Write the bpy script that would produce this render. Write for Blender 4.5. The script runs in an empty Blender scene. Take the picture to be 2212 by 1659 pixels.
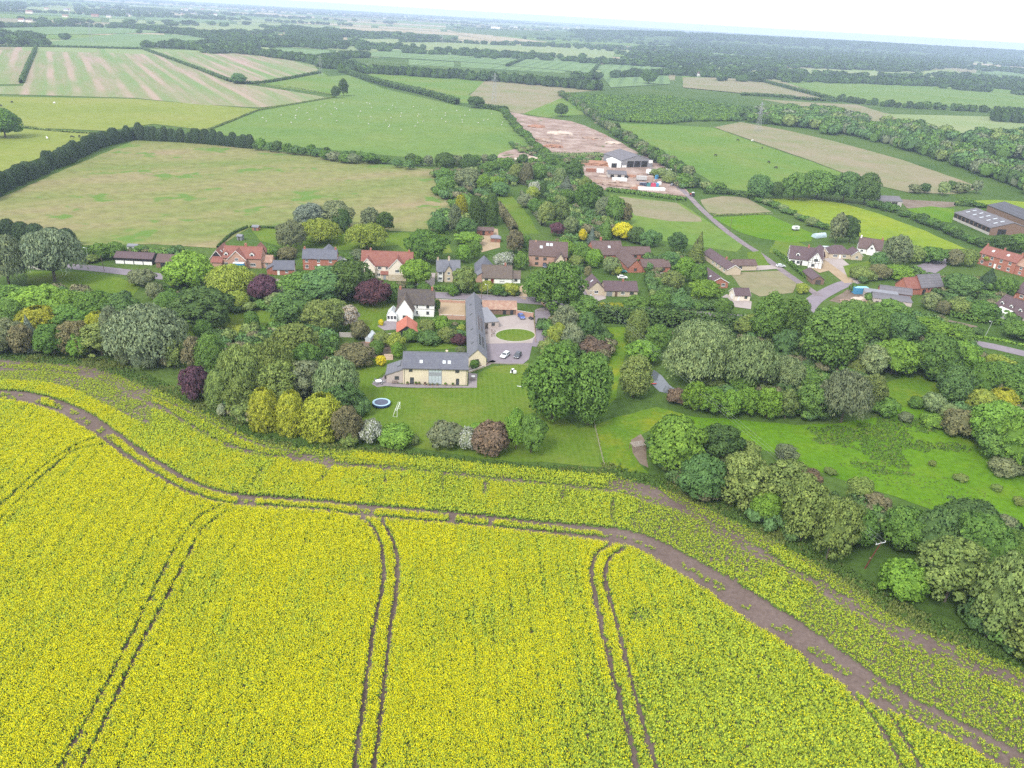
import bpy, bmesh, math, random
import numpy as np
from mathutils import Vector, Matrix
# ------------------------------------------------------------------ camera, sky, sun, exposure
S = bpy.context.scene
COL = S.collection
CAM_H, FPX, CX, CY = 100.0, 1687.0, 1106.0, 829.5          # reading scale: the photograph at 2212 x 1659
PITCH, ROLL = math.radians(25.3), math.radians(3.34)
FW = np.array([0, math.cos(PITCH), -math.sin(PITCH)]); U0 = np.array([0, math.sin(PITCH), math.cos(PITCH)])
CRT = math.cos(ROLL)*np.array([1., 0, 0]) + math.sin(ROLL)*U0
CUP = -math.sin(ROLL)*np.array([1., 0, 0]) + math.cos(ROLL)*U0
cd = bpy.data.cameras.new('camera'); cam = bpy.data.objects.new('camera', cd); COL.objects.link(cam)
cd.sensor_width = 36; cd.lens = 36*FPX/2212; cd.clip_start = 1; cd.clip_end = 60000
cam.matrix_world = Matrix(((CRT[0], CUP[0], -FW[0], 0), (CRT[1], CUP[1], -FW[1], 0), (CRT[2], CUP[2], -FW[2], CAM_H), (0, 0, 0, 1)))
S.camera = cam
SUN_EL, SUN_AZ = math.radians(47), math.radians(212)        # azimuth clockwise from +Y
sd = bpy.data.lights.new('sun', 'SUN'); sun = bpy.data.objects.new('sun', sd); COL.objects.link(sun)
sd.energy = 1.5; sd.angle = math.radians(14); sd.color = (1, .96, .9)
sv = Vector((math.sin(SUN_AZ)*math.cos(SUN_EL), math.cos(SUN_AZ)*math.cos(SUN_EL), math.sin(SUN_EL)))
sun.rotation_euler = sv.to_track_quat('Z', 'Y').to_euler(); sun.location = sv*500
W = bpy.data.worlds.new('World'); S.world = W; W.use_nodes = True
wt = W.node_tree; wt.nodes.clear()
wo = wt.nodes.new('ShaderNodeOutputWorld'); wb = wt.nodes.new('ShaderNodeBackground'); sk = wt.nodes.new('ShaderNodeTexSky')
sk.sky_type = 'NISHITA'; sk.sun_disc = False; sk.sun_elevation = SUN_EL; sk.sun_rotation = SUN_AZ
sk.air_density = 0.8; sk.dust_density = 3.0
wm = wt.nodes.new('ShaderNodeMix'); wm.data_type = 'RGBA'; wm.inputs[0].default_value = .82
wm.inputs[7].default_value = (8.3, 8.6, 9.0, 1)              # an even bright overcast over a little clear sky
wt.links.new(sk.outputs[0], wm.inputs[6]); wt.links.new(wm.outputs[2], wb.inputs[0]); wb.inputs[1].default_value = .10
wt.links.new(wb.outputs[0], wo.inputs[0])
S.view_settings.view_transform = 'Standard'; S.view_settings.look = 'None'; S.view_settings.gamma = 1
S.view_settings.exposure = 1.25; S.view_settings.use_curve_mapping = False
S.render.engine = 'CYCLES'; S.cycles.max_bounces = 4; S.cycles.diffuse_bounces = 2; S.cycles.glossy_bounces = 2
S.cycles.transmission_bounces = 3; S.cycles.volume_bounces = 1; S.cycles.caustics_reflective = False; S.cycles.caustics_refractive = False
S.cycles.use_adaptive_sampling = False; S.cycles.adaptive_threshold = .03; S.cycles.use_denoising = False; S.cycles.denoiser = 'OPENIMAGEDENOISE'; S.cycles.denoising_input_passes = 'RGB_ALBEDO_NORMAL'; S.cycles.denoising_prefilter = 'ACCURATE'

# ------------------------------------------------------------------ reading the ground
def P(x, y, z=0.0):
    d = FW + CRT*(x-CX)/FPX - CUP*(y-CY)/FPX
    return np.array([0, 0, CAM_H]) + d*((z-CAM_H)/d[2])
def SCL(x, y):                                               # reading pixels per metre at a ground point
    return FPX/((P(x, y)-np.array([0, 0, CAM_H]))@FW)
def PL(pts): return np.array([P(*p)[:2] for p in pts])
RNG = np.random.default_rng(7); random.seed(7)

# ------------------------------------------------------------------ objects and tags
def tag(o, label=None, cat=None, group=None, kind=None):
    if label: o['label'] = label
    if cat: o['category'] = cat
    if group: o['group'] = group
    if kind: o['kind'] = kind
    return o
def empty(name, loc, rz=0.0, label=None, cat=None, group=None):
    o = bpy.data.objects.new(name, None); COL.objects.link(o); o.location = loc; o.rotation_euler = (0, 0, rz); o.empty_display_size = .5
    return tag(o, label, cat, group)
def link(name, me, parent=None, loc=None, rot=None, scale=None):
    o = bpy.data.objects.new(name, me); COL.objects.link(o)
    if parent: o.parent = parent
    if loc is not None: o.location = loc
    if rot is not None: o.rotation_euler = rot
    if scale is not None: o.scale = scale
    return o
class MB:
    """collects simple solids into one mesh"""
    def __init__(s): s.v = []; s.f = []; s.m = []
    def poly(s, pts, faces, m=0):
        b = len(s.v); s.v += [tuple(p) for p in pts]
        for f in faces: s.f.append([b+i for i in f]); s.m.append(m)
    def box(s, x0, x1, y0, y1, z0, z1, m=0):
        s.poly([(x0,y0,z0),(x1,y0,z0),(x1,y1,z0),(x0,y1,z0),(x0,y0,z1),(x1,y0,z1),(x1,y1,z1),(x0,y1,z1)],
               [(3,2,1,0),(4,5,6,7),(0,1,5,4),(1,2,6,5),(2,3,7,6),(3,0,4,7)], m)
    def tube(s, a, b, r, r2=None, n=6, m=0):
        a = Vector(a); b = Vector(b); r2 = r if r2 is None else r2
        d = (b-a).normalized(); u = d.orthogonal().normalized(); w = d.cross(u)
        pts = [a+(u*math.cos(2*math.pi*i/n)+w*math.sin(2*math.pi*i/n))*r for i in range(n)] + [b+(u*math.cos(2*math.pi*i/n)+w*math.sin(2*math.pi*i/n))*r2 for i in range(n)]
        s.poly(pts, [(i, (i+1)%n, n+(i+1)%n, n+i) for i in range(n)] + [tuple(range(n-1,-1,-1)), tuple(range(n,2*n))], m)
    def prism(s, prof, axis, a0, a1, m=0):
        """prof: closed (p,q) outline; axis 'x': p=y,q=z ; 'y': p=x,q=z ; 'z': p=x,q=y"""
        n = len(prof); mk = {'x': lambda a,p: (a,p[0],p[1]), 'y': lambda a,p: (p[0],a,p[1]), 'z': lambda a,p: (p[0],p[1],a)}[axis]
        pts = [mk(a0,p) for p in prof]+[mk(a1,p) for p in prof]
        s.poly(pts, [tuple(range(n)), tuple(range(2*n-1,n-1,-1))]+[(i, n+i, n+(i+1)%n, (i+1)%n) for i in range(n)], m)
    def mesh(s, name, mats):
        me = bpy.data.meshes.new(name); me.from_pydata(s.v, [], s.f)
        for m in (mats if isinstance(mats, (list, tuple)) else [mats]): me.materials.append(m)
        me.polygons.foreach_set('material_index', s.m)
        bm = bmesh.new(); bm.from_mesh(me); bmesh.ops.recalc_face_normals(bm, faces=bm.faces); bm.to_mesh(me); bm.free()
        return me
    def build(s, name, mats, parent=None, **k): return link(name, s.mesh(name, mats), parent, **k)

# ------------------------------------------------------------------ materials
def newmat(name):
    m = bpy.data.materials.new(name); m.use_nodes = True; t = m.node_tree; t.nodes.clear()
    out = t.nodes.new('ShaderNodeOutputMaterial'); b = t.nodes.new('ShaderNodeBsdfPrincipled')
    t.links.new(b.outputs[0], out.inputs[0]); b.inputs['Roughness'].default_value = .85; b.inputs['Specular IOR Level'].default_value = .25
    return m, t, b, out
def N(t, typ, **k):
    n = t.nodes.new(typ)
    for a, v in k.items(): setattr(n, a, v)
    return n
def noise(t, vec, scale, detail=3, rough=.6):
    n = N(t, 'ShaderNodeTexNoise'); n.inputs['Scale'].default_value = scale; n.inputs['Detail'].default_value = detail; n.inputs['Roughness'].default_value = rough
    t.links.new(vec, n.inputs['Vector']); return n.outputs['Fac']
def ramp(t, fac, stops):
    r = N(t, 'ShaderNodeValToRGB'); t.links.new(fac, r.inputs[0]); e = r.color_ramp.elements
    while len(e) < len(stops): e.new(.5)
    for el, (p, c) in zip(e, stops): el.position = p; el.color = (*c, 1) if len(c) == 3 else c
    return r.outputs[0]
def mix(t, fac, a, b, mode='MIX'):
    m = N(t, 'ShaderNodeMix', data_type='RGBA', blend_type=mode)
    for sock, v in ((m.inputs[0], fac), (m.inputs[6], a), (m.inputs[7], b)):
        if isinstance(v, (int, float)): sock.default_value = v
        elif isinstance(v, tuple): sock.default_value = (*v, 1)
        else: t.links.new(v, sock)
    return m.outputs[2]
def maprange(t, v, a, b, c=0., d=1.):
    m = N(t, 'ShaderNodeMapRange'); t.links.new(v, m.inputs[0])
    for i, x in zip((1,2,3,4), (a,b,c,d)): m.inputs[i].default_value = x
    return m.outputs[0]
def wpos(t, rz=0., stretch=(1,1,1)):
    """world position turned by rz, then stretched along the turned axes"""
    g = N(t, 'ShaderNodeNewGeometry'); v = g.outputs['Position']
    if rz:
        r = N(t, 'ShaderNodeVectorRotate', rotation_type='Z_AXIS'); t.links.new(v, r.inputs['Vector']); r.inputs['Angle'].default_value = rz; v = r.outputs[0]
    if stretch != (1,1,1):
        m = N(t, 'ShaderNodeVectorMath', operation='MULTIPLY'); t.links.new(v, m.inputs[0]); m.inputs[1].default_value = stretch; v = m.outputs[0]
    return v
def hexc(h):
    h = h.lstrip('#'); c = [int(h[i:i+2],16)/255 for i in (0,2,4)]
    return tuple(x/12.92 if x <= .04045 else ((x+.055)/1.055)**2.4 for x in c)
def field_mat(name, cols, big=.02, small=.6, rz=0., stretch=(1,1,1), lines=None, speck=None, var=.35):
    """grass or soil: three tones in broad patches, fine grain on top, optional drill lines (angle, period, tone, strength)"""
    m, t, b, o = newmat(name); v = wpos(t, rz, stretch); v0 = wpos(t)
    a = noise(t, v, big, 4, .65); cols = [tuple(x*.62 for x in c_) for c_ in cols]
    c = ramp(t, a, [(.30, cols[0]), (.5, cols[1]), (.70, cols[2])])
    f = noise(t, v0, small, 4, .7)
    c = mix(t, 1., c, ramp(t, f, [(.25, (1-var,)*3), (.75, (1+var,)*3)]), 'MULTIPLY')
    if lines:
        ang, per, tone, st = lines; tone = tuple(x*.62 for x in tone)
        w = N(t, 'ShaderNodeTexWave', wave_type='BANDS', bands_direction='X'); w.inputs['Scale'].default_value = .314159/per*1.0
        w.inputs['Distortion'].default_value = .6; w.inputs['Detail'].default_value = 2; w.inputs['Detail Scale'].default_value = .3
        t.links.new(wpos(t, ang), w.inputs[0])
        lf = maprange(t, w.outputs['Fac'], .55, .95, 0, st)
        mm = N(t, 'ShaderNodeMath', operation='MULTIPLY'); t.links.new(lf, mm.inputs[0]); t.links.new(maprange(t, noise(t, wpos(t, ang, (.02,.004,1)), 1, 2), .35, .6), mm.inputs[1])
        c = mix(t, mm.outputs[0], c, tone)
    if speck:
        tone, sc_, thr = speck; tone = tuple(x*.62 for x in tone)
        s_ = noise(t, v0, sc_, 3, .75)
        c = mix(t, maprange(t, s_, thr, thr+.06), c, tone)
    t.links.new(c, b.inputs['Base Color']); b.inputs['Roughness'].default_value = 1.; b.inputs['Specular IOR Level'].default_value = .05
    return m
def plain(name, col, rough=.7, var=.12, scale=1.5, spec=.25, metal=0., streak=None):
    m, t, b, o = newmat(name)
    tc = N(t, 'ShaderNodeTexCoord'); f = noise(t, tc.outputs['Object'], scale, 5, .7)
    c = mix(t, 1., col, ramp(t, f, [(.25, (1-var,)*3), (.75, (1+var,)*3)]), 'MULTIPLY')
    if streak:
        f2 = noise(t, tc.outputs['Object'], scale*.25, 3, .6); c = mix(t, maprange(t, f2, .48, .72), c, streak)
    t.links.new(c, b.inputs['Base Color']); b.inputs['Roughness'].default_value = rough; b.inputs['Specular IOR Level'].default_value = spec; b.inputs['Metallic'].default_value = metal
    return m
def leaf_mat(name):
    """foliage: the object's own colour, varied leaf clump by leaf clump"""
    m, t, b, o = newmat(name); t.nodes.remove(b)
    oi = N(t, 'ShaderNodeObjectInfo'); at = N(t, 'ShaderNodeAttribute', attribute_name='v')
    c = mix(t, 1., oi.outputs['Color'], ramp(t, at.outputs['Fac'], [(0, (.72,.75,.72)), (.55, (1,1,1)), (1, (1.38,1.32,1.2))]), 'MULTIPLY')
    n = noise(t, wpos(t), .55, 2)
    c = mix(t, 1., c, ramp(t, n, [(.3, (.82,.86,.9)), (.7, (1.18,1.12,1.0))]), 'MULTIPLY')
    d = N(t, 'ShaderNodeBsdfDiffuse'); tr = N(t, 'ShaderNodeBsdfTranslucent'); ms = N(t, 'ShaderNodeMixShader'); ms.inputs[0].default_value = .38
    t.links.new(c, d.inputs[0]); t.links.new(c, tr.inputs[0]); t.links.new(d.outputs[0], ms.inputs[1]); t.links.new(tr.outputs[0], ms.inputs[2]); t.links.new(ms.outputs[0], o.inputs[0])
    return m
def flat_leaf(name, col, var=.25, tl=.2):
    m, t, b, o = newmat(name); t.nodes.remove(b)
    at = N(t, 'ShaderNodeAttribute', attribute_name='v')
    c = mix(t, 1., col, ramp(t, at.outputs['Fac'], [(0, (1-var,)*3), (1, (1+var,)*3)]), 'MULTIPLY')
    d = N(t, 'ShaderNodeBsdfDiffuse'); tr = N(t, 'ShaderNodeBsdfTranslucent'); ms = N(t, 'ShaderNodeMixShader'); ms.inputs[0].default_value = tl
    t.links.new(c, d.inputs[0]); t.links.new(c, tr.inputs[0]); t.links.new(d.outputs[0], ms.inputs[1]); t.links.new(tr.outputs[0], ms.inputs[2]); t.links.new(ms.outputs[0], o.inputs[0])
    return m

# ------------------------------------------------------------------ plane geometry
def inpoly(pts, poly):
    x, y = pts[:,0], pts[:,1]; c = np.zeros(len(pts), bool); n = len(poly)
    for i in range(n):
        x0, y0 = poly[i]; x1, y1 = poly[(i+1)%n]
        if y0 == y1: continue
        c ^= ((y0 > y) != (y1 > y)) & (x < (x1-x0)*(y-y0)/(y1-y0)+x0)
    return c
def dline(pts, line, wid=None):
    """distance to a polyline, minus its half width where one is given"""
    best = np.full(len(pts), 1e9)
    for i in range(len(line)-1):
        a, b = line[i], line[i+1]; d = b-a; L = d@d+1e-9
        t = np.clip(((pts-a)@d)/L, 0, 1); q = np.linalg.norm(pts-a-t[:,None]*d, axis=1)
        if wid is not None: q = q-(wid[i]+(wid[i+1]-wid[i])*t)
        best = np.minimum(best, q)
    return best
def smooth_line(pts, n=8):
    """Catmull-Rom through the points"""
    p = np.asarray(pts, float); q = np.vstack([2*p[0]-p[1], p, 2*p[-1]-p[-2]]); out = []
    for i in range(1, len(q)-2):
        for k in range(n):
            t = k/n; out.append(.5*((2*q[i])+(q[i+1]-q[i-1])*t+(2*q[i-1]-5*q[i]+4*q[i+1]-q[i+2])*t*t+(3*q[i]-q[i-1]-3*q[i+1]+q[i+2])*t**3))
    out.append(p[-1]); return np.array(out)
_perm = np.random.default_rng(3).random((256,256))
def vnoise(pts, scale, oct=3):
    r = np.zeros(len(pts)); amp = 1.; tot = 0.
    for o in range(oct):
        q = pts*scale*(2**o)+o*37.1; i = np.floor(q).astype(int); f = q-i; f = f*f*(3-2*f)
        g = lambda a, b: _perm[(i[:,0]+a)%256, (i[:,1]+b)%256]
        r += amp*((g(0,0)*(1-f[:,0])+g(1,0)*f[:,0])*(1-f[:,1])+(g(0,1)*(1-f[:,0])+g(1,1)*f[:,0])*f[:,1]); tot += amp; amp *= .5
    return r/tot
def sheet(name, poly, mat, z, wob=0., kind='structure', step=None, label=None):
    """a flat piece of ground; its outline wanders a little"""
    poly = np.asarray(poly, float); out = []
    for i in range(len(poly)):
        a, b = poly[i], poly[(i+1)%len(poly)]; L = np.linalg.norm(b-a); n = int(min(60, max(1, L/step))) if step else 1
        for k in range(n):
            p = a+(b-a)*k/n
            if wob: p = p+(RNG.random(2)-.5)*2*wob
            out.append((p[0], p[1], z))
    me = bpy.data.meshes.new(name); me.from_pydata(out, [], [list(range(len(out)))]); me.materials.append(mat)
    if me.polygons[0].normal.z < 0: me.flip_normals()
    o = link(name, me); tag(o, label=label, kind=kind); return o
def ribbon(name, line, wid, mat, z, kind='structure', label=None):
    line = np.asarray(line, float); n = len(line); d = np.gradient(line, axis=0); d /= np.linalg.norm(d, axis=1)[:,None]; nn = np.stack([-d[:,1], d[:,0]], 1)
    w = np.full(n, wid) if np.isscalar(wid) else np.asarray(wid)
    v = [(*(line[i]+nn[i]*w[i]), z) for i in range(n)]+[(*(line[i]-nn[i]*w[i]), z) for i in range(n)]
    me = bpy.data.meshes.new(name); me.from_pydata(v, [], [(i, n+i, n+i+1, i+1) for i in range(n-1)]); me.materials.append(mat)
    o = link(name, me); return tag(o, label=label, kind=kind)

# ------------------------------------------------------------------ leaf cards
def cards_mesh(name, c, nrm, w, h, up, mats, shade=None, mi=None, core=None):
    """c centres, nrm facing, w/h sizes, up preferred long axis (n,3); shade: normals used for shading"""
    n = len(c); nrm = nrm/np.linalg.norm(nrm, axis=1)[:,None]
    u = np.cross(up, nrm); u /= np.linalg.norm(u, axis=1)[:,None]+1e-9; v = np.cross(nrm, u)
    w = np.asarray(w)[:,None]*.5; h = np.asarray(h)[:,None]*.5
    k1 = RNG.uniform(.55,1.1,(n,1)); k2 = RNG.uniform(.55,1.1,(n,1))
    V = np.stack([c-u*w*k1-v*h, c+u*w-v*h*k2, c+u*w*k2+v*h, c-u*w+v*h*k1], 1).reshape(-1,3)
    nv = n*4; faces = np.arange(nv).reshape(n,4); rnd = RNG.random(n); mats = mats if isinstance(mats, list) else [mats]
    cv = np.zeros((0,3)); cf = []
    if core is not None: cv, cf = core
    me = bpy.data.meshes.new(name)
    me.vertices.add(nv+len(cv)); me.vertices.foreach_set('co', np.vstack([V, cv]).ravel())
    lt = np.concatenate([faces.ravel(), (np.asarray(cf).ravel()+nv if len(cf) else np.zeros(0))]).astype(np.int32)
    tot = np.concatenate([np.full(n,4), np.full(len(cf),3)]).astype(np.int32); st = np.concatenate([[0], np.cumsum(tot)[:-1]]).astype(np.int32)
    me.loops.add(len(lt)); me.loops.foreach_set('vertex_index', lt)
    me.polygons.add(len(tot)); me.polygons.foreach_set('loop_start', st); me.polygons.foreach_set('loop_total', tot)
    idx = np.zeros(len(tot), np.int32)
    if mi is not None: idx[:n] = mi
    me.polygons.foreach_set('material_index', idx)
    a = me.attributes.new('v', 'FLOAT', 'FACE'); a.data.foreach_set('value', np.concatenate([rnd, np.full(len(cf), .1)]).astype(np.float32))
    for m in mats: me.materials.append(m)
    me.update(); me.validate()
    if shade is not None:
        sn = np.repeat(shade/np.linalg.norm(shade, axis=1)[:,None], 4, 0)
        if len(cv): sn = np.vstack([sn, cv/(np.linalg.norm(cv, axis=1)[:,None]+1e-9)])
        me.polygons.foreach_set('use_smooth', np.ones(len(tot), bool))
        me.normals_split_custom_set_from_vertices(sn.tolist())
    return me
def rdir(n):
    d = RNG.normal(size=(n,3)); return d/np.linalg.norm(d, axis=1)[:,None]
def ico(r, c, sub=2, lump=.15):
    bm = bmesh.new(); bmesh.ops.create_icosphere(bm, subdivisions=sub, radius=1)
    v = np.array([x.co[:] for x in bm.verts]); f = [[y.index for y in x.verts] for x in bm.faces]; bm.free()
    v = v*(1+RNG.uniform(-lump, lump, (len(v),1))); return v*np.array(r)+np.array(c), f
LEAF = leaf_mat('foliage'); BARK = plain('bark', (.10,.085,.065), .9, .35, 3)
BLOSSOM = flat_leaf('white_blossom', (.46,.47,.44), .2)
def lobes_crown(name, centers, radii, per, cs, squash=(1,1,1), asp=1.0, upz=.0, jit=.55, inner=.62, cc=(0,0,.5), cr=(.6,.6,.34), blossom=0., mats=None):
    """a crown of overlapping leafy lobes round a dim middle"""
    C = []; NR = []; SH = []
    for c, r in zip(centers, radii):
        k = max(8, int(per*(r/np.mean(radii))**2)); d = rdir(k); d[:,2] = np.where(d[:,2] < -.5, -d[:,2], d[:,2])
        p = np.array(c)+d*np.array(squash)*r*(RNG.uniform(.86,1.06,(k,1))+np.where(RNG.random((k,1)) < .10, RNG.uniform(.05,.35,(k,1)), 0)); C.append(p); NR.append(d+RNG.normal(size=(k,3))*jit)
        o = (p-np.array(cc)); o /= np.linalg.norm(o, axis=1)[:,None]+1e-9; SH.append(d*.55+o*.45+RNG.normal(size=(k,3))*.22+np.array([0,0,.32]))
    C = np.vstack(C); NR = np.vstack(NR); SH = np.vstack(SH)
    # drop what lies buried inside other lobes
    keep = np.ones(len(C), bool)
    for c, r in zip(centers, radii): keep &= np.linalg.norm((C-np.array(c))/np.array(squash), axis=1) > r*inner
    C, NR, SH = C[keep], NR[keep], SH[keep]; n = len(C)
    s = cs*RNG.uniform(.6,1.35,n); up = np.tile([0,0,1.], (n,1))*(.25+upz)+RNG.normal(size=(n,3))*.5
    mi = (RNG.random(n) < blossom).astype(np.int32) if blossom else None
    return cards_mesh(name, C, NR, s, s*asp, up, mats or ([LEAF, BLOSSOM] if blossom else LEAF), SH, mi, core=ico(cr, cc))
def trunk_mesh(name, h, r, forks=5, spread=.35, top=.9):
    m = MB(); p = Vector((0,0,-.02)); q = Vector((RNG.uniform(-.02,.02), RNG.uniform(-.02,.02), h*.45)); m.tube(p, q, r*1.25, r*.8, 7)
    t = Vector((RNG.uniform(-.05,.05), RNG.uniform(-.05,.05), h*top)); m.tube(q, t, r*.8, r*.2, 6)
    for i in range(forks):
        a = i*2.4+RNG.uniform(0,1); b = q.lerp(t, .05+.5*i/forks)
        e = b+Vector((math.cos(a)*spread, math.sin(a)*spread, RNG.uniform(.12,.3)*h)); m.tube(b, e, r*.45, r*.12, 5)
    return m.mesh(name, BARK)
# prototypes: horizontal radius 1, height A, true to their own proportions so that leaves keep their shape
CROWN = {}
def proto_round(k, A=1.8, nl=46, per=190, cs=.074, blossom=0., z0=.10, rr=(.17,.36), asp=1.0, squash=.78, inner=.8, jit=.5, core=.74):
    zc = A*(1+z0)/2; zr = A*(1-z0)/2; ce, ra = [], []
    for i in range(nl):
        z = -.82+1.84*((i+.5)/nl); a = i*2.39996+RNG.uniform(-.5,.5); rad = math.sqrt(max(0,1-z*z)) if z > -.1 else (1-.22*abs(z))
        r = RNG.uniform(*rr)*RNG.choice((.75,1.,1.15)); q = 1-r*.7
        ce.append((math.cos(a)*rad*q*RNG.uniform(.66,1.16), math.sin(a)*rad*q*RNG.uniform(.66,1.16), zc+z*(zr-r*squash*.8)*RNG.uniform(.92,1.06))); ra.append(r)
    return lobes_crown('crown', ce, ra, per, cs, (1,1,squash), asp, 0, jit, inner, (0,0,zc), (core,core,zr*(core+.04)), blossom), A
def proto_shrub(k, A=1.5, **kw): return proto_round(k, A=A, nl=26, per=230, cs=.085, z0=.0, rr=(.24,.40), **kw)
def proto_willow(k, A=1.7):
    base_c, base_r = [], []
    for i in range(26):
        z = -.3+1.28*((i+.5)/26); a = i*2.39996; rad = math.sqrt(max(0,1-z*z)) if z > 0 else 1
        r = RNG.uniform(.22,.38); base_c.append((math.cos(a)*rad*(1-r*.7), math.sin(a)*rad*(1-r*.7), A*(.60+z*.36)-r*.4)); base_r.append(r)
    C=[];NR=[];SH=[]
    for c, r in zip(base_c, base_r):
        k2 = int(420*(r/.3)**2); d = rdir(k2); d[:,2] = np.abs(d[:,2])*.95-.15
        p = np.array(c)+d*np.array((1,1,.8))*r*RNG.uniform(.85,1.1,(k2,1)); drop = RNG.random((k2,1))**1.7*.34*np.linalg.norm(p[:,:2], axis=1)[:,None]
        p[:,2:] -= drop; p[:,2] = np.maximum(p[:,2], .07); C.append(p); NR.append(d*np.array((1,1,.5))+RNG.normal(size=(k2,3))*.5); SH.append(d*.8+np.array((0,0,.3))+RNG.normal(size=(k2,3))*.25)
    C=np.vstack(C);NR=np.vstack(NR);SH=np.vstack(SH);n=len(C)
    return cards_mesh('crown', C, NR, .034*RNG.uniform(.6,1.4,n), .08*RNG.uniform(.6,1.4,n), np.tile([0,0,1.],(n,1))+RNG.normal(size=(n,3))*.35, LEAF, SH, core=ico((.72,.72,.32*A),(0,0,.54*A))), A
def proto_tall(k, A=2.5):
    """upright poplar-like crown of many rising sprays"""
    ce, ra = [], []
    for i in range(100):
        z = (i+.5)/100; a = i*2.39996; prof = math.sin(math.pi*min(1,(z*.84+.13)))**.65
        r = RNG.uniform(.10,.24); ce.append((math.cos(a)*prof*(1-r*.6)*RNG.uniform(.7,1.06), math.sin(a)*prof*(1-r*.6)*RNG.uniform(.7,1.06), A*(.13+.81*z))); ra.append(r)
    return lobes_crown('crown', ce, ra, 105, .056, (1,1,1.3), 1.35, .6, .5, .7, (0,0,.5*A), (.66,.66,.37*A)), A
def proto_cone(k, A=2.3, sharp=1.0):
    n = 5600; t = RNG.random(n)**.75; z = .04+.96*(1-t)**1.0; tier = (np.sin((z*13)*2*math.pi)*.10+1)
    r = (1-z)**sharp*tier*RNG.uniform(.72,1.04,n); a = RNG.random(n)*2*math.pi; lob = 1+.12*np.sin(a*7+z*20)
    C = np.stack([np.cos(a)*r*lob, np.sin(a)*r*lob, z*A], 1); out = np.stack([np.cos(a), np.sin(a), np.full(n,.55)], 1)
    return cards_mesh('crown', C, out+RNG.normal(size=(n,3))*.5, .08*RNG.uniform(.6,1.3,n), .065*RNG.uniform(.6,1.3,n), out+RNG.normal(size=(n,3))*.4, LEAF, out+RNG.normal(size=(n,3))*.3, core=ico((.5,.5,.40*A),(0,0,.36*A))), A
def proto_column(k, A=2.4):
    """dense upright conifer, spiky outline"""
    n = 9000; z = RNG.random(n)**.9; prof = np.where(z < .12, .82+z*1.5, np.sqrt(np.clip(1-((z-.12)/.92)**2.6, 0, 1)))
    a = RNG.random(n)*2*math.pi; lob = 1+.10*np.sin(a*6+z*9)+.08*np.sin(a*11-z*23)+.06*np.sin(a*4+z*40)
    r = prof*lob*RNG.uniform(.80,1.03,n); C = np.stack([np.cos(a)*r, np.sin(a)*r, A*(.02+.96*z)+RNG.normal(size=n)*.04], 1)
    out = np.stack([np.cos(a), np.sin(a), .15+z*.9], 1)
    return cards_mesh('crown', C, out+RNG.normal(size=(n,3))*.6, .052*RNG.uniform(.5,1.2,n), .085*RNG.uniform(.6,1.5,n), np.tile([0,0,1.],(n,1))+out*.5+RNG.normal(size=(n,3))*.4, LEAF, out+RNG.normal(size=(n,3))*.45, core=ico((.72,.72,.43*A),(0,0,.48*A))), A
FAR_MAT = {}
def proto_far(col, n=150, A=1.35, cs=.30, core=.85, nl=7):
    ce = [(RNG.uniform(-.5,.5), RNG.uniform(-.5,.5), A*RNG.uniform(.45,.72)) for _ in range(nl)]; ra = [RNG.uniform(.35,.55) for _ in range(nl)]
    if col not in FAR_MAT: FAR_MAT[col] = flat_leaf('distant_foliage', col, .4, .2)
    return lobes_crown('crown', ce, ra, n//nl, cs, (1,1,.7), 1, 0, .45, .6, (0,0,.45*A), (core,core,core*.52*A), mats=[FAR_MAT[col]])
CROWN['round'] = [proto_round(i) for i in range(7)]
CROWN['open'] = [proto_round(i, A=2.0, nl=62, per=140, cs=.066, rr=(.15,.30), inner=.66, jit=.7, core=.6, z0=.06) for i in range(5)]
CROWN['blossom'] = [proto_shrub(i, blossom=.34) for i in range(2)]
CROWN['flower'] = [proto_round(i, A=2., blossom=.35) for i in range(1)]
CROWN['shrub'] = [proto_shrub(i) for i in range(6)]
CROWN['willow'] = [proto_willow(i) for i in range(4)]
CROWN['tall'] = [proto_tall(i) for i in range(3)]
CROWN['cone'] = [proto_cone(i) for i in range(3)]
CROWN['column'] = [proto_column(i) for i in range(3)]
CROWN['mid'] = [proto_round(i, nl=18, per=80, cs=.16, rr=(.26,.44)) for i in range(5)]
TRUNK = [trunk_mesh('trunk', 1, .045) for i in range(4)]; TRUNK_S = [trunk_mesh('trunk', 1, .03, 6, .5, .7) for i in range(3)]
_tc = [0]
def tree_at(x, y, h, r, kind, col, label, name='tree', cat='tree', group=None, sq=1., tone=.14):
    """one tree or shrub standing at ground point (x, y)"""
    i = _tc[0]; _tc[0] += 1
    e = empty(name, (x, y, 0), RNG.uniform(0, 6.28), label, cat, group)
    tr = (TRUNK if kind not in ('shrub','blossom') else TRUNK_S)
    link('trunk', tr[i % len(tr)], e, scale=(max(r*1.0, h*.22),)*2+(h,) if kind not in ('shrub','blossom') else (r, r, h*.8))
    me_, A_ = CROWN[kind][i % len(CROWN[kind])]
    c = link('crown', me_, e, scale=(r*RNG.uniform(.92,1.08), r*RNG.uniform(.9,1.15)*sq, h/A_), rot=(RNG.normal()*.06, RNG.normal()*.06, 0))
    k = RNG.uniform(1-tone, 1+tone); c.color = (col[0]*k*RNG.uniform(.95,1.05), col[1]*k, col[2]*k*RNG.uniform(.92,1.08), 1)
    return e
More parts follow.
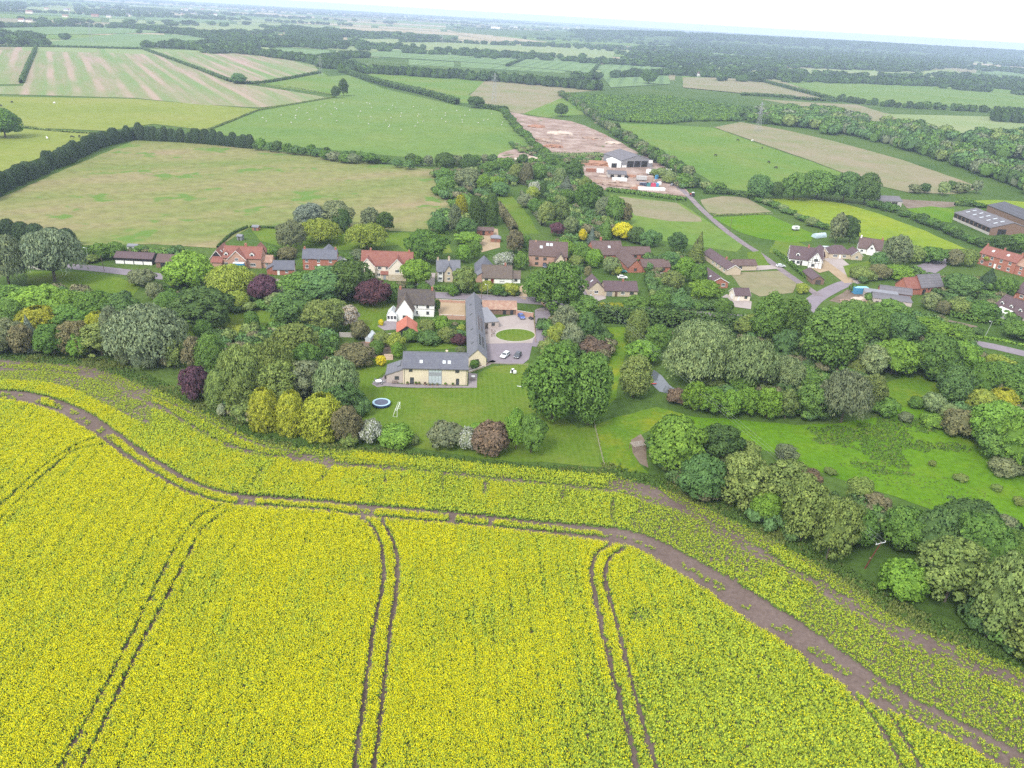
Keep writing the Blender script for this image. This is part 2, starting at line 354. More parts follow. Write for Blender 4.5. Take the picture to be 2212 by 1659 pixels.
def tree_px(xl, xr, yt, yb, kind, col, label, **k):
    """a tree read off the photograph by the box of its crown: feet, height and spread in metres follow"""
    xc = (xl+xr)/2; s = SCL(xc, yb); p = P(xc, yb); dist = math.hypot(*p[:2]); a = math.atan2(CAM_H, dist)
    r = (xr-xl)/2/s; yb2 = yb-r*.55*math.sin(a)*s; p = P(xc, yb2); s = SCL(xc, yb2); r = (xr-xl)/2/s
    h = max(.8, (yb2-yt)/s/math.cos(a)-.25*r*math.tan(a))
    # along the view the crown keeps its own lean
    return tree_at(p[0], p[1], h*1.02, r*1.07, kind, col, label, **k)

# ------------------------------------------------------------------ scattering of uncountable growth
def scatter(name, pts, rot, scl, idx, protos, label=None, z=None, parent=None):
    """instances of a few plant meshes on many points, as one piece of ground cover"""
    n = len(pts); me = bpy.data.meshes.new(name); me.vertices.add(n)
    co = np.zeros((n,3)); co[:,:2] = pts
    if z is not None: co[:,2] = z
    me.vertices.foreach_set('co', co.ravel())
    for nm, typ, arr in (('rz','FLOAT',rot), ('sx','FLOAT',scl[0]), ('sz','FLOAT',scl[1]), ('id','INT',idx)):
        a = me.attributes.new(nm, typ, 'POINT'); a.data.foreach_set('value', np.asarray(arr, np.int32 if typ == 'INT' else np.float32))
    o = link(name, me, parent); tag(o, label=label, kind='stuff')
    g = bpy.data.node_groups.new(name, 'GeometryNodeTree'); g.interface.new_socket('Geometry', in_out='INPUT', socket_type='NodeSocketGeometry'); g.interface.new_socket('Geometry', in_out='OUTPUT', socket_type='NodeSocketGeometry')
    gi = g.nodes.new('NodeGroupInput'); go = g.nodes.new('NodeGroupOutput'); ins = g.nodes.new('GeometryNodeInstanceOnPoints')
    jo = g.nodes.new('GeometryNodeGeometryToInstance')
    for pm in protos:
        po = bpy.data.objects.new('plant', pm[0] if isinstance(pm, tuple) else pm)
        if isinstance(pm, tuple): po.color = (*pm[1], 1)
        inf = g.nodes.new('GeometryNodeObjectInfo'); inf.inputs['Object'].default_value = po; inf.inputs['As Instance'].default_value = True
        g.links.new(inf.outputs['Geometry'], jo.inputs[0])
    def attr(nm, typ):
        a = g.nodes.new('GeometryNodeInputNamedAttribute'); a.data_type = typ; a.inputs[0].default_value = nm; return a.outputs[0]
    cr = g.nodes.new('ShaderNodeCombineXYZ'); g.links.new(attr('rz','FLOAT'), cr.inputs[2])
    cs = g.nodes.new('ShaderNodeCombineXYZ'); sx = attr('sx','FLOAT'); g.links.new(sx, cs.inputs[0]); g.links.new(sx, cs.inputs[1]); g.links.new(attr('sz','FLOAT'), cs.inputs[2])
    g.links.new(gi.outputs[0], ins.inputs['Points']); g.links.new(jo.outputs[0], ins.inputs['Instance'])
    ins.inputs['Pick Instance'].default_value = True; g.links.new(attr('id','INT'), ins.inputs['Instance Index'])
    g.links.new(cr.outputs[0], ins.inputs['Rotation']); g.links.new(cs.outputs[0], ins.inputs['Scale'])
    g.links.new(ins.outputs[0], go.inputs[0])
    md = o.modifiers.new('scatter', 'NODES'); md.node_group = g
    return o
# ------------------------------------------------------------------ the ground and the fields
G1, G2, G3 = (.075,.16,.028), (.10,.20,.03), (.14,.225,.04)
M_GROUND = field_mat('rough_grass', [(.07,.135,.028), (.10,.17,.035), (.13,.19,.045)], .012, .5)
M_LAWN = field_mat('mown_lawn', [(.112,.205,.020), (.145,.232,.027), (.195,.250,.042)], .07, .8, var=.28, lines=(-.085, 1.5, (.185,.265,.045), .55))
M_MEADOW = field_mat('meadow_grass', [(.105,.235,.012), (.13,.265,.014), (.17,.275,.02)], .05, .6, var=.3)
M_BUTTER = field_mat('buttercup_grass', [(.11,.23,.02), (.145,.25,.022), (.26,.29,.02)], .09, .8, var=.3)
M_REED = field_mat('reed_bed', [(.06,.135,.03), (.075,.155,.035), (.09,.175,.035)], .15, 1.6, var=.5)
M_SOIL = field_mat('bare_soil', [(.165,.120,.103), (.205,.152,.134), (.24,.182,.162)], .08, 1.3, var=.26)
M_HAY = field_mat('pale_hay_field', [(.18,.255,.06), (.275,.285,.105), (.36,.29,.165)], .018, .16, rz=.9, stretch=(1,.3,1), var=.28, speck=((.16,.27,.055), .03, .58))
M_OLIVE = field_mat('yellow_green_field', [(.23,.29,.055), (.27,.32,.065), (.31,.33,.09)], .01, .12, var=.15)
M_STRIPE = field_mat('patchy_drilled_field', [(.19,.325,.095), (.28,.315,.145), (.47,.335,.28)], .030, .12, rz=-.515, stretch=(1,.07,1), var=.14, lines=(-.515, 24, (.52,.375,.31), .8))
M_EMER = field_mat('emerald_pasture', [(.15,.26,.058), (.18,.28,.064), (.21,.29,.075)], .012, .10, var=.16)
M_PAST = field_mat('pasture', [(.135,.255,.045), (.17,.275,.05), (.225,.28,.07)], .012, .15, var=.18)
M_YELL = field_mat('buttercup_pasture', [(.20,.31,.03), (.26,.35,.03), (.33,.37,.03)], .02, .2, var=.18)
M_BROWN = field_mat('dusty_bare_ground', [(.26,.175,.14), (.42,.305,.255), (.56,.45,.395)], .06, .35, var=.3, speck=((.14,.17,.06), .05, .62))
M_TAN = field_mat('tan_field', [(.24,.275,.115), (.31,.285,.165), (.36,.30,.20)], .02, .2, var=.16)
M_BLUEG = field_mat('blue_green_crop', [(.17,.28,.11), (.20,.31,.12), (.23,.33,.14)], .006, .05, var=.08, lines=(.148, 24, (.12,.20,.085), .8))
M_PALEG = field_mat('pale_green_crop', [(.25,.34,.13), (.29,.36,.15), (.34,.38,.18)], .006, .05, var=.08)
M_STRAW = field_mat('straw_field', [(.42,.36,.22), (.48,.40,.25), (.52,.44,.29)], .006, .05, var=.08)
M_TARMAC = plain('tarmac', (.185,.158,.180), .9, .12, .6, streak=(.215,.185,.205))
M_LANE = plain('worn_lane', (.165,.135,.145), .9, .2, .5, streak=(.225,.185,.175))
M_GRAVEL = field_mat('pale_gravel', [(.44,.375,.35), (.50,.43,.405), (.55,.48,.45)], .15, 2.5, var=.16)
M_ORANGE = field_mat('orange_gravel', [(.45,.335,.215), (.50,.38,.25), (.54,.42,.29)], .2, 2.5, var=.12)
M_PAVE = plain('paving', (.225,.195,.205), .85, .18, 1.2)
M_DIRT = field_mat('trodden_earth', [(.20,.15,.11), (.27,.21,.165), (.33,.27,.21)], .12, 1.2, var=.22)

gm = bpy.data.meshes.new('ground'); RG = 17000.; nn_ = 96
gv = [(0,0,0)]; gf = []
rings = [60,200,600,1500,4000,9000,RG]
for r_ in rings: gv += [(math.cos(2*math.pi*i/nn_)*r_, math.sin(2*math.pi*i/nn_)*r_, 0) for i in range(nn_)]
gf += [(0, 1+i, 1+(i+1)%nn_) for i in range(nn_)]
for k in range(len(rings)-1): gf += [(1+k*nn_+i, 1+(k+1)*nn_+i, 1+(k+1)*nn_+(i+1)%nn_, 1+k*nn_+(i+1)%nn_) for i in range(nn_)]
gm.from_pydata(gv, [], gf); gm.materials.append(M_GROUND); tag(link('ground', gm), label='rough green grass between gardens, roads and fields', kind='structure')

_zc = [0]
def fld(name, px, mat, label, wob=None, z=None):
    p = PL(px); d = np.min(np.hypot(p[:,0], p[:,1])); _zc[0] += 1
    s = max(1., d/90); return sheet(name, p, mat, ((.02+.004*(_zc[0]%9))*max(1, d/150)+(.5 if d > 1300 else 0)) if z is None else z, wob if wob is not None else min(.5, .004*d), step=s*2, label=label)
# --- far country (drawn first, lowest)
fld('field', [(0,52),(330,58),(560,66),(400,70),(200,74),(0,76)], M_BLUEG, 'blue-green field far off at the upper left')
fld('field', [(40,99),(260,73),(440,78),(470,90),(330,103),(100,102)], M_BLUEG, 'broad blue-green crop field above the striped field')
fld('field', [(300,56),(520,58),(600,62),(560,72),(420,66)], M_PALEG, 'pale green strip field far off')
fld('field', [(60,15),(150,17),(180,26),(40,24)], M_PALEG, 'bright pale field near the left horizon')
fld('field', [(520,40),(620,46),(600,50),(500,46)], M_PALEG, 'small pale field below the left horizon')
fld('field', [(735,58),(850,63),(865,70),(735,68)], M_STRAW, 'straw coloured strip field far off')
fld('field', [(555,27),(600,29),(595,33),(550,31)], M_STRAW, 'small bright straw field near the horizon')
fld('field', [(740,30),(960,45),(950,48),(740,36)], M_STRAW, 'hazy pale strip below the horizon')
fld('field', [(985,73),(1090,80),(1190,92),(1060,88)], M_STRAW, 'thin straw strip field between far hedges')
fld('field', [(760,86),(900,84),(1080,94),(1330,112),(1320,130),(1150,122),(950,110),(820,108)], M_PALEG, 'pale green field with a row of round trees')
fld('field', [(760,120),(850,108),(1000,113),(1130,124),(1090,140),(900,128)], M_BLUEG, 'blue-green field beyond the tree belt')
fld('field', [(1100,142),(1150,124),(1300,130),(1290,150),(1270,158)], M_BLUEG, 'blue-green field behind the tree belt end')
fld('field', [(1295,160),(1310,134),(1400,136),(1440,150),(1448,182),(1320,190)], M_BLUEG, 'blue-green field with dark tramlines')
fld('field', [(1100,66),(1400,72),(1470,82),(1300,84),(1120,74)], M_BLUEG, 'far blue-green field below the wooded ridge')
fld('field', [(1508,120),(1580,124),(1570,134),(1510,133)], M_PAST, 'small green glade in the far woods')
fld('field', [(1680,147),(1790,150),(1960,158),(2050,150),(2080,158),(2010,165),(1860,166),(1740,160)], M_PALEG, 'pale field between two dark woods')
fld('field', [(1475,168),(1640,170),(1690,176),(1800,216),(1640,206),(1475,190)], M_TAN, 'pale tan field beside the long hedge')
fld('field', [(1680,174),(1840,178),(2000,186),(2330,190),(2330,246),(2110,234),(1950,228),(1810,214)], M_EMER, 'large bright green field at the right')
fld('field', [(1640,214),(1760,222),(1850,226),(1910,244),(1960,252),(1990,264),(1890,262),(1780,240)], M_TAN, 'brown strip field below the bright green field')
fld('field', [(1900,246),(2140,252),(2330,258),(2330,290),(2140,282),(2050,290),(1990,268)], M_PALEG, 'pale field in front of the right hand copse')
# --- middle distance
fld('field', [(-120,98),(78,103),(42,182),(-120,186)], M_STRIPE, 'striped field left of the short hedge')
fld('field', [(84,103),(310,107),(400,140),(500,178),(620,196),(716,212),(650,222),(560,233),(430,226),(290,212),(-120,200),(-120,188),(50,186)], M_STRIPE, 'brown and green striped field at the upper left')
fld('field', [(320,112),(560,116),(680,142),(690,156),(560,180),(505,176),(410,142)], M_STRIPE, 'striped field behind the slanting hedge')
fld('field', [(-150,206),(290,214),(560,236),(440,281),(330,268),(230,283),(60,276),(-150,262)], M_OLIVE, 'yellow-green field above the dark tree belt')
fld('field', [(-150,270),(40,278),(210,290),(120,330),(0,372),(-150,420)], M_OLIVE, 'yellow-green paddock at the left edge')
fld('field', [(560,183),(700,158),(735,190),(720,206)], M_PAST, 'green corner of pasture by the far hedge')
fld('field', [(445,286),(560,240),(722,212),(738,200),(700,166),(752,162),(830,192),(985,228),(1080,238),(1168,322),(1130,345),(1000,352),(880,340),(800,332),(640,318)], M_EMER, 'emerald pasture dotted with sheep')
fld('field', [(762,156),(900,160),(1065,172),(1010,205),(1060,228),(990,222),(850,186)], M_PAST, 'green pasture in front of the long tree belt')
fld('field', [(1050,172),(1170,182),(1300,195),(1210,202),(1250,240),(1120,246),(1060,230),(1015,206)], M_TAN, 'rough tan and green ground near the pylon')
fld('field', [(1130,246),(1230,205),(1262,248),(1180,254)], M_PAST, 'triangle of pasture behind the spoil ground')
fld('field', [(0,428),(140,366),(292,303),(460,312),(640,332),(800,352),(935,366),(960,405),(974,452),(940,502),(800,498),(640,490),(540,492),(470,536),(330,528),(180,530),(60,490),(-150,500),(-150,470)], M_HAY, 'large pale hay field behind the village')
fld('dirt_yard', [(1085,238),(1140,250),(1235,262),(1275,276),(1330,302),(1382,332),(1330,338),(1250,345),(1195,330),(1150,300),(1105,262)], M_BROWN, 'pink-brown spoil ground behind the farmyard', wob=1.)
fld('dirt_patch', [(1068,350),(1078,332),(1110,322),(1150,318),(1180,336),(1176,352),(1120,352)], M_BROWN, 'bare pink earth in the corner of the sheep pasture', wob=1.)
fld('field', [(1325,266),(1440,270),(1542,276),(1640,312),(1760,352),(1880,397),(1800,404),(1690,404),(1620,414),(1560,408),(1470,352),(1390,305)], M_PAST, 'green pasture with dark cattle right of the farmyard')
fld('field', [(1542,275),(1600,264),(1700,282),(1800,305),(1950,346),(2066,386),(2120,408),(2060,420),(1960,416),(1882,398),(1760,350)], M_TAN, 'pale tan strip of pasture crossed by tracks')
fld('field', [(1680,320),(1780,312),(1960,352),(2066,388),(2110,408),(2000,416),(1900,385)], M_PAST, 'green end of the tan pasture')
fld('farmyard', [(1252,350),(1300,340),(1400,336),(1440,362),(1462,392),(1490,418),(1470,432),(1380,420),(1290,408),(1262,378)], M_BROWN, 'dusty farmyard between sheds and containers', wob=.8)
fld('field', [(1318,420),(1400,430),(1472,440),(1520,472),(1608,528),(1590,545),(1500,530),(1430,520),(1380,505),(1335,455)], M_PAST, 'green paddock below the farmyard')
fld('field', [(1335,424),(1460,438),(1500,462),(1520,480),(1440,478),(1370,466)], M_TAN, 'brown upper end of the paddock below the farmyard', wob=1.2)
fld('field', [(1512,432),(1560,424),(1610,426),(1665,458),(1560,464),(1530,460)], M_TAN, 'small pinkish field beside the lane')
fld('field', [(1538,470),(1660,464),(1700,482),(1760,506),(1752,522),(1700,524),(1640,515),(1596,502)], M_MEADOW, 'bright green garden plot right of the lane')
fld('field', [(1660,428),(1740,428),(1822,440),(1900,462),(2000,500),(2085,538),(2000,540),(1910,520),(1820,505),(1740,470)], M_YELL, 'buttercup yellow pasture behind the right hand houses')
fld('field', [(1955,452),(2010,446),(2062,452),(2056,482),(2010,475)], M_MEADOW, 'small green paddock by the open barn')
fld('field', [(2060,436),(2150,432),(2330,446),(2330,500),(2190,462),(2130,448)], M_YELL, 'yellow-green field behind the big shed')
fld('track', [(1940,430),(2040,436),(2110,440),(2040,448),(1960,450)], M_DIRT, 'pale track by the open barn')
# --- gardens
fld('lawn', [(1072,425),(1100,418),(1132,450),(1165,505),(1120,505),(1098,470)], M_LAWN, 'long garden lawn with young fruit trees')
fld('lawn', [(1180,420),(1215,418),(1240,450),(1296,495),(1240,492),(1225,455)], M_LAWN, 'green garden strip between tree rows')
fld('lawn', [(540,492),(640,490),(650,510),(760,500),(960,505),(975,545),(900,560),(860,530),(760,540),(650,545),(560,520)], M_LAWN, 'back gardens behind the brick houses')
fld('lawn', [(50,585),(170,588),(260,600),(300,620),(280,650),(180,640),(60,612)], M_LAWN, 'lawn below the road at the left')
fld('lawn', [(360,675),(400,640),(560,655),(640,648),(690,690),(600,705),(480,705),(430,735),(370,760)], M_LAWN, 'lawn among the left hand garden trees')
fld('lawn', [(690,655),(850,645),(860,700),(820,715),(740,700)], M_LAWN, 'lawn left of the white house')
fld('lawn', [(872,742),(985,738),(990,752),(880,758)], M_LAWN, 'strip of lawn behind the stone barn')
fld('lawn', [(735,792),(800,776),(850,762),(838,800),(812,822),(803,832),(836,836),(900,840),(1032,838),(1034,805),(1070,792),(1140,784),(1150,860),(1250,925),(1283,918),(1300,1008),(1180,1000),(1040,993),(900,968),(790,935),(750,860)], M_LAWN, 'wide mown lawn in front of the stone barn')
fld('lawn', [(1283,920),(1330,900),(1420,880),(1480,895),(1420,915),(1390,940),(1372,985),(1400,1025),(1340,1016),(1302,1006)], M_BUTTER, 'rough lawn with buttercups right of the wire fence')
fld('lawn', [(1300,708),(1372,706),(1350,770),(1330,860),(1300,900),(1270,880),(1310,790)], M_BUTTER, 'flowery grass strip beside the pond')
fld('meadow', [(1480,898),(1600,908),(1720,918),(1800,915),(1900,900),(1960,860),(1940,800),(2000,815),(2080,830),(2060,900),(2130,980),(2330,1100),(2330,1230),(2120,1130),(1980,1090),(1800,1030),(1680,980),(1560,950),(1470,930)], M_MEADOW, 'bright green meadow at the right')
fld('meadow', [(1905,830),(1990,800),(2080,830),(2020,880),(1930,880)], M_BUTTER, 'yellowish grass corner by the wood edge')
fld('lawn', [(1685,505),(1760,540),(1700,560),(1660,545)], M_LAWN, 'grass beside the lane')
fld('lawn', [(1575,590),(1680,585),(1725,605),(1712,632),(1640,640),(1600,620)], M_TAN, 'dry mown plot between bungalow and lane')
fld('lawn', [(1612,545),(1640,542),(1665,575),(1625,578)], M_LAWN, 'small green lawn by the long bungalow')
fld('lawn', [(1820,575),(1900,560),(1920,580),(1850,600),(1830,600)], M_LAWN, 'lawn in front of the white gabled house')
fld('dirt_yard', [(1950,675),(2040,690),(2110,705),(2090,730),(1990,705)], M_DIRT, 'bare ground behind the right hand wood')
fld('dirt_yard', [(1790,650),(1830,625),(1880,640),(1960,672),(1900,672)], M_DIRT, 'rubble yard beside the blue container')
# --- hard ground
def road(name, px, w, mat, label, z=.08): return ribbon(name, smooth_line(PL(px), 6), w, mat, z, label=label)
road('road', [(-140,566),(60,571),(170,577),(247,585),(380,601),(560,616),(740,626),(971,640),(1071,645),(1151,651),(1350,666),(1550,682),(1700,694),(1900,714),(2107,742),(2212,764),(2420,812)], 3.3, M_TARMAC, 'village road running through the houses')
road('road', [(1728,694),(1752,655),(1785,632),(1832,611),(1900,597),(1985,580),(2045,560)], 3.2, M_TARMAC, 'side road past the right hand houses', .09)
road('lane', [(1770,640),(1700,592),(1640,548),(1600,522),(1560,492),(1515,452),(1482,418),(1440,385),(1405,362)], 1.9, M_LANE, 'narrow lane up to the farmyard', .10)
fld('pavement', [(935,632.5),(1160,645),(1160,643),(935,631)], M_PAVE, 'pavement along the village road', 0, .17)
fld('driveway', [(910,622),(928,590),(940,590),(938,622)], M_GRAVEL, 'drive beside the small stone house', .2, .11)
fld('driveway', [(1720,560),(1760,545),(1800,556),(1815,580),(1850,610),(1825,612),(1790,585),(1770,590)], M_ORANGE, 'orange gravel drive of the half-timbered house', .2, .11)
fld('driveway', [(1780,560),(1810,552),(1835,572),(1862,608),(1850,612),(1815,585)], M_GRAVEL, 'pale drive of the hipped bungalow', .2, .12)
fld('yard', [(1965,585),(2005,565),(2040,560),(2045,575),(2020,592)], M_TARMAC, 'tarmac yard behind the brick barn', .2, .12)
fld('driveway', [(1608,575),(1665,573),(1690,580),(1640,584),(1610,585)], M_GRAVEL, 'pale drive in front of the long bungalow', .2, .11)
fld('driveway', [(1555,645),(1570,636),(1625,652),(1622,668),(1590,664)], M_GRAVEL, 'concrete apron below the pale garage', .2, .11)
fld('driveway', [(1122,620),(1132,615),(1140,640),(1134,648),(1120,642)], M_ORANGE, 'garden path of the brown roofed cottage', .2, .11)
fld('driveway', [(1276,640),(1302,626),(1310,645),(1290,652)], M_GRAVEL, 'drive of the tiled bungalow', .2, .11)
fld('driveway', [(1240,610),(1258,606),(1275,640),(1266,642)], M_TARMAC, 'drive below the green garage door', .2, .11)
fld('driveway', [(1418,580),(1428,576),(1445,600),(1436,604)], M_GRAVEL, 'path beside the brick bungalow group', .1, .11)
fld('yard', [(1030,490),(1075,495),(1080,535),(1040,545),(1030,520)], M_ORANGE, 'sandy yard in front of the timber stables', .2, .10)
fld('courtyard', [(1076,686),(1117,679),(1152,684),(1156,716),(1151,742),(1051,743),(1046,704)], M_GRAVEL, 'pale gravel courtyard', .15, .09)
fld('courtyard', [(1051,743),(1151,741),(1143,776),(1131,786),(1100,787),(1053,784)], M_TARMAC, 'tarmac parking apron in front of the long barn', .1, .10)
fld('driveway', [(1155,670),(1172,664),(1188,662),(1190,705),(1186,735),(1170,752),(1148,748),(1157,716)], M_TARMAC, 'drive from the road to the courtyard', .1, .11)
ov = [P(1113+42*math.cos(a)*1.06, 724.5+13.2*math.sin(a)*1.12)[:2] for a in np.linspace(0, 2*math.pi, 40, endpoint=False)]
sheet('gravel_kerb', ov, plain('pale_edging', (.36,.33,.29), .9, .1), .115, label='pale kerb round the oval lawn')
ov = [P(1113+42*math.cos(a), 724.5+13.2*math.sin(a))[:2] for a in np.linspace(0, 2*math.pi, 40, endpoint=False)]
sheet('lawn', ov, M_LAWN, .14, label='oval lawn in the gravel courtyard')
fld('yard', [(943,651),(1005,654),(1005,690),(950,688)], M_ORANGE, 'orange gravel yard beside the white house', .1, .09)
fld('patio', [(803,830),(812,821),(826,816),(840,800),(846,806),(838,826),(870,830),(1012,834),(1012,806),(1031,808),(1030,838),(905,838),(868,837),(832,834),(815,837)], M_PAVE, 'paved terrace round the stone barn', 0, .09)
fld('path', [(1012,802),(1030,800),(1055,790),(1072,781),(1064,778),(1040,788),(1012,795)], M_GRAVEL, 'curved gravel path beside the barn end', 0, .10)
fld('patio', [(815,705),(835,692),(860,695),(858,712),(830,714)], M_PAVE, 'paved corner by the conservatory', 0, .09)
fld('garden_bed', [(735,745),(800,735),(845,745),(860,760),(830,775),(770,770)], M_DIRT, 'sandy kitchen garden beds')
fld('dirt_patch', [(1362,950),(1385,938),(1395,960),(1402,1010),(1385,1000),(1366,980)], M_DIRT, 'trodden earth beside the wooden frame', .4)
fld('pond', [(1396,800),(1414,800),(1430,812),(1446,832),(1468,846),(1444,850),(1424,846),(1404,826)], plain('pond_water', (.10,.11,.125), .08, .1, 2, spec=.5), 'grey pond under the willows', 0, .05)

# ------------------------------------------------------------------ the rape field
BND = smooth_line(PL([(-260,760),(-120,766),(0,773),(67,781),(167,788),(233,801),(300,827),(367,857),(433,888),(500,924),(567,954),(633,967),(737,976),(880,988),(1032,1003),(1199,1021),(1332,1031),(1399,1046),(1466,1069),(1566,1116),(1666,1166),(1770,1222),(1875,1296),(1975,1355),(2075,1395),(2212,1446),(2420,1520)]), 6)
low = PL([(2500,1760),(1106,1760),(-320,1760)])
FIELD = np.vstack([BND, low])
sheet('rape_field_soil', FIELD, M_SOIL, .03, label='brown soil of the rape field')
T_UP = smooth_line(PL([(-200,838),(0,847),(67,854),(133,872),(200,904),(253,942),(300,977),(367,1020),(433,1053),(512,1074),(595,1080),(695,1088),(778,1097),(862,1103),(1032,1119),(1166,1134),(1299,1147),(1366,1158),(1432,1185),(1532,1238),(1632,1298),(1732,1362),(1830,1432),(1940,1506),(2063,1569),(2212,1645),(2320,1700)]), 6)
T_LO = smooth_line(PL([(-200,850),(0,864),(67,874),(133,897),(200,934),(267,984),(333,1027),(400,1064),(467,1087),(533,1096),(595,1099),(695,1106),(778,1118),(862,1125),(1032,1139),(1166,1153),(1266,1164),(1366,1180),(1432,1215),(1499,1254),(1566,1300),(1632,1346),(1720,1402),(1794,1458),(1891,1514),(2014,1571),(2136,1634),(2260,1695)]), 6)
def wfun(L, f):
    return np.array([f(p[0]) for p in L])
wid_up = wfun(T_UP, lambda x: .85 if x < 5 else .85+min(1.,(x-5)/20)*.5)
wid_lo = wfun(T_LO, lambda x: .8 if x < 5 else .8+min(1.,(x-5)/20)*.5)
TRAM = [[(212,950),(160,971),(100,1011),(33,1071),(-60,1150)], [(224,966),(167,978),(117,1014),(67,1061),(0,1134),(-80,1230)],
 [(480,1098),(438,1119),(405,1152),(378,1195),(345,1259),(312,1325),(240,1470),(140,1650),(90,1740)], [(490,1112),(442,1145),(422,1178),(398,1225),(362,1295),(308,1398),(250,1520),(182,1659),(140,1750)],
 [(780,1122),(808,1149),(824,1185),(828,1242),(822,1292),(812,1342),(802,1398),(785,1520),(766,1659),(750,1760)], [(825,1132),(848,1172),(857,1209),(858,1259),(852,1309),(842,1375),(825,1530),(808,1659),(795,1760)],
 [(1318,1180),(1289,1203),(1276,1242),(1281,1279),(1292,1335),(1306,1398),(1340,1530),(1375,1659),(1400,1750)], [(1348,1190),(1316,1212),(1306,1245),(1312,1282),(1326,1335),(1342,1398),(1378,1530),(1415,1659),(1440,1750)],
 [(1833,1500),(1882,1554),(1916,1608),(1943,1657),(1990,1740)], [(1862,1508),(1905,1540),(1931,1569),(1955,1608),(1982,1657),(2030,1740)]]
TRAM = [smooth_line(PL(t), 5) for t in TRAM]; TRW = [.38]*4+[.55]*4+[.5]*2
# bare lanes and patches near the field edge
BARE = [([(-150,800),(60,800),(150,806),(233,824),(300,861),(367,894),(433,934),(500,967),(567,985),(633,991),(712,1002),(828,1013),(962,1025),(1100,1040),(1232,1053),(1332,1066),(1432,1092)], .7, .58),
        ([(300,845),(367,872),(433,904),(500,937),(567,964),(640,978)], .4, .6),
        ([(1390,1062),(1432,1082),(1499,1113),(1566,1150),(1632,1190),(1699,1230),(1775,1272),(1841,1318),(1941,1375),(2041,1418),(2141,1458),(2300,1520)], 1.5, .62),
        ([(1330,1050),(1400,1062),(1470,1095)], 2.0, .7), ([(625,985),(660,992),(705,998)], 1.8, .6),
        ([(-150,775),(60,782),(167,795),(233,812)], 1.8, .5), ([(1941,1360),(2000,1385),(2050,1402)], 1.3, .8)]
BARE = [(smooth_line(PL(a), 4), b, c) for a, b, c in BARE]
GAPS = [[(712,1008),(703,1030),(690,1046)], [(572,1010),(556,1036),(545,1058)], [(832,1018),(830,1046)], [(955,1030),(954,1062)], [(1216,1060),(1212,1086)], [(1325,1076),(1322,1110),(1326,1140)], [(1512,1128),(1498,1160)], [(1700,1240),(1706,1262),(1694,1278)], [(1050,1044),(1046,1070)]]
GAPS = [PL(g) for g in GAPS]
ROWA = math.radians(-4.9); ru = np.array([math.cos(ROWA), -math.sin(ROWA)]); rv = np.array([math.sin(ROWA), math.cos(ROWA)])
sx_, sy_ = .46, .40
aa, bb = np.meshgrid(np.arange(-190, 190, sx_), np.arange(55, 240, sy_)); aa = aa.ravel(); bb = bb.ravel()
n0 = len(aa); aa = aa+RNG.normal(size=n0)*.13; bb = bb+RNG.uniform(-.24,.24,n0)
pts = aa[:,None]*ru+bb[:,None]*rv
v3 = np.column_stack([pts, np.full(n0,-CAM_H)]); dz = v3@FW; ix = CX+FPX*(v3@CRT)/dz; iy = CY-FPX*(v3@CUP)/dz
k = (dz > 5) & (ix > -90) & (ix < 2300) & (iy < 1745) & inpoly(pts, FIELD)
pts, aa, ix, iy = pts[k], aa[k], ix[k], iy[k]
dB = dline(pts, BND); dU = dline(pts, T_UP, wid_up); dL = dline(pts, T_LO, wid_lo)
inner = inpoly(pts, np.vstack([T_LO, low])); headl = inpoly(pts, np.vstack([BND, T_UP[::-1]])); between = ~inner & ~headl
n1 = vnoise(pts, .045, 3); n2 = vnoise(pts+91, .16, 3); n3 = vnoise(pts+17, .012, 2); nr = vnoise(np.column_stack([aa*1.6, (pts@rv)*.10]), 1., 2)
den = np.ones(len(pts)); hgt = np.ones(len(pts)); yel = .60-.55*np.clip((n1-.42)*2.2, -.3, 1)-.42*np.clip((nr-.52)*3, 0, 1)-.30*np.clip((pts[:,0]+10)/55, -.5, 1)-.30*np.clip((vnoise(pts+61, .03, 3)-.5)*3, 0, 1)*np.clip((pts[:,0]+40)/60, .25, 1)
edge = np.minimum(np.minimum(np.abs(dU), np.abs(dL)), 3)
for t, w in zip(TRAM, TRW):
    d = dline(pts, t)-w; den[d < (n2-.5)*.25] = 0; edge = np.minimum(edge, np.maximum(d, 0))
yel += np.where(inner & (edge < 1.3), .22, 0)
row = np.abs(((aa+.6*(vnoise(pts+11, .02, 2)-.5))/3.4)%1-.5)*3.4; rw = inner & (row < .20+.10*(n2-.5)) & (vnoise(pts+23, .03, 2) > .46); den[rw] *= .72; hgt[rw] *= .9; yel[rw] -= .25
hgt *= 1-.10*np.clip(1-row/.6, 0, 1)*inner
den[(dU < (n2-.5)*.5)] = 0; den[(dL < (n2-.5)*.5)] = 0
# the strip between the wheel tracks comes and goes
strip = between.copy()
on = ((ix > 245) & (ix < 512)) | ((ix > 553) & (ix < 771)) | ((ix > 808) & (ix < 968)) | ((ix > 985) & (ix < 1055)) | ((ix > 1065) & (ix < 1302)) | ((ix > 90) & (ix < 118))
den[strip & ~on] *= np.where(vnoise(pts[strip & ~on]+5, .35, 2) > .54, .6, 0); hgt[strip] *= np.where(on[strip], .85, .45); yel[strip & ~on] -= .35
den[strip & (ix > 1880)] = np.where(vnoise(pts[strip & (ix > 1880)]+5, .3, 2) > .42, .8, 0)
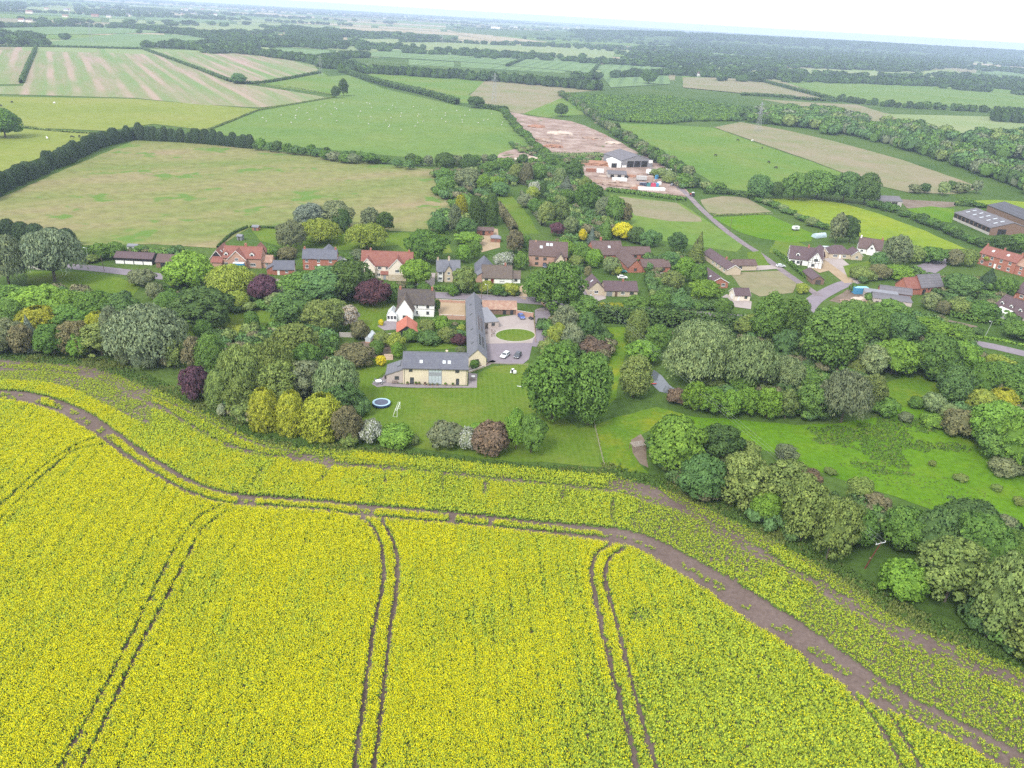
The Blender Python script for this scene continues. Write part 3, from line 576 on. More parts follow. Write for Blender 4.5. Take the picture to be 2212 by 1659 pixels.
# headland: patchier, greener to the right
yel[headl] -= .16+.52*np.clip((n2[headl]-.44)*3, -.25, 1)+.24*np.clip((ix[headl]-800)/900, 0, 1); hgt[headl] *= .85+.3*(n2[headl]-.4)
hb = headl & (iy > 0)
for L, w, s in BARE:
    d = dline(pts, L)+(n2-.5)*w*2.4+(vnoise(pts+7, .5, 2)-.5)*w*1.2; q = headl & (d < w); den[q] *= 1-s; hgt[q] *= .42; yel[q] -= .6
    e = headl & (d >= w) & (d < w+1.2); hgt[e] *= .75
for g in GAPS:
    q = headl & (dline(pts, g)+(n2-.5)*1. < .55); den[q] *= .6; hgt[q] *= .75; yel[q] -= .3
left = headl & (ix < 330) & (dB < 14); den[left] *= np.where(n2[left] > .46, .95, .6); hgt[left] *= .42; yel[left] -= .75*np.clip(1-(n2[left]-.55)*4, 0, 1)
rgt = headl & (ix > 1450) & (dB < 3); hgt[rgt] *= .6
mid = headl & (ix > 1330) & (n1 > .52); hgt[mid] *= .72; yel[mid] -= .18; den[mid] *= .85
rl = dB < .8; den[rl] *= .5; yel[rl] -= .3
ou = headl & (dB < 3.2) & (ix < 760); yel[ou] -= .35; hgt[ou] *= .7
# a thin spot in the main crop
d = np.hypot(*(pts-P(1375,1340)[:2]).T)-1.2+(n2-.5)*6; q = inner & (d < 1.5); den[q] *= .8; hgt[q] *= .8; yel[q] = .15; q = inner & (d < 4); yel[q] -= .15
keep = RNG.random(len(pts)) < den*.97
pts, hgt, yel, inner = pts[keep], hgt[keep], yel[keep], inner[keep]
M_RG = flat_leaf('rape_leaf', (.175,.285,.050), .35, .35); M_RY = flat_leaf('rape_flower', (.60,.565,.014), .22, .3); M_RS = flat_leaf('rape_pod', (.34,.42,.045), .28, .35)
def rape(kind, seed):
    C=[];NR=[];WW=[];HH=[];MI=[]
    ng, ny = {'f': (15, 15), 'm': (16, 8), 'g': (17, 2)}[kind]
    for i in range(ng):
        a = RNG.random()*6.28; r = RNG.random()**.5*.34; z = RNG.uniform(.12,.86)
        C.append((math.cos(a)*r, math.sin(a)*r, z)); NR.append((math.cos(a)*.9+RNG.normal()*.4, math.sin(a)*.9+RNG.normal()*.4, RNG.uniform(.2,1.1))); WW.append(RNG.uniform(.10,.22)); HH.append(RNG.uniform(.2,.36)); MI.append(0 if z < .62 else 2)
    for i in range(ny):
        a = RNG.random()*6.28; r = RNG.random()**.5*.36
        C.append((math.cos(a)*r, math.sin(a)*r, RNG.uniform(.78,1.05)-r*.25)); NR.append((RNG.normal()*.7, RNG.normal()*.7, 1)); s = RNG.uniform(.055,.125); WW.append(s); HH.append(s*1.25); MI.append(1)
    C=np.array(C);NR=np.array(NR)
    return cards_mesh('rape_plant', C, NR, WW, HH, np.tile([0,0,1.],(len(C),1))+RNG.normal(size=(len(C),3))*.3, [M_RG, M_RY, M_RS], shade=NR*.45+np.array((0,0,.8)), mi=np.array(MI))
RP = [rape(k_, i) for k_ in 'fmg' for i in range(3)]
cls = np.where(yel+RNG.normal(size=len(yel))*.10 > .53, 0, np.where(yel+RNG.normal(size=len(yel))*.09 > .24, 1, 2))
hh = 1.25*hgt*(.86+.28*vnoise(pts+3, .35, 2))*RNG.uniform(.9,1.08,len(pts))
print('rape plants', len(pts), np.bincount(cls))
scatter('rape_crop', pts, RNG.uniform(0,6.28,len(pts)), (np.clip(hgt,.6,1)*RNG.uniform(1.0,1.35,len(pts)), hh), cls*3+RNG.integers(0,3,len(pts)), RP[::-1], 'yellow flowering rape crop filling the foreground field', z=.03)
# rough grass of the verge
M_VG = flat_leaf('verge_grass', (.115,.19,.045), .4, .3); M_VG2 = flat_leaf('verge_grass_dry', (.19,.23,.065), .4, .3)
def tuft(m_, n=14, w=.10, h=.7):
    a = RNG.random(n)*6.28; r = RNG.random(n)**.5*.4; C = np.stack([np.cos(a)*r, np.sin(a)*r, np.full(n, h*.45)], 1); o = np.stack([np.cos(a), np.sin(a), np.full(n,.5)], 1)
    return cards_mesh('grass_tuft', C, o+RNG.normal(size=(n,3))*.5, w*RNG.uniform(.7,1.6,n), h*RNG.uniform(.6,1.2,n), np.tile([0,0,1.],(n,1))+RNG.normal(size=(n,3))*.3, m_, shade=o*.4+np.array((0,0,1.)))
TUFT = [tuft(M_VG) for _ in range(3)]+[tuft(M_VG2) for _ in range(2)]
vp = []; ch = []
for off in np.arange(-.6, 6.2, .5):
    seg = np.diff(BND, axis=0); L = np.linalg.norm(seg, axis=1); nrm_ = np.column_stack([-seg[:,1], seg[:,0]])/L[:,None]
    for i in range(len(seg)):
        m_ = max(1, int(L[i]/.5)); t_ = RNG.random(m_)[:,None]; vp.append(BND[i]+seg[i]*t_+nrm_[i]*(off+RNG.normal(size=(m_,1))*.3)); ch.append(np.full(m_, off))
vp = np.vstack(vp); ch = np.concatenate(ch); nv_ = vnoise(vp, .12, 3)
v3 = np.column_stack([vp, np.full(len(vp),-CAM_H)]); dz = v3@FW; ix = CX+FPX*(v3@CRT)/dz
wv = np.where(ix < 470, 4.6, np.where(ix < 1300, 2.6, 5.5)); k = (ix > -90) & (ix < 2300) & (ch < wv*(.6+.8*nv_)) & (RNG.random(len(vp)) < .9)
vp, nv_, ch = vp[k], nv_[k], ch[k]
print('verge tufts', len(vp))
scatter('verge_grass', vp, RNG.uniform(0,6.28,len(vp)), (RNG.uniform(.6,1.2,len(vp)), (.55+.9*nv_)*RNG.uniform(.6,1.2,len(vp))), np.where(nv_+RNG.normal(size=len(vp))*.1 > .58, RNG.integers(3,5,len(vp)), RNG.integers(0,3,len(vp))), TUFT[::-1], 'rough tall grass along the edge of the rape field', z=.01)

# the reedy patch in the meadow
rp = poisson_grid = None
def scatter_poly(px, d, edge=.0):
    poly = PL(px); lo, hi = poly.min(0), poly.max(0); gx, gy = np.meshgrid(np.arange(lo[0]-6, hi[0]+6, d), np.arange(lo[1]-6, hi[1]+6, d)); q = np.column_stack([gx.ravel(), gy.ravel()]); q = q+(RNG.random(q.shape)-.5)*d
    ins = inpoly(q+(np.column_stack([vnoise(q, .08, 3), vnoise(q+50, .08, 3)])-.5)*edge*2, poly); return q[ins]
q_ = scatter_poly([(1745,918),(1850,908),(1945,900),(1965,880),(2000,940),(2040,1000),(1930,1000),(1850,978),(1790,950)], .78, 16); q_ = q_[vnoise(q_+9, .18, 3)+RNG.normal(size=len(q_))*.06 > .35]
scatter('reeds', q_, RNG.uniform(0,6.28,len(q_)), (RNG.uniform(.6,1.1,len(q_)), RNG.uniform(.4,.9,len(q_))), np.where(RNG.random(len(q_)) < .85, RNG.integers(2,5,len(q_)), RNG.integers(0,2,len(q_))), TUFT, 'darker reedy growth in the bright meadow', z=.02)
q_ = scatter_poly([(1480,905),(1720,930),(1900,1010),(2050,1030),(2200,1090),(2200,1150),(1980,1085),(1800,1025),(1680,975),(1560,945)], 1.15, 4); q_ = q_[vnoise(q_, .10, 3) > .56]
scatter('meadow_tufts', q_, RNG.uniform(0,6.28,len(q_)), (RNG.uniform(.4,.8,len(q_)), RNG.uniform(.12,.32,len(q_))), RNG.integers(0,5,len(q_)), TUFT, 'scattered coarse tufts in the bright meadow', z=.02)
# far fields, a patchwork out to the horizon
fm_ = [M_PALEG, M_BLUEG, M_PALEG, M_PAST, M_STRAW, M_BLUEG, M_TAN, M_GROUND]; mb_ = MB()
r_ = 1650.
while r_ < 15000:
    dr = r_*RNG.uniform(.10,.17); az = -.85
    while az < .85:
        da = RNG.uniform(.05,.14); k_ = RNG.integers(0, len(fm_)); g0, g1 = .004, dr*.05
        mb_.poly([(math.sin(a_)*rr, math.cos(a_)*rr, .25) for a_, rr in ((az+g0, r_+g1*RNG.uniform(.4,2)), (az+da-g0, r_+g1*RNG.uniform(.4,2)), (az+da-g0, r_+dr-g1*RNG.uniform(.4,2)), (az+g0, r_+dr-g1*RNG.uniform(.4,2)))], [(3,2,1,0)], int(k_)); az += da
    r_ += dr
tag(mb_.build('far_fields', fm_), 'patchwork of pale far fields', kind='structure')
# ------------------------------------------------------------------ trees, shrubs and hedges
TC = dict(green=(.105,.185,.045), bright=(.140,.240,.042), dark=(.062,.108,.040), olive=(.185,.215,.075), pale=(.205,.245,.125), silver=(.265,.305,.215),
          ygreen=(.240,.290,.060), gold=(.46,.42,.03), goldcon=(.30,.295,.040), purple=(.085,.036,.058), brown=(.190,.155,.095), red=(.165,.105,.082),
          blue=(.115,.165,.165), conif=(.052,.085,.045), grey=(.175,.195,.130), teal=(.085,.165,.075), white=(.24,.27,.18), pinkish=(.33,.28,.20))
CW = dict(green='mid green', bright='bright green', dark='dark green', olive='olive green', pale='pale green', silver='silvery', ygreen='yellow-green', gold='golden yellow',
          goldcon='gold-tipped', purple='purple-leaved', brown='brownish', red='reddish brown', blue='blue-grey', conif='very dark green', grey='grey-green', teal='deep green', white='white-flowering', pinkish='pinkish cream flowering')
TC.update(teal=(.095,.170,.060), blue=(.130,.165,.130), grey=(.155,.185,.105), brown=(.165,.160,.088), red=(.155,.115,.085), dark=(.075,.125,.042), olive=(.158,.208,.066), pale=(.180,.235,.105), silver=(.165,.208,.125), goldcon=(.255,.275,.036), purple=(.100,.052,.070), conif=(.062,.098,.050))
TC = {k_: tuple(x*1.42 for x in v_) for k_, v_ in TC.items()}
KW = dict(round='broad tree', open='loose-crowned tree', shrub='shrub', blossom='blossoming shrub', flower='flowering tree', willow='willow', tall='tall upright tree', cone='conical conifer', column='dense conifer', mid='round tree')
KN = dict(round='broadleaf_tree', open='broadleaf_tree', shrub='shrub', blossom='shrub', flower='flowering_tree', willow='willow_tree', tall='poplar_tree', cone='conifer_tree', column='conifer_tree', mid='broadleaf_tree')
ORD = ['first','second','third','fourth','fifth','sixth','seventh','eighth','ninth','tenth','eleventh','twelfth','thirteenth','fourteenth','fifteenth','sixteenth','seventeenth','eighteenth','nineteenth','twentieth']
def ordn(i):
    if i < 20: return ORD[i]
    tens = ['','','twenty','thirty','forty','fifty','sixty','seventy','eighty','ninety'][(i+1)//10]; u = (i+1)%10
    return tens+'-'+ORD[u-1] if u else tens[:-1]+'ieth'
def clump(place, items):
    """trees of one part of the village, read by crown boxes; labelled in order from the left"""
    items = sorted(items, key=lambda t: (t[0]+t[1])/2); seen = {}; tot = {}
    for it in items: q = (it[4], it[5]); tot[q] = tot.get(q, 0)+1
    for it in items:
        xl, xr, yt, yb, kind, col = it[:6]; q = (kind, col); i = seen.get(q, 0); seen[q] = i+1
        if len(it) > 6: lab = it[6]
        else: lab = (f'{ordn(i)} {CW[col]} {KW[kind]} from the left {place}' if tot[q] > 1 else f'{CW[col]} {KW[kind]} {place}')
        tree_px(xl, xr, yt, yb, kind, TC[col], lab, name=KN[kind], cat='shrub' if kind in ('shrub','blossom') else 'tree', group='trees and shrubs '+place)
clump('by the left road bend', [(-25,66,506,625,'willow','silver','silvery willow at the far left edge above the lawn'), (60,178,496,618,'willow','silver','silvery leaning willow right of the leftmost one'),
  (-30,12,478,525,'column','conif'), (5,38,474,522,'column','conif'), (32,66,480,524,'column','conif'), (60,98,484,526,'column','conif'), (95,135,492,530,'column','conif'), (128,164,494,534,'column','conif'),
  (170,205,532,565,'shrub','green'), (198,238,526,563,'shrub','green'), (230,275,524,560,'shrub','green'), (282,336,582,622,'round','grey','small grey-green round tree at the lawn edge'), (175,215,548,568,'shrub','olive')])
clump('in the left field-edge belt', [(-30,70,618,690,'round','green'), (40,145,620,695,'round','bright'), (110,185,628,695,'round','bright'), (170,250,632,700,'round','green'), (228,300,640,705,'round','teal'), (0,62,650,715,'round','green'), (110,195,662,722,'round','green'),
  (48,132,662,728,'column','goldcon'), (188,240,672,730,'column','goldcon'), (-30,56,690,768,'open','grey'), (50,96,680,762,'cone','blue'), (28,72,700,768,'open','brown'), (86,152,700,772,'round','green'), (132,200,694,772,'open','brown'), (180,262,700,776,'open','olive'), (150,188,720,778,'shrub','bright'),
  (228,272,664,770,'open','grey'), (244,402,660,792,'willow','silver','big silvery willow beside the rape field'), (254,300,742,790,'willow','silver','low silvery sapling under the big willow'), (296,345,745,800,'willow','silver','second low silvery sapling under the big willow'),
  (360,398,735,800,'open','olive'), (395,430,728,800,'open','brown'), (318,355,610,650,'shrub','grey'), (340,392,630,665,'shrub','green')])
clump('in the gardens left of the white house', [(374,464,548,634,'round','bright','large bright green chestnut left of the golden willow'), (455,548,572,645,'willow','ygreen','golden-green weeping willow in the left garden'), (488,537,628,670,'willow','ygreen','low golden-green weeping bush under the willow'),
  (545,602,596,658,'round','purple','purple tree between the golden willow and pale chestnut'), (575,628,604,650,'flower','pinkish','cream-flowering chestnut right of a purple tree'), (380,502,626,718,'round','dark','large dark round tree on the left lawn'),
  (608,690,590,655,'round','green'), (660,760,580,658,'round','teal'), (700,805,566,655,'round','dark'), (588,670,632,712,'round','teal'), (575,620,634,670,'round','pale'), (664,736,650,724,'round','olive','olive round tree in front of the brick houses'), (700,745,645,690,'round','olive'),
  (734,778,660,714,'flower','pinkish','cream-blossomed conical tree near the greenhouse'), (758,797,695,738,'shrub','brown','brown-leaved shrub left of the greenhouse'), (778,842,606,666,'round','purple','purple beech left of the white house'), (832,868,612,655,'round','green'), (740,782,600,645,'round','green'),
  (532,560,672,712,'shrub','green'), (490,540,705,722,'shrub','ygreen'), (600,640,535,562,'shrub','brown'), (566,604,532,560,'shrub','green'), (336,372,640,680,'shrub','green'), (640,700,700,735,'shrub','teal'), (420,460,690,740,'shrub','green')])
clump('in the thicket left of the lawn', [(426,482,722,808,'column','green','bushy green conifer above the purple shrub'), (394,453,792,868,'shrub','purple','large purple shrub at the rape field edge'), (448,500,800,884,'column','olive'), (470,492,872,900,'shrub','white','small grey-white shrub at the thicket foot'),
  (480,570,745,872,'willow','olive'), (540,640,738,860,'willow','olive'), (590,692,700,800,'open','olive'), (495,560,820,905,'open','olive'), (560,640,780,880,'open','olive'), (610,700,780,870,'open','grey'), (680,768,768,885,'willow','pale'), (700,772,826,905,'open','teal'), (640,700,740,820,'open','green'), (500,560,860,912,'shrub','olive'),
  (548,608,840,932,'column','goldcon'), (600,656,848,942,'column','goldcon'), (655,738,852,952,'column','goldcon'), (728,782,880,966,'open','brown'), (776,826,908,960,'blossom','white','grey-white flowering shrub by the football goal'), (822,894,920,968,'shrub','bright'), (740,775,935,968,'shrub','olive'),
  (728,806,744,796,'shrub','brown','brown shrub beside the clipped hedge'), (700,728,690,720,'shrub','green'), (885,905,938,962,'shrub','pale'), (750,800,855,900,'shrub','teal')])
clump('on the front lawn edge', [(929,994,910,974,'shrub','grey','round grey shrub on the front lawn'), (985,1030,925,976,'blossom','white','white-flowering shrub between two round dark shrubs'), (1026,1098,914,984,'shrub','red','round reddish brown shrub on the lawn edge'), (1088,1140,886,978,'round','bright'), (1120,1173,895,986,'round','green'), (1005,1050,915,945,'shrub','bright'), (1045,1075,950,985,'shrub','teal')])
clump('beside the courtyard', [(1133,1252,756,922,'tall','green','left of two joined tall trees on the lawn'), (1218,1322,770,930,'tall','green','right of two joined tall trees on the lawn'), (1150,1260,568,680,'open','green','big tree standing over the courtyard drive'), (1130,1185,590,655,'round','green'),
  (1195,1250,660,735,'open','grey'), (1240,1292,676,738,'round','teal'), (1186,1225,700,752,'shrub','ygreen'), (1215,1262,700,758,'shrub','grey'), (1253,1316,732,770,'shrub','red'), (1286,1313,722,762,'cone','green'), (1205,1245,735,775,'shrub','green'), (1225,1290,640,690,'round','green'), (1160,1200,735,768,'shrub','olive')])
clump('in the gardens behind the stone barn', [(935,972,684,722,'shrub','bright'), (950,985,708,742,'shrub','olive'), (975,1006,722,748,'shrub','purple'), (905,937,690,724,'shrub','olive'), (870,905,712,742,'shrub','green'), (900,952,718,746,'shrub','teal'), (812,840,716,752,'shrub','olive'), (836,872,720,758,'shrub','ygreen'), (846,870,740,775,'shrub','bright'),
  (811,832,768,792,'shrub','gold','small golden shrub at the terrace corner'), (988,1006,702,724,'shrub','ygreen'), (800,830,735,768,'shrub','green'), (984,1004,748,766,'shrub','grey'), (1014,1034,778,798,'shrub','green'), (818,830,690,704,'shrub','gold','small golden shrub beside the conservatory'), (938,950,648,672,'shrub','green')])
clump('around the village houses', [(604,655,478,545,'round','grey'), (648,736,472,532,'willow','ygreen','golden willow behind the slate-roofed brick house'), (644,700,442,500,'round','blue'), (690,756,436,498,'round','grey'), (720,760,455,505,'round','dark'), (754,832,482,546,'willow','ygreen','golden willow right of the brick house'), (784,822,450,500,'open','grey'), (812,850,460,505,'open','dark'),
  (880,962,500,572,'round','green'), (924,964,469,505,'round','teal','round tree alone on the hay field edge'), (868,930,562,622,'round','bright','green tree in front of the cream house'), (978,1024,575,636,'round','olive','olive tree beside the small stone house'), (755,785,540,570,'shrub','grey'), (735,765,548,575,'round','green'),
  (1032,1068,608,634,'shrub','ygreen'), (1085,1120,612,640,'shrub','ygreen'), (1062,1090,615,640,'shrub','green'), (962,990,615,640,'shrub','green'), (900,930,612,632,'shrub','green'), (985,1015,530,570,'round','bright'), (1010,1040,520,560,'round','green'), (1068,1110,545,580,'blossom','white','white-flowering shrub behind the thatched-look cottage'),
  (1124,1148,510,545,'round','green'), (1112,1140,545,585,'shrub','green'), (1208,1240,520,560,'shrub','bright'), (1235,1272,525,570,'shrub','green'), (1262,1300,540,580,'shrub','bright'), (1300,1340,556,594,'round','pale','pale round tree in front of the brick bungalow'), (1320,1342,574,596,'shrub','ygreen'), (1228,1258,552,580,'shrub','olive'), (1260,1275,575,600,'shrub','brown')])
clump('in the long back gardens', [(984,1010,422,476,'column','goldcon'), (1020,1050,424,488,'column','dark'), (1046,1076,420,488,'column','dark'), (970,998,446,508,'open','grey'), (986,1030,472,512,'round','teal'), (984,1038,502,532,'round','bright'), (1092,1128,498,548,'open','brown'),
  (942,980,332,374,'round','dark'), (1012,1030,340,368,'column','dark'), (986,1038,366,412,'round','grey'), (950,982,386,424,'round','green'), (944,978,366,392,'round','green'), (1032,1060,378,415,'round','bright'), (1055,1088,382,418,'round','bright'), (1085,1112,342,378,'open','green'), (1100,1126,356,394,'round','olive'), (1124,1148,354,400,'column','brown'), (1142,1178,354,396,'round','green'),
  (1192,1222,364,400,'column','pale'), (1200,1242,380,424,'cone','blue'), (1222,1262,348,394,'round','dark'), (1142,1168,394,424,'blossom','white','white-flowering tree in the long gardens'), (1166,1178,392,426,'column','dark'), (1134,1162,404,432,'shrub','ygreen'), (1120,1150,420,450,'round','grey'), (1140,1170,430,465,'round','green'), (1160,1195,438,492,'round','olive'), (1190,1226,434,490,'open','olive'),
  (1188,1218,482,512,'round','purple','purple tree behind the skylight house'), (1218,1248,470,508,'round','pale'), (1242,1286,398,460,'open','green'), (1282,1320,428,480,'round','grey'), (1310,1345,425,485,'round','green'), (1330,1362,440,486,'open','brown'), (1266,1286,488,528,'cone','blue','blue spruce beside the brick bungalow'), (1292,1322,466,518,'cone','green'), (1248,1266,496,522,'shrub','gold'),
  (1322,1364,482,520,'round','gold','golden yellow tree behind the brick bungalow'), (1356,1392,492,528,'shrub','dark'), (1384,1424,498,534,'shrub','teal'), (1250,1275,385,425,'round','olive'), (1270,1300,400,440,'open','green'), (990,1020,345,372,'round','dark'), (1040,1080,350,380,'round','green'), (1175,1200,340,370,'round','green'), (1060,1100,395,425,'shrub','teal'), (1210,1240,410,440,'shrub','green')])
clump('around the right hand bungalows', [(1441,1479,503,548,'open','teal'), (1480,1521,502,568,'cone','olive'), (1425,1465,544,582,'round','teal'), (1455,1500,558,612,'round','bright'), (1485,1520,570,620,'round','green'), (1426,1472,584,632,'open','olive'), (1490,1550,606,658,'round','bright'), (1400,1450,630,678,'round','green'), (1440,1492,635,680,'round','teal'), (1540,1580,645,685,'shrub','green'), (1345,1400,640,680,'round','green'),
  (1786,1822,462,528,'open','grey'), (1812,1856,468,526,'round','dark'), (1905,1956,508,576,'open','grey'), (1757,1780,540,565,'shrub','purple'), (1880,1908,545,580,'shrub','teal'), (1836,1880,576,606,'shrub','olive'), (1875,1920,572,604,'shrub','brown'), (1912,1966,574,604,'shrub','bright'), (1956,1990,532,570,'shrub','olive'), (1985,2042,534,570,'shrub','green'), (2040,2075,540,575,'shrub','brown'), (2070,2106,538,576,'shrub','olive'),
  (2136,2185,508,546,'round','dark'), (2175,2230,506,548,'round','green'), (2036,2108,594,645,'round','teal'), (2104,2156,578,624,'cone','conif'), (2150,2192,600,640,'round','green'), (2045,2095,645,685,'shrub','olive'), (2085,2150,650,695,'shrub','green'), (1988,2026,632,670,'shrub','pale'), (2020,2050,650,680,'shrub','brown'), (2164,2240,694,736,'round','green'), (2096,2110,626,642,'shrub','ygreen'), (1718,1745,612,635,'shrub','ygreen'),
  (1832,1850,612,632,'shrub','green'), (1740,1765,470,490,'shrub','pale'), (2120,2170,545,575,'shrub','ygreen')])
clump('in the wood above the pond', [(1283,1312,655,690,'shrub','goldcon'), (1305,1345,655,690,'shrub','goldcon'), (1350,1395,670,746,'column','olive'), (1388,1442,700,764,'round','green'), (1352,1418,738,790,'round','bright'), (1336,1398,772,866,'tall','olive','small upright tree alone near the pond'),
  (1432,1552,712,842,'willow','pale'), (1466,1568,692,760,'willow','pale'), (1548,1655,724,850,'willow','pale'), (1648,1728,768,842,'willow','pale'), (1612,1690,635,745,'tall','green'), (1664,1730,640,740,'tall','green'), (1722,1842,664,804,'tall','green'), (1668,1722,712,775,'round','teal'), (1590,1650,680,730,'round','olive'),
  (1468,1515,822,888,'open','bright'), (1505,1560,838,895,'open','bright'), (1552,1600,842,905,'open','bright'), (1592,1640,838,902,'open','bright'), (1630,1680,838,908,'open','bright'), (1672,1718,842,910,'open','olive'), (1712,1776,832,912,'open','green'), (1766,1866,798,924,'willow','grey'), (1848,1900,806,890,'open','olive'), (1440,1484,840,876,'shrub','red'), (1560,1630,800,850,'round','green'), (1695,1760,790,840,'round','green')])
clump('in the right hand wood', [(1844,1904,746,816,'round','pale'), (1828,1868,776,812,'shrub','olive'), (1880,1968,732,816,'round','bright'), (1836,1912,666,748,'round','green'), (1898,1978,678,752,'round','teal'), (1958,2052,688,748,'round','bright'), (2036,2096,702,746,'round','green'), (1970,2062,724,826,'round','green'), (2018,2096,794,880,'round','teal'), (2030,2105,736,816,'round','bright'), (2080,2142,782,860,'round','green'),
  (2116,2180,768,820,'round','ygreen'), (2124,2212,786,845,'round','green'), (2080,2140,842,896,'round','ygreen'), (2130,2190,838,895,'column','goldcon'), (2168,2250,828,890,'round','green'), (2092,2182,866,970,'round','bright'), (2150,2245,895,1015,'round','bright'), (2110,2190,920,1000,'round','green'), (2038,2104,886,946,'shrub','brown'), (1986,2038,850,892,'shrub','pale'), (1962,1994,856,884,'shrub','green'), (2026,2068,872,906,'shrub','pale'), (1990,2036,896,924,'shrub','bright'),
  (1882,1930,856,900,'shrub','green'), (1940,1968,890,914,'shrub','grey'), (2200,2260,960,1040,'round','green'), (2140,2200,990,1030,'shrub','grey'), (1880,1960,650,700,'round','green'), (1810,1880,650,700,'round','green'), (2190,2250,800,840,'round','green')])
clump('in the row along the right field edge', [(1392,1508,902,1030,'round','bright'), (1500,1590,918,1006,'open','dark'), (1466,1552,988,1090,'round','teal'), (1548,1652,984,1106,'open','olive'), (1630,1738,994,1120,'open','olive'), (1686,1770,1045,1180,'open','olive'), (1745,1824,1070,1222,'open','olive'), (1800,1880,1100,1190,'round','green'), (1906,1982,1098,1200,'round','green'), (1966,2044,1098,1225,'round','teal'), (2028,2142,1108,1245,'round','green'),
  (2024,2138,1082,1165,'round','dark'), (1980,2100,1166,1318,'open','olive'), (1900,1990,1214,1300,'shrub','bright'), (2080,2180,1200,1390,'open','olive'), (2140,2260,1220,1400,'open','olive'), (2160,2290,1330,1440,'open','olive'), (2165,2250,1150,1230,'round','green'), (1674,1720,960,1004,'open','grey'), (1724,1770,1014,1052,'shrub','red'), (1826,1878,1030,1086,'shrub','olive'), (1850,1920,1066,1112,'shrub','brown'), (2140,2182,1112,1164,'shrub','grey'),
  (1585,1640,955,1000,'shrub','olive'), (1500,1560,1030,1085,'round','green'), (1620,1680,1060,1130,'round','bright'), (2080,2150,1290,1370,'shrub','teal')])
clump('dotted over the bright meadow', [(2060,2088,1024,1040,'shrub','olive'), (2142,2162,1046,1062,'shrub','olive'), (2186,2208,1072,1092,'shrub','olive'), (1780,1806,1012,1026,'shrub','olive'), (2006,2020,994,1008,'shrub','olive'), (1735,1755,1045,1062,'shrub','green')])
# rows and woods of the middle distance
def inrow(px, spacing, h, r, kind, col, what, where, jit=.25, name=None, depth=0., lab=None, cat='tree'):
    L = smooth_line(PL(px), 6); seg = np.linalg.norm(np.diff(L, axis=0), axis=1); cum = np.concatenate([[0], np.cumsum(seg)]); n = max(1, int(cum[-1]/spacing)); out = []
    for i in range(n+1):
        s = min(cum[-1], (i+RNG.uniform(-jit, jit))*spacing); s = max(0, s); k_ = min(len(seg)-1, np.searchsorted(cum, s, side='right')-1); p = L[k_]+(L[k_+1]-L[k_])*((s-cum[k_])/max(seg[k_],1e-6))
        p = p+RNG.normal(size=2)*depth; hh_ = h[0]+(h[1]-h[0])*(i/max(n,1)) if isinstance(h, tuple) else h
        f = RNG.uniform(.75,1.22); c = col[i % len(col)] if isinstance(col, list) else col
        tree_at(p[0], p[1], hh_*f, r*RNG.uniform(.85,1.15), kind, TC[c], lab or f'{what}, {ordn(i)} from the left {where}', name=name or ('hedgerow_tree' if kind == 'mid' else KN[kind]), cat=cat, group=where)
inrow([(-40,440),(30,402),(90,374),(150,350),(215,318),(292,300)], 3.8, 9.5, 3.4, 'column', 'conif', 'dark conifer', 'in the slanting shelter belt', depth=.6)
inrow([(296,302),(380,306),(460,312),(545,321)], 4.2, (11,8.5), 3.6, 'column', 'conif', 'dark conifer', 'in the level shelter belt')
inrow([(552,324),(640,334),(720,342),(800,350),(850,356)], 6.5, (8,5), 4.0, 'mid', ['dark','green','teal'], 'low dark tree', 'in the hedge after the shelter belt')
inrow([(700,344),(750,352),(800,354)], 9, 6, 5, 'mid', ['green','grey'], 'bushy tree', 'in the clump inside the hay field')
inrow([(858,362),(885,366)], 12, 5, 4, 'mid', 'teal', 'round bush', 'at the hay field corner')
inrow([(886,358),(960,358),(1040,356),(1090,362),(1150,360)], 7, 7, 4.6, 'mid', ['dark','green','grey'], 'tree', 'in the hedge below the sheep pasture', depth=2)
inrow([(1085,238),(1105,265),(1135,300),(1165,328),(1185,345),(1215,365)], 7, 5, 4, 'mid', ['green','dark'], 'tree', 'in the hedge left of the spoil ground', depth=1)
inrow([(1210,205),(1250,230),(1290,262),(1330,292),(1370,318),(1400,338),(1440,362),(1490,390)], 6.5, (6,9), 4.6, 'mid', ['green','dark','grey'], 'tree', 'in the hedge right of the spoil ground', depth=1.5)
inrow([(1455,385),(1500,405),(1550,415)], 7, 6, 5, 'mid', ['pale','green','dark'], 'bushy tree', 'between lane and cattle pasture', depth=3)
inrow([(1420,380),(1450,395),(1480,408)], 8, 5, 5, 'shrub', ['pale','olive'], 'pale shrub', 'beside the farmyard trailers', depth=3, cat='shrub')
for lab_, bx, cc in (('round tree alone beyond the lane end', (1610,1658,380,434), 'teal'),):
    tree_px(*bx, 'round', TC[cc], lab_, name='broadleaf_tree', cat='tree', group='field trees')
clump('in the copse by the open barn', [(1684,1742,376,434,'round','green'), (1724,1802,370,432,'round','green'), (1790,1850,374,440,'round','teal'), (1838,1892,378,444,'round','dark'), (1660,1690,395,430,'shrub','dark')])
clump('standing alone in the far fields', [(718,736,188,212,'round','dark'), (732,752,174,208,'open','dark'), (500,530,160,182,'round','teal'), (1200,1224,226,252,'round','dark'), (1010,1046,210,234,'round','dark'), (-20,44,240,300,'round','green'), (1385,1416,154,182,'round','dark'), (552,560,175,184,'shrub','dark')])
inrow([(1880,446),(1940,462),(2000,486),(2060,510),(2120,534)], 6, 4.5, 3.6, 'mid', ['green','dark','teal'], 'bush', 'in the hedge behind the right hand houses', depth=.8)
inrow([(1640,436),(1690,456),(1740,478),(1790,500)], 6, 3.5, 3, 'mid', ['green','pale','teal'], 'bush', 'in the hedge beside the garden plot', depth=.8)
inrow([(1990,420),(2040,420),(2090,416),(2140,424)], 9, 8, 4, 'mid', ['grey','dark','pale'], 'tree', 'behind the open barn paddock', depth=3)
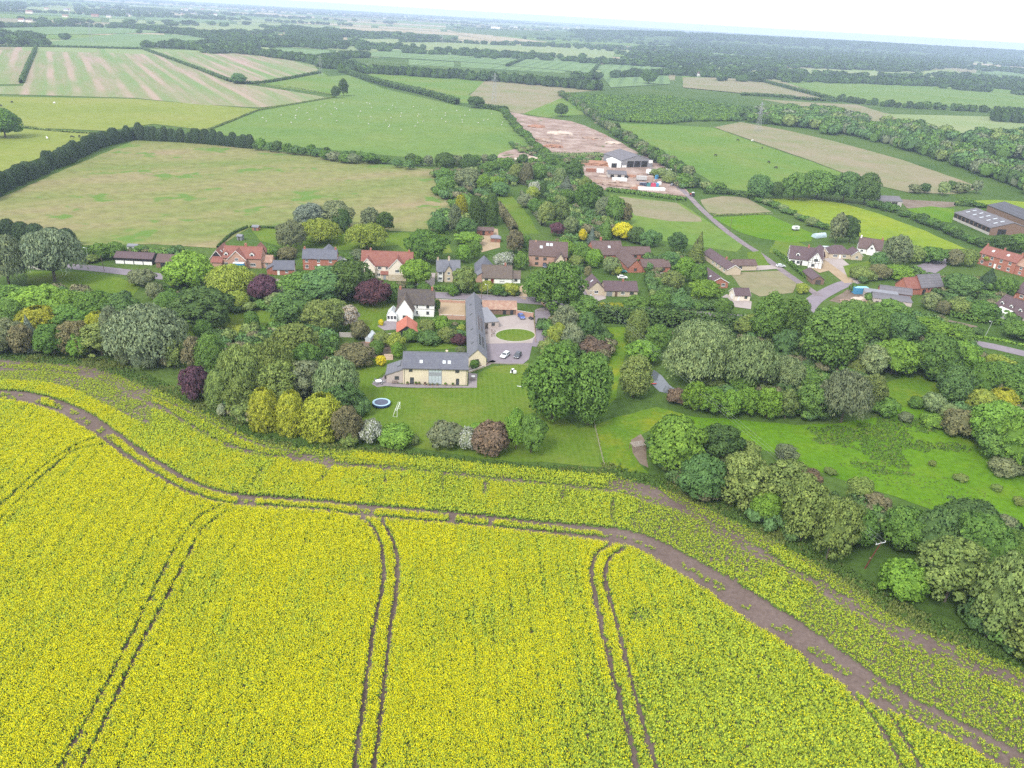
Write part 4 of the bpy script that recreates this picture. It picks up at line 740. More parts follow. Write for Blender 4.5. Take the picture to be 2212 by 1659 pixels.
inrow([(2080,440),(2130,452)], 6, 4, 4, 'mid', 'green', 'bush', 'beside the big shed')
def poisson(poly, d, lim=4000):
    poly = np.asarray(poly); lo, hi = poly.min(0), poly.max(0); out = []; n = int((hi-lo).prod()/(d*d)); 
    gx, gy = np.meshgrid(np.arange(lo[0], hi[0], d), np.arange(lo[1], hi[1], d)); q = np.column_stack([gx.ravel(), gy.ravel()]); q = q+(RNG.random(q.shape)-.5)*d*.8
    q = q[inpoly(q, poly)]; return q if len(q) <= lim else q[RNG.permutation(len(q))[:lim]]
def wood(px, d, h, r, cols, label, group, kind='mid'):
    for p in poisson(PL(px), d): tree_at(p[0], p[1], h*RNG.uniform(.75,1.2), r*RNG.uniform(.85,1.2), kind, TC[cols[RNG.integers(len(cols))]], label, name=KN[kind], cat='tree', group=group)
# clipped and wild hedges
def hedge(px, w, h, col, label, cs=.45, name='hedge', rough=.25, cat='hedge', group=None):
    L = smooth_line(PL(px), 4); C=[];NR=[];SH=[]; seg = np.diff(L, axis=0); ln = np.linalg.norm(seg, axis=1); c0 = L.mean(0)
    for i in range(len(seg)):
        n = max(3, int(ln[i]*(2*h+w)/(cs*cs)*1.25)); t = RNG.random((n,1)); d = seg[i]/ln[i]; nn = np.array([-d[1], d[0]])
        a = RNG.random(n)*math.pi; ca = np.sign(np.cos(a))*np.abs(np.cos(a))**.6; sa = np.abs(np.sin(a))**.6; q = RNG.uniform(1-rough, 1+rough*.5, n)
        xy = L[i]+seg[i]*t+nn*(ca*w*.5*q)[:,None]; C.append(np.column_stack([xy-c0, sa*h*q])); o = np.column_stack([nn[0]*ca, nn[1]*ca, sa*.8+.15]); NR.append(o+RNG.normal(size=(n,3))*.45); SH.append(o+RNG.normal(size=(n,3))*.25)
    C=np.vstack(C);NR=np.vstack(NR);SH=np.vstack(SH);n=len(C); s=cs*RNG.uniform(.7,1.4,n)
    cv=[];cf=[]
    for i in range(len(L)):
        d = seg[min(i,len(seg)-1)]; d = d/np.linalg.norm(d); nn = np.array([-d[1], d[0]])
        for u_, z_ in ((-.4,0),(-.38,.72),(.38,.72),(.4,0)): cv.append((*(L[i]+nn*u_*w-c0), z_*h))
        if i:
            b_ = (i-1)*4
            for k_ in range(3): cf += [(b_+k_, b_+k_+1, b_+k_+5), (b_+k_, b_+k_+5, b_+k_+4)]
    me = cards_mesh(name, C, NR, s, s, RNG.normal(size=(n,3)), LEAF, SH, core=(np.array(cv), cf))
    o = link(name, me, loc=(c0[0], c0[1], 0)); o.color = (*TC[col], 1); return tag(o, label, cat, group)
hedge([(1288,694),(1370,700),(1460,706),(1550,712),(1618,718)], 3.2, 6.2, 'dark', 'tall dark clipped conifer hedge below the bungalows', .6)
hedge([(664,772),(700,777),(736,782)], 1.6, 1.8, 'green', 'clipped green hedge left of the barn lawn', .3)
hedge([(488,712),(540,712)], 1.4, 1.4, 'ygreen', 'low yellow-green hedge on the left lawn', .3)
hedge([(935,626),(985,630),(1010,634)], 2.0, 1.9, 'green', 'roadside hedge in front of the small stone house', .35)
hedge([(1076,452),(1092,475),(1112,505)], 3.5, 4.5, 'brown', 'tall brownish hedge between back gardens', .5)
hedge([(1126,420),(1150,455),(1172,488)], 2.0, 2.5, 'grey', 'grey-green hedge dividing two long gardens', .45)
hedge([(1672,545),(1700,566),(1730,592),(1752,608)], 1.8, 1.8, 'green', 'hedge between lane and half-timbered house', .4)
hedge([(1310,412),(1380,420),(1440,428),(1480,434)], 5, 2.2, 'green', 'low green bank of scrub below the farmyard', .6)
hedge([(1190,338),(1240,340),(1300,338)], 9, 3.0, 'pale', 'pale scrub between spoil ground and farm shed', .7)
hedge([(900,500),(940,504),(970,506)], 1.2, 1.4, 'green', 'thin hedge at the hay field edge', .4)
hedge([(470,536),(500,508),(535,492)], 1.0, 1.2, 'dark', 'dark garden boundary hedge behind the red house', .4)
hedge([(540,492),(600,494),(650,496)], 1.0, 1.2, 'dark', 'low boundary hedge above the back gardens', .4)
hedge([(2052,682),(2110,694),(2160,700)], 4, 2.6, 'green', 'wild hedge behind the bare ground', .5)
hedge([(2104,728),(2160,736),(2230,752)], 1.5, .8, 'bright', 'grassy verge bank beside the right hand road', .4)
hedge([(395,600),(370,640),(360,660)], 2.5, 2.0, 'dark', 'dark hedge at the left drive', .4)
hedge([(2062,444),(2140,450),(2260,478)], 3, 2, 'dark', 'dark hedge behind the big shed', .6)
for px_, h_, lb in (([(-60,101),(100,102),(200,104),(310,107)], 3.5, 'long low hedge along the top of the striped field'), ([(78,104),(66,130),(46,180)], 4, 'short hedge between the striped fields'), ([(312,108),(400,140),(500,178)], 4, 'straight hedge slanting across the striped fields'),
    ([(505,180),(560,181),(620,172),(692,158)], 3.5, 'hedge below the second striped field'), ([(740,156),(800,176),(850,190),(920,206),(988,226)], 7, 'winding hedge above the sheep pasture'), ([(1030,234),(1060,236),(1080,240)], 5, 'bushy hedge end beside the pylon'),
    ([(440,284),(500,262),(560,238),(640,224),(722,210)], 1.0, 'faint fence-line hedge left of the sheep pasture'), ([(560,182),(640,192),(735,208)], 1.2, 'thin hedge across the upper pasture'), ([(1640,176),(1700,192),(1760,208),(1800,218)], 6, 'hedge slanting down from the far houses'), ([(1600,206),(1680,210),(1740,216),(1810,220)], 4.5, 'hedge above the brown strip field'),
    ([(45,274),(120,284),(215,290)], 1.2, 'low fence hedge in the left paddock'), ([(1590,424),(1640,432),(1660,440)], 2.5, 'low hedge above the pinkish field'), ([(1520,418),(1570,420),(1610,422)], 2.5, 'low hedge at the foot of the cattle pasture'), ([(1540,466),(1600,464),(1660,464)], .8, 'thin hedge above the garden plot'), ([(1140,124),(1120,134),(1095,144)], 6, 'short hedge between two blue-green fields'), ([(1300,132),(1285,150),(1275,162)], 5, 'short hedge beside the tramlined field')):
    d_ = np.hypot(*P(*px_[len(px_)//2])[:2]); hedge(px_, h_*.9+.6, h_, 'dark' if h_ > 2 else 'olive', lb, max(.5, d_/900*1.0), rough=.35)
# distant woods, too far to count
dk_ = lambda c_, f_: tuple(x*f_ for x in TC[c_])
FARP = [proto_far(dk_(c_, .55)) for c_ in ('dark','green','dark','teal','green','dark')]
MIDP = [proto_far(dk_(c_, .85), 700, 1.35, .20, .75, 10) for c_ in ('dark','green','teal','grey','green','olive')]; YOUP = [proto_far(dk_(c_, .72), 200) for c_ in ('bright','green','bright','teal')]
def far_wood(name, label, pts, h, r, protos=None):
    n = len(pts); f = RNG.uniform(.75,1.25,n); protos = protos or FARP
    return scatter(name, pts, RNG.uniform(0,6.28,n), (r*f*RNG.uniform(.85,1.2,n), h*f/1.35), RNG.integers(0,len(protos),n), protos, label)
def band(px, width, d, jit=True):
    L = smooth_line(PL(px), 4); out = []
    for i in range(len(L)-1):
        s = L[i+1]-L[i]; ln = np.linalg.norm(s); n = max(1, int(ln*width/(d*d))); t = RNG.random((n,1)); nn = np.array([-s[1], s[0]])/max(ln,1e-6); out.append(L[i]+s*t+nn*((RNG.random((n,1))-.2)*width))
    return np.vstack(out)
far_wood('wood', 'rounded trees in the wood beyond the tan pasture', poisson(PL([(1765,292),(1830,292),(1905,312),(2000,338),(2085,368),(2140,392),(2212,420),(2330,446),(2330,400),(2212,385),(2140,360),(2050,325),(1960,300),(1880,285),(1800,275)]), 9.5), 11, 6.2, MIDP)
far_wood('wood', 'trees in the wood at the right edge', poisson(PL([(2110,330),(2212,350),(2330,370),(2330,320),(2212,300),(2140,296),(2080,305)]), 13), 11, 8, MIDP)
far_wood('wood', 'trees in the spinney below the pale field', poisson(PL([(1885,268),(1950,272),(2040,292),(2070,300),(2020,308),(1950,290)]), 12), 10, 7.5, MIDP)
far_wood('wood', 'trees in the dark wood behind the cattle pasture', poisson(PL([(1590,262),(1640,248),(1720,240),(1800,248),(1870,262),(1862,278),(1760,280),(1680,272)]), 14), 11, 8.5, MIDP)
far_wood('tree_belt', 'long dark tree belt across the middle distance', band([(738,158),(820,160),(900,165),(1065,176),(1180,186),(1292,196)], 40, 7.5), 12, 6)
far_wood('tree_belt', 'dark tree belt below the far right field', band([(1480,164),(1600,170),(1690,173),(1850,180),(2000,186),(2340,190)], 70, 11), 13, 8)
far_wood('young_plantation', 'young bright plantation beyond the cattle pasture', poisson(PL([(1212,207),(1300,212),(1440,212),(1540,228),(1660,244),(1600,262),(1500,262),(1440,268),(1330,262),(1262,246)]), 4.2), 4.5, 2.9, YOUP)
far_wood('tree_belt', 'tree belt above the second striped field', band([(310,102),(400,106),(520,116),(620,128),(700,140),(735,150)], 45, 9), 11, 7)
far_wood('tree_belt', 'winding far tree belt at the upper left', band([(240,58),(330,66),(430,80),(520,92),(600,98),(700,106)], 80, 14), 12, 9)
far_wood('tree_belt', 'short tree row left of the blue-green field', band([(-60,90),(0,80),(34,84),(40,100)], 60, 12), 12, 9)
far_wood('tree_belt', 'far hedgerow trees beyond the blue-green field', band([(0,60),(150,58),(260,62)], 30, 12), 10, 8)
far_wood('tree_belt', 'tree clump between far fields', poisson(PL([(610,62),(735,72),(735,88),(640,84)]), 13), 13, 9)
far_wood('tree_belt', 'tree row along the pale field', band([(640,88),(740,96),(830,104),(870,108)], 55, 12), 11, 8)
far_wood('tree_belt', 'tree belt left of the long dark belt', band([(735,150),(700,140),(735,128),(800,124)], 30, 10), 11, 7)
far_wood('tree_belt', 'row of trees in the tall far hedge', band([(870,92),(960,92),(1080,98),(1250,104),(1400,110)], 25, 14), 11, 9)
far_wood('tree_belt', 'row of trees above the bright right field', band([(1808,218),(1870,226),(1960,234),(2080,240),(2340,258)], 14, 8.5), 9, 5.5)
far_wood('copse', 'dark square copse at the right', poisson(PL([(2138,262),(2150,248),(2340,256),(2340,276)]), 8), 12, 5)
for x_, y_, r_ in ((862,100,11),(892,103,9),(914,106,10),(970,110,10),(1004,112,14),(1068,118,14),(1150,118,9),(1190,124,12),(1210,126,10)):
    p = P(x_, y_+3); tree_at(p[0], p[1], 15, r_*.95, 'mid', TC['dark'], 'one of the round trees in the far pale field', name='broadleaf_tree', cat='tree', group='row of round trees in the far pale field')
fields_far = [PL(q_) for q_ in ([(40,99),(260,73),(440,78),(470,90),(330,103),(100,102)], [(300,56),(520,58),(600,62),(560,72),(420,66)], [(735,58),(850,63),(865,70),(735,68)], [(760,86),(900,84),(1080,94),(1330,112),(1320,130),(1150,122),(950,110),(820,108)], [(0,52),(330,58),(560,66),(400,70),(200,74),(0,76)], [(985,73),(1090,80),(1190,92),(1060,88)], [(1680,147),(1790,150),(1960,158),(2050,150),(2080,158),(2010,165),(1860,166),(1740,160)], [(1100,66),(1400,72),(1470,82),(1300,84),(1120,74)], [(60,15),(150,17),(180,26),(40,24)])]
def notfield(p):
    k_ = np.ones(len(p), bool)
    for f in fields_far: k_ &= ~inpoly(p, f)
    return p[k_]
RIDGE = np.array([[-200,5200],[700,5600],[1700,6100],[2700,6500],[4200,7000]], float); RIDGE = smooth_line(RIDGE, 8)
def ridge_h(p): return 42*np.exp(-(dline(np.asarray(p), RIDGE)/620.)**2)*np.clip((np.asarray(p)[:,0]+500)/1500, 0, 1)
gx, gy = np.meshgrid(np.linspace(-1500,6000,70), np.linspace(3800,9000,50)); gp = np.column_stack([gx.ravel(), gy.ravel()]); gh = ridge_h(gp)-.6
hv = np.column_stack([gp, gh]); hf = [(r_*70+k_, r_*70+k_+1, (r_+1)*70+k_+1, (r_+1)*70+k_) for r_ in range(49) for k_ in range(69)]
me = bpy.data.meshes.new('hills'); me.from_pydata(hv.tolist(), [], hf); me.materials.append(M_GROUND); me.polygons.foreach_set('use_smooth', np.ones(len(hf), bool)); tag(link('hills', me), 'low wooded ridge below the right horizon', kind='structure')
def far_wood_z(name, label, pts, h, r):
    o = far_wood(name, label, pts, h, r); co = np.zeros((len(pts),3)); co[:,:2] = pts; co[:,2] = np.maximum(0, ridge_h(pts)-1); o.data.vertices.foreach_set('co', co.ravel()); return o
q_ = poisson(PL([(1340,120),(1400,100),(1475,92),(1700,98),(1850,108),(2000,114),(2212,126),(2340,134),(2340,168),(2212,160),(2080,146),(1960,156),(1800,148),(1680,144),(1580,136),(1500,136),(1440,150),(1400,138)]), 17, 9000); q_ = q_[vnoise(q_, .0016, 3) > .40]
far_wood_z('distant_wood', 'broad dark woods below the right horizon', notfield(q_), 14, 12)
g_ = RNG.random((5200,1)); k_ = (g_[:,0]*(len(RIDGE)-1)).astype(int); q_ = RIDGE[k_]+(RIDGE[np.minimum(k_+1,len(RIDGE)-1)]-RIDGE[k_])*RNG.random((5200,1))+RNG.normal(size=(5200,2))*np.array([120,330]); q_ = q_[(vnoise(q_, .0022, 3) > .40) & (q_[:,0] > 250)]
far_wood_z('distant_wood', 'dark woods covering the low ridge', q_, 14, 17)
lines = []
for k_ in range(95):
    r_ = 1900*(7.5**RNG.random()); az = RNG.uniform(-.72,.72); c_ = np.array([math.sin(az), math.cos(az)])*r_; a_ = az+math.pi/2+RNG.normal()*.45 if RNG.random() < .75 else RNG.uniform(0,6.28)
    ln = RNG.uniform(250,900)*(1+r_/6000); n = int(ln/(10+r_/500)); t_ = (RNG.random((n,1))-.5)*ln; lines.append(c_+t_*np.array([math.sin(a_), math.cos(a_)])+RNG.normal(size=(n,2))*(5+r_/400))
far_wood('distant_hedgerow', 'hazy hedgerows of the far countryside', notfield(np.vstack(lines)), 12, 11)
bl = []
for k_ in range(24):
    r_ = 2500*(5.5**RNG.random()); az = RNG.uniform(-.72,.72); c_ = np.array([math.sin(az), math.cos(az)])*r_; n = int(RNG.uniform(60,170)); w_ = RNG.uniform(160,420)*(.6+r_/7000); d_ = RNG.uniform(50,120)*(.6+r_/7000)
    g = RNG.normal(size=(n,2))*np.array([w_, d_]); bl.append(c_+np.column_stack([g[:,0]*math.cos(az)+g[:,1]*math.sin(az), -g[:,0]*math.sin(az)+g[:,1]*math.cos(az)]))
far_wood('distant_wood', 'hazy blue woods scattered to the horizon', notfield(np.vstack(bl)), 14, 20)

# low growth that closes the gaps between the trees
UNDP = [proto_far(dk_(c_, .9), 900, 1.1, .17, .66, 12) for c_ in ('green','olive','dark','teal','green','brown','dark')]
def undergrowth(px, d, h, r, label, edge=5):
    q = scatter_poly(px, d, edge); q = q[vnoise(q+31, .06, 2) > .34]; n = len(q); f = RNG.uniform(.6,1.35,n)
    scatter('undergrowth', q, RNG.uniform(0,6.28,n), (r*f*RNG.uniform(.85,1.25,n), h*f/1.1), RNG.integers(0,len(UNDP),n), UNDP, label)
undergrowth([(-60,640),(80,632),(240,648),(330,668),(300,740),(380,790),(330,792),(240,768),(-60,762)], 2.9, 3.4, 2.2, 'tangled undergrowth of the left field-edge belt')
undergrowth([(400,742),(470,722),(600,712),(700,730),(730,790),(760,880),(770,940),(700,936),(560,915),(470,880),(430,830)], 2.9, 3.6, 2.2, 'tangled undergrowth of the thicket left of the lawn')
undergrowth([(1330,726),(1420,728),(1610,740),(1640,680),(1760,680),(1880,690),(1900,800),(1880,880),(1780,905),(1620,898),(1480,876),(1470,855),(1560,845),(1440,790),(1420,730)], 3.0, 2.6, 2.1, 'tangled undergrowth of the wood above the pond')
undergrowth([(1850,700),(1960,690),(2070,720),(2105,768),(2240,805),(2260,1010),(2150,1000),(2100,930),(2070,880),(1990,810),(1900,800)], 3.0, 3.0, 2.3, 'tangled undergrowth of the right hand wood')
undergrowth([(1400,960),(1480,965),(1560,985),(1680,1020),(1800,1090),(1960,1120),(2120,1140),(2260,1210),(2280,1448),(2150,1412),(2020,1348),(1920,1296),(1880,1262),(1840,1230),(1760,1206),(1640,1142),(1520,1086),(1440,1042)], 2.6, 3.4, 2.2, 'tangled undergrowth of the right field-edge row')
undergrowth([(340,640),(400,600),(520,650),(640,640),(720,600),(860,640),(850,660),(760,640),(700,660),(640,690),(560,670),(420,690),(350,700)], 3.4, 2.6, 2.0, 'shrubbery among the left garden trees')
undergrowth([(860,612),(980,622),(1120,634),(1150,640),(1140,646),(980,632),(860,624)], 2.6, 2.0, 1.7, 'roadside garden shrubbery')
undergrowth([(865,712),(1004,704),(1004,740),(880,742)], 2.2, 1.8, 1.5, 'garden shrubbery behind the stone barn', 2)
undergrowth([(1165,700),(1260,690),(1320,730),(1310,790),(1250,770),(1180,765)], 2.6, 2.8, 2.0, 'shrubbery right of the courtyard drive', 3)
undergrowth([(1205,520),(1270,515),(1300,560),(1260,600),(1220,570)], 3, 2.4, 1.9, 'garden shrubbery between the tiled houses', 3)
undergrowth([(940,380),(1080,360),(1200,350),(1300,420),(1330,480),(1420,520),(1400,540),(1290,520),(1230,500),(1210,470),(1170,410),(1120,400),(1070,412),(1020,490),(960,500)], 4.2, 3.8, 2.8, 'shrubs and young trees of the long back gardens', 6)
undergrowth([(1400,560),(1470,560),(1500,625),(1560,660),(1560,680),(1420,680),(1390,640)], 3.2, 2.8, 2.1, 'shrubbery below the right hand bungalows', 4)
undergrowth([(1830,590),(1960,580),(2030,600),(2120,600),(2200,660),(2180,700),(2060,660),(1960,600),(1860,612)], 3.4, 2.4, 2.0, 'garden shrubbery of the right hand houses', 4)
undergrowth([(170,545),(240,540),(300,535),(390,545),(460,540),(460,560),(390,556),(240,548),(190,562)], 3.2, 2.0, 1.8, 'scrub behind the left hand stables', 3)
undergrowth([(1445,380),(1480,395),(1560,412),(1600,425),(1520,425),(1470,408)], 4, 3.2, 2.8, 'pale scrub along the farm lane', 4)
undergrowth([(1880,640),(1900,672),(1960,690),(2060,705),(2110,722),(2060,724),(1960,704),(1870,690)], 3.2, 2.8, 2.2, 'scrub between the rubble yard and the wood', 4)
undergrowth([(1100,310),(1190,335),(1290,345),(1300,352),(1240,356),(1180,352),(1120,330)], 4.5, 2.6, 2.6, 'scrub beside the spoil ground', 5)
# ------------------------------------------------------------------ buildings
def roof_mat(name, col, mott=None, var=.22, row=.33, streak=None):
    m, t, b, o = newmat(name); tc = N(t, 'ShaderNodeTexCoord'); ob = tc.outputs['Object']
    col = tuple(x*.68 for x in col); mott = tuple(x*.68 for x in mott) if mott else None
    f = noise(t, ob, 2.2, 6, .75); c = mix(t, 1., col, ramp(t, f, [(.25, (1-var,)*3), (.75, (1+var,)*3)]), 'MULTIPLY')
    if mott: c = mix(t, maprange(t, noise(t, ob, .7, 5, .8), .45, .68), c, mott)
    sp = N(t, 'ShaderNodeSeparateXYZ'); t.links.new(ob, sp.inputs[0]); mm = N(t, 'ShaderNodeMath', operation='PINGPONG'); t.links.new(sp.outputs[2], mm.inputs[0]); mm.inputs[1].default_value = row*.5
    c = mix(t, maprange(t, mm.outputs[0], 0, row*.16, .45, 0.), c, (col[0]*.45, col[1]*.45, col[2]*.45))
    t.links.new(c, b.inputs['Base Color']); b.inputs['Roughness'].default_value = .75; b.inputs['Specular IOR Level'].default_value = .3
    return m
SLATE = roof_mat('slate_roof', (.150,.155,.195), (.20,.205,.24)); SLATE2 = roof_mat('weathered_slate', (.185,.19,.225), (.25,.25,.28), .3)
REDT = roof_mat('red_clay_tiles', (.30,.115,.090), (.37,.165,.12)); CLAY = roof_mat('bright_clay_tiles', (.56,.175,.115), (.62,.23,.16), .12)
BRNT = roof_mat('brown_tiles', (.150,.098,.092), (.20,.135,.12)); DRKT = roof_mat('dark_mossy_tiles', (.105,.088,.088), (.16,.13,.085), .28); PANT = roof_mat('mottled_pantiles', (.42,.245,.18), (.58,.44,.33), .4)
CORR = roof_mat('corrugated_sheet', (.33,.325,.345), (.40,.39,.40), .12, .8); CORD = roof_mat('dark_sheet', (.175,.165,.185), (.24,.22,.235), .15, .9); FELT = roof_mat('grey_felt', (.27,.275,.31), (.33,.33,.36), .1, 2.); THAT = roof_mat('old_brown_tiles', (.155,.120,.105), (.21,.165,.12), .3); PURP = roof_mat('plum_tiles', (.135,.088,.100), (.17,.115,.115))
STONE = plain('cream_stone', (.62,.54,.40), .9, .14, 1.1, streak=(.56,.49,.37)); PINKST = plain('pinkish_render', (.44,.375,.345), .9, .1); BRICK = plain('red_brick', (.335,.135,.095), .9, .2, 2.5); BRICKP = plain('pink_brick', (.40,.245,.185), .9, .2, 2.5); BUFF = plain('buff_brick', (.48,.40,.30), .9, .15, 2.)
WHITE = plain('white_render', (.78,.765,.74), .8, .05); CREAM = plain('cream_render', (.70,.62,.52), .85, .06); BLACKT = plain('black_boards', (.030,.031,.036), .7, .3, 4); TIMB = plain('red_timber', (.27,.125,.085), .85, .25, 3); TIMBB = plain('brown_boards', (.19,.12,.09), .85, .3, 3); CONC = plain('concrete', (.42,.39,.36), .9, .12)
FRAME_W = plain('white_frames', (.80,.80,.79), .5, .03); FRAME_G = plain('grey_frames', (.27,.285,.31), .5, .05); FRAME_D = plain('dark_frames', (.075,.065,.06), .6, .1); FRAME_B = plain('brown_frames', (.14,.085,.06), .6, .1)
GLASS, tg, bg, og = newmat('window_glass'); bg.inputs['Base Color'].default_value = (.055,.062,.072,1); bg.inputs['Roughness'].default_value = .12; bg.inputs['Specular IOR Level'].default_value = .6
GLASSL, tg, bg, og = newmat('pale_glass'); bg.inputs['Base Color'].default_value = (.42,.47,.50,1); bg.inputs['Roughness'].default_value = .15; bg.inputs['Specular IOR Level'].default_value = .6
SOLAR = plain('solar_cells', (.035,.04,.06), .25, .08, 3, spec=.6); SHADEBK = plain('shade_and_seat_black', (.03,.028,.028), .9, .2)  # near-black: shade of openings put into the colour, also plain black seats
GREEN_D = plain('green_door_paint', (.02,.13,.10), .5, .05); GREY_D = plain('grey_door_paint', (.20,.21,.22), .5, .05); RED_D = plain('dark_red_door', (.14,.02,.02), .5, .05); LEADW = plain('white_boards', (.74,.73,.71), .6, .05)
_wc = {}
def winmesh(w, h, fm, pm, nx=2, ny=1, fw=.07):
    k_ = (round(w,2), round(h,2), fm.name, pm.name, nx, ny)
    if k_ not in _wc:
        f = MB()
        f.box(-w/2, -w/2+fw, -.06, .02, 0, h); f.box(w/2-fw, w/2, -.06, .02, 0, h); f.box(-w/2+fw, w/2-fw, -.06, .02, 0, fw); f.box(-w/2+fw, w/2-fw, -.06, .02, h-fw, h)
        for i in range(1, nx): x = -w/2+w*i/nx; f.box(x-fw*.4, x+fw*.4, -.055, .02, fw, h-fw)
        for j in range(1, ny): z = h*j/ny; f.box(-w/2+fw, w/2-fw, -.052, .02, z-fw*.35, z+fw*.35)
        f.box(-w/2-.06, w/2+.06, -.11, .0, -.08, -.005)
        p = MB(); p.box(-w/2+fw*.8, w/2-fw*.8, -.025, .015, fw*.8, h-fw*.8)
        _wc[k_] = (f.mesh('window', fm), p.mesh('pane', pm))
    return _wc[k_]
class House:
    def __init__(s, name, label, A, B, cat='house', group=None):
        a = np.asarray(A if isinstance(A, np.ndarray) else P(*A)[:2])[:2]; b = np.asarray(B if isinstance(B, np.ndarray) else P(*B)[:2])[:2]
        d = b-a; s.L = float(np.linalg.norm(d)); s.ang = math.atan2(d[1], d[0]); s.o = a; s.u = d/s.L; s.n = np.array([-s.u[1], s.u[0]])
        s.root = empty(name, (a[0], a[1], 0), s.ang, label, cat, group); s.bl = []
    def loc(s, x, y, z=0.):
        p = P(x, y, z)[:2]-s.o; return float(p@s.u), float(p@s.n)
    def part(s, name, mb, mat, parent=None, **k): return mb.build(name, mat, parent or s.root, **k)
    def block(s, x0, x1, y0, y1, ev, rise, axis='x', wall=None, roof=None, over=.35, end=.25, hip=0., th=.14, barge=None, rname='roof', wname='wall'):
        w = MB(); r = MB(); xm, ym = (x0+x1)/2, (y0+y1)/2; up = .02
        if hip:
            w.box(x0, x1, y0, y1, -.05, ev)
            o = over; e = ev-.05; z1 = ev+rise
            if axis == 'x':
                hl = hip*(y1-y0)/2; rp = [(x0+hl, ym, z1), (x1-hl, ym, z1)]; fc = [(0,1,5,4),(2,3,4,5),(1,2,5),(3,0,4)]
            else:
                hl = hip*(x1-x0)/2; rp = [(xm, y0+hl, z1), (xm, y1-hl, z1)]; fc = [(0,1,4),(2,3,5),(1,2,5,4),(3,0,4,5)]
            c = [(x0-o,y0-o,e),(x1+o,y0-o,e),(x1+o,y1+o,e),(x0-o,y1+o,e)]
            r.poly(c+rp, fc+[(3,2,1,0)])
        elif axis in ('x', 'y'):
            lo, hi = (y0, y1) if axis == 'x' else (x0, x1); m = (lo+hi)/2; sl = rise/((hi-lo)/2)
            a0, a1 = (x0, x1) if axis == 'x' else (y0, y1)
            w.prism([(lo,-.05),(hi,-.05),(hi,ev),(m,ev+rise),(lo,ev)], axis, a0, a1)
            e0 = ev-over*sl+up; zt = ev+rise+up; t = th*math.sqrt(1+sl*sl)
            r.prism([(lo-over,e0),(m,zt),(hi+over,e0),(hi+over,e0+t),(m,zt+t),(lo-over,e0+t)], axis, a0-end, a1+end)
        else:                                                        # 'mx' falls along x, 'my' along y, from ev at the low side by rise to the far side
            if axis == 'mx':
                w.prism([(x0,-.05),(x1,-.05),(x1,ev+rise),(x0,ev)], 'y', y0, y1); sl = rise/(x1-x0)
                r.prism([(x0-over,ev-over*sl+up),(x1,ev+rise+up),(x1,ev+rise+up+th),(x0-over,ev-over*sl+up+th)], 'y', y0-end, y1+end)
            else:
                w.prism([(y0,-.05),(y1,-.05),(y1,ev+rise),(y0,ev)], 'x', x0, x1); sl = rise/(y1-y0)
                r.prism([(y0-over,ev-over*sl+up),(y1+.05,ev+rise+up),(y1+.05,ev+rise+up+th),(y0-over,ev-over*sl+up+th)], 'x', x0-end, x1+end)
        s.part(wname, w, wall); s.rf = s.part(rname, r, roof)
        if axis == 'x' and not hip:                                  # ridge capping
            q = MB(); q.prism([(ym-.16,ev+rise+.14),(ym+.16,ev+rise+.14),(ym,ev+rise+.30)], 'x', x0-end, x1+end); s.part('ridge', q, roof, s.rf)
        if axis == 'y' and not hip:
            q = MB(); q.prism([(xm-.16,ev+rise+.14),(xm+.16,ev+rise+.14),(xm,ev+rise+.30)], 'y', y0-end, y1+end); s.part('ridge', q, roof, s.rf)
        if barge is not None and axis in 'xy' and not hip:
            for a_, dd in ((a0-end-.03, 1), (a1+end+.03, -1)):
                q = MB(); q.prism([(lo-over,e0-.12),(m,zt-.12),(hi+over,e0-.12),(hi+over,e0+.10),(m,zt+.12),(lo-over,e0+.10)], axis, a_-.03, a_+.03); s.part('bargeboard', q, barge)
        s.bl.append((x0,x1,y0,y1,ev,rise,axis,over)); return s
    def win(s, face, u, z, w, h, bi=0, fm=None, pm=None, nx=2, ny=1, name='window', y=None):
        x0,x1,y0,y1 = s.bl[bi][:4]; f, p = winmesh(w, h, fm or FRAME_W, pm or GLASS, nx, ny)
        pos, rz = {'F': ((u, y0, z), 0), 'B': ((u, y1, z), math.pi), 'R': ((x1, u, z), math.pi/2), 'L': ((x0, u, z), -math.pi/2)}[face]
        o = link(name, f, s.root, pos, (0,0,rz)); link('pane', p, o); return o
    def door(s, face, u, z, w, h, mat, bi=0, name='door', handle=True):
        x0,x1,y0,y1 = s.bl[bi][:4]; pos, rz = {'F': ((u, y0, z), 0), 'B': ((u, y1, z), math.pi), 'R': ((x1, u, z), math.pi/2), 'L': ((x0, u, z), -math.pi/2)}[face]
        m = MB(); m.box(-w/2, w/2, -.05, .02, 0, h); o = m.build(name, mat, s.root, loc=pos, rot=(0,0,rz))
        if handle: q = MB(); q.box(w/2-.16, w/2-.08, -.09, -.05, h*.48, h*.54); q.build('handle', FRAME_G, o)
        return o
    def chim(s, x, y, z0, z1, w=.7, d=.55, mat=None, pots=2):
        m = MB(); m.box(x-w/2, x+w/2, y-d/2, y+d/2, z0, z1); m.box(x-w/2-.06, x+w/2+.06, y-d/2-.06, y+d/2+.06, z1-.2, z1-.08); o = s.part('chimney', m, mat or BRICK)
        for i in range(pots): q = MB(); px_ = x-w/2+w*(i+.5)/pots; q.tube((px_, y, z1), (px_, y, z1+.38), .13, .11, 7); s.part('chimney_pot', q, PANT, o)
        return o
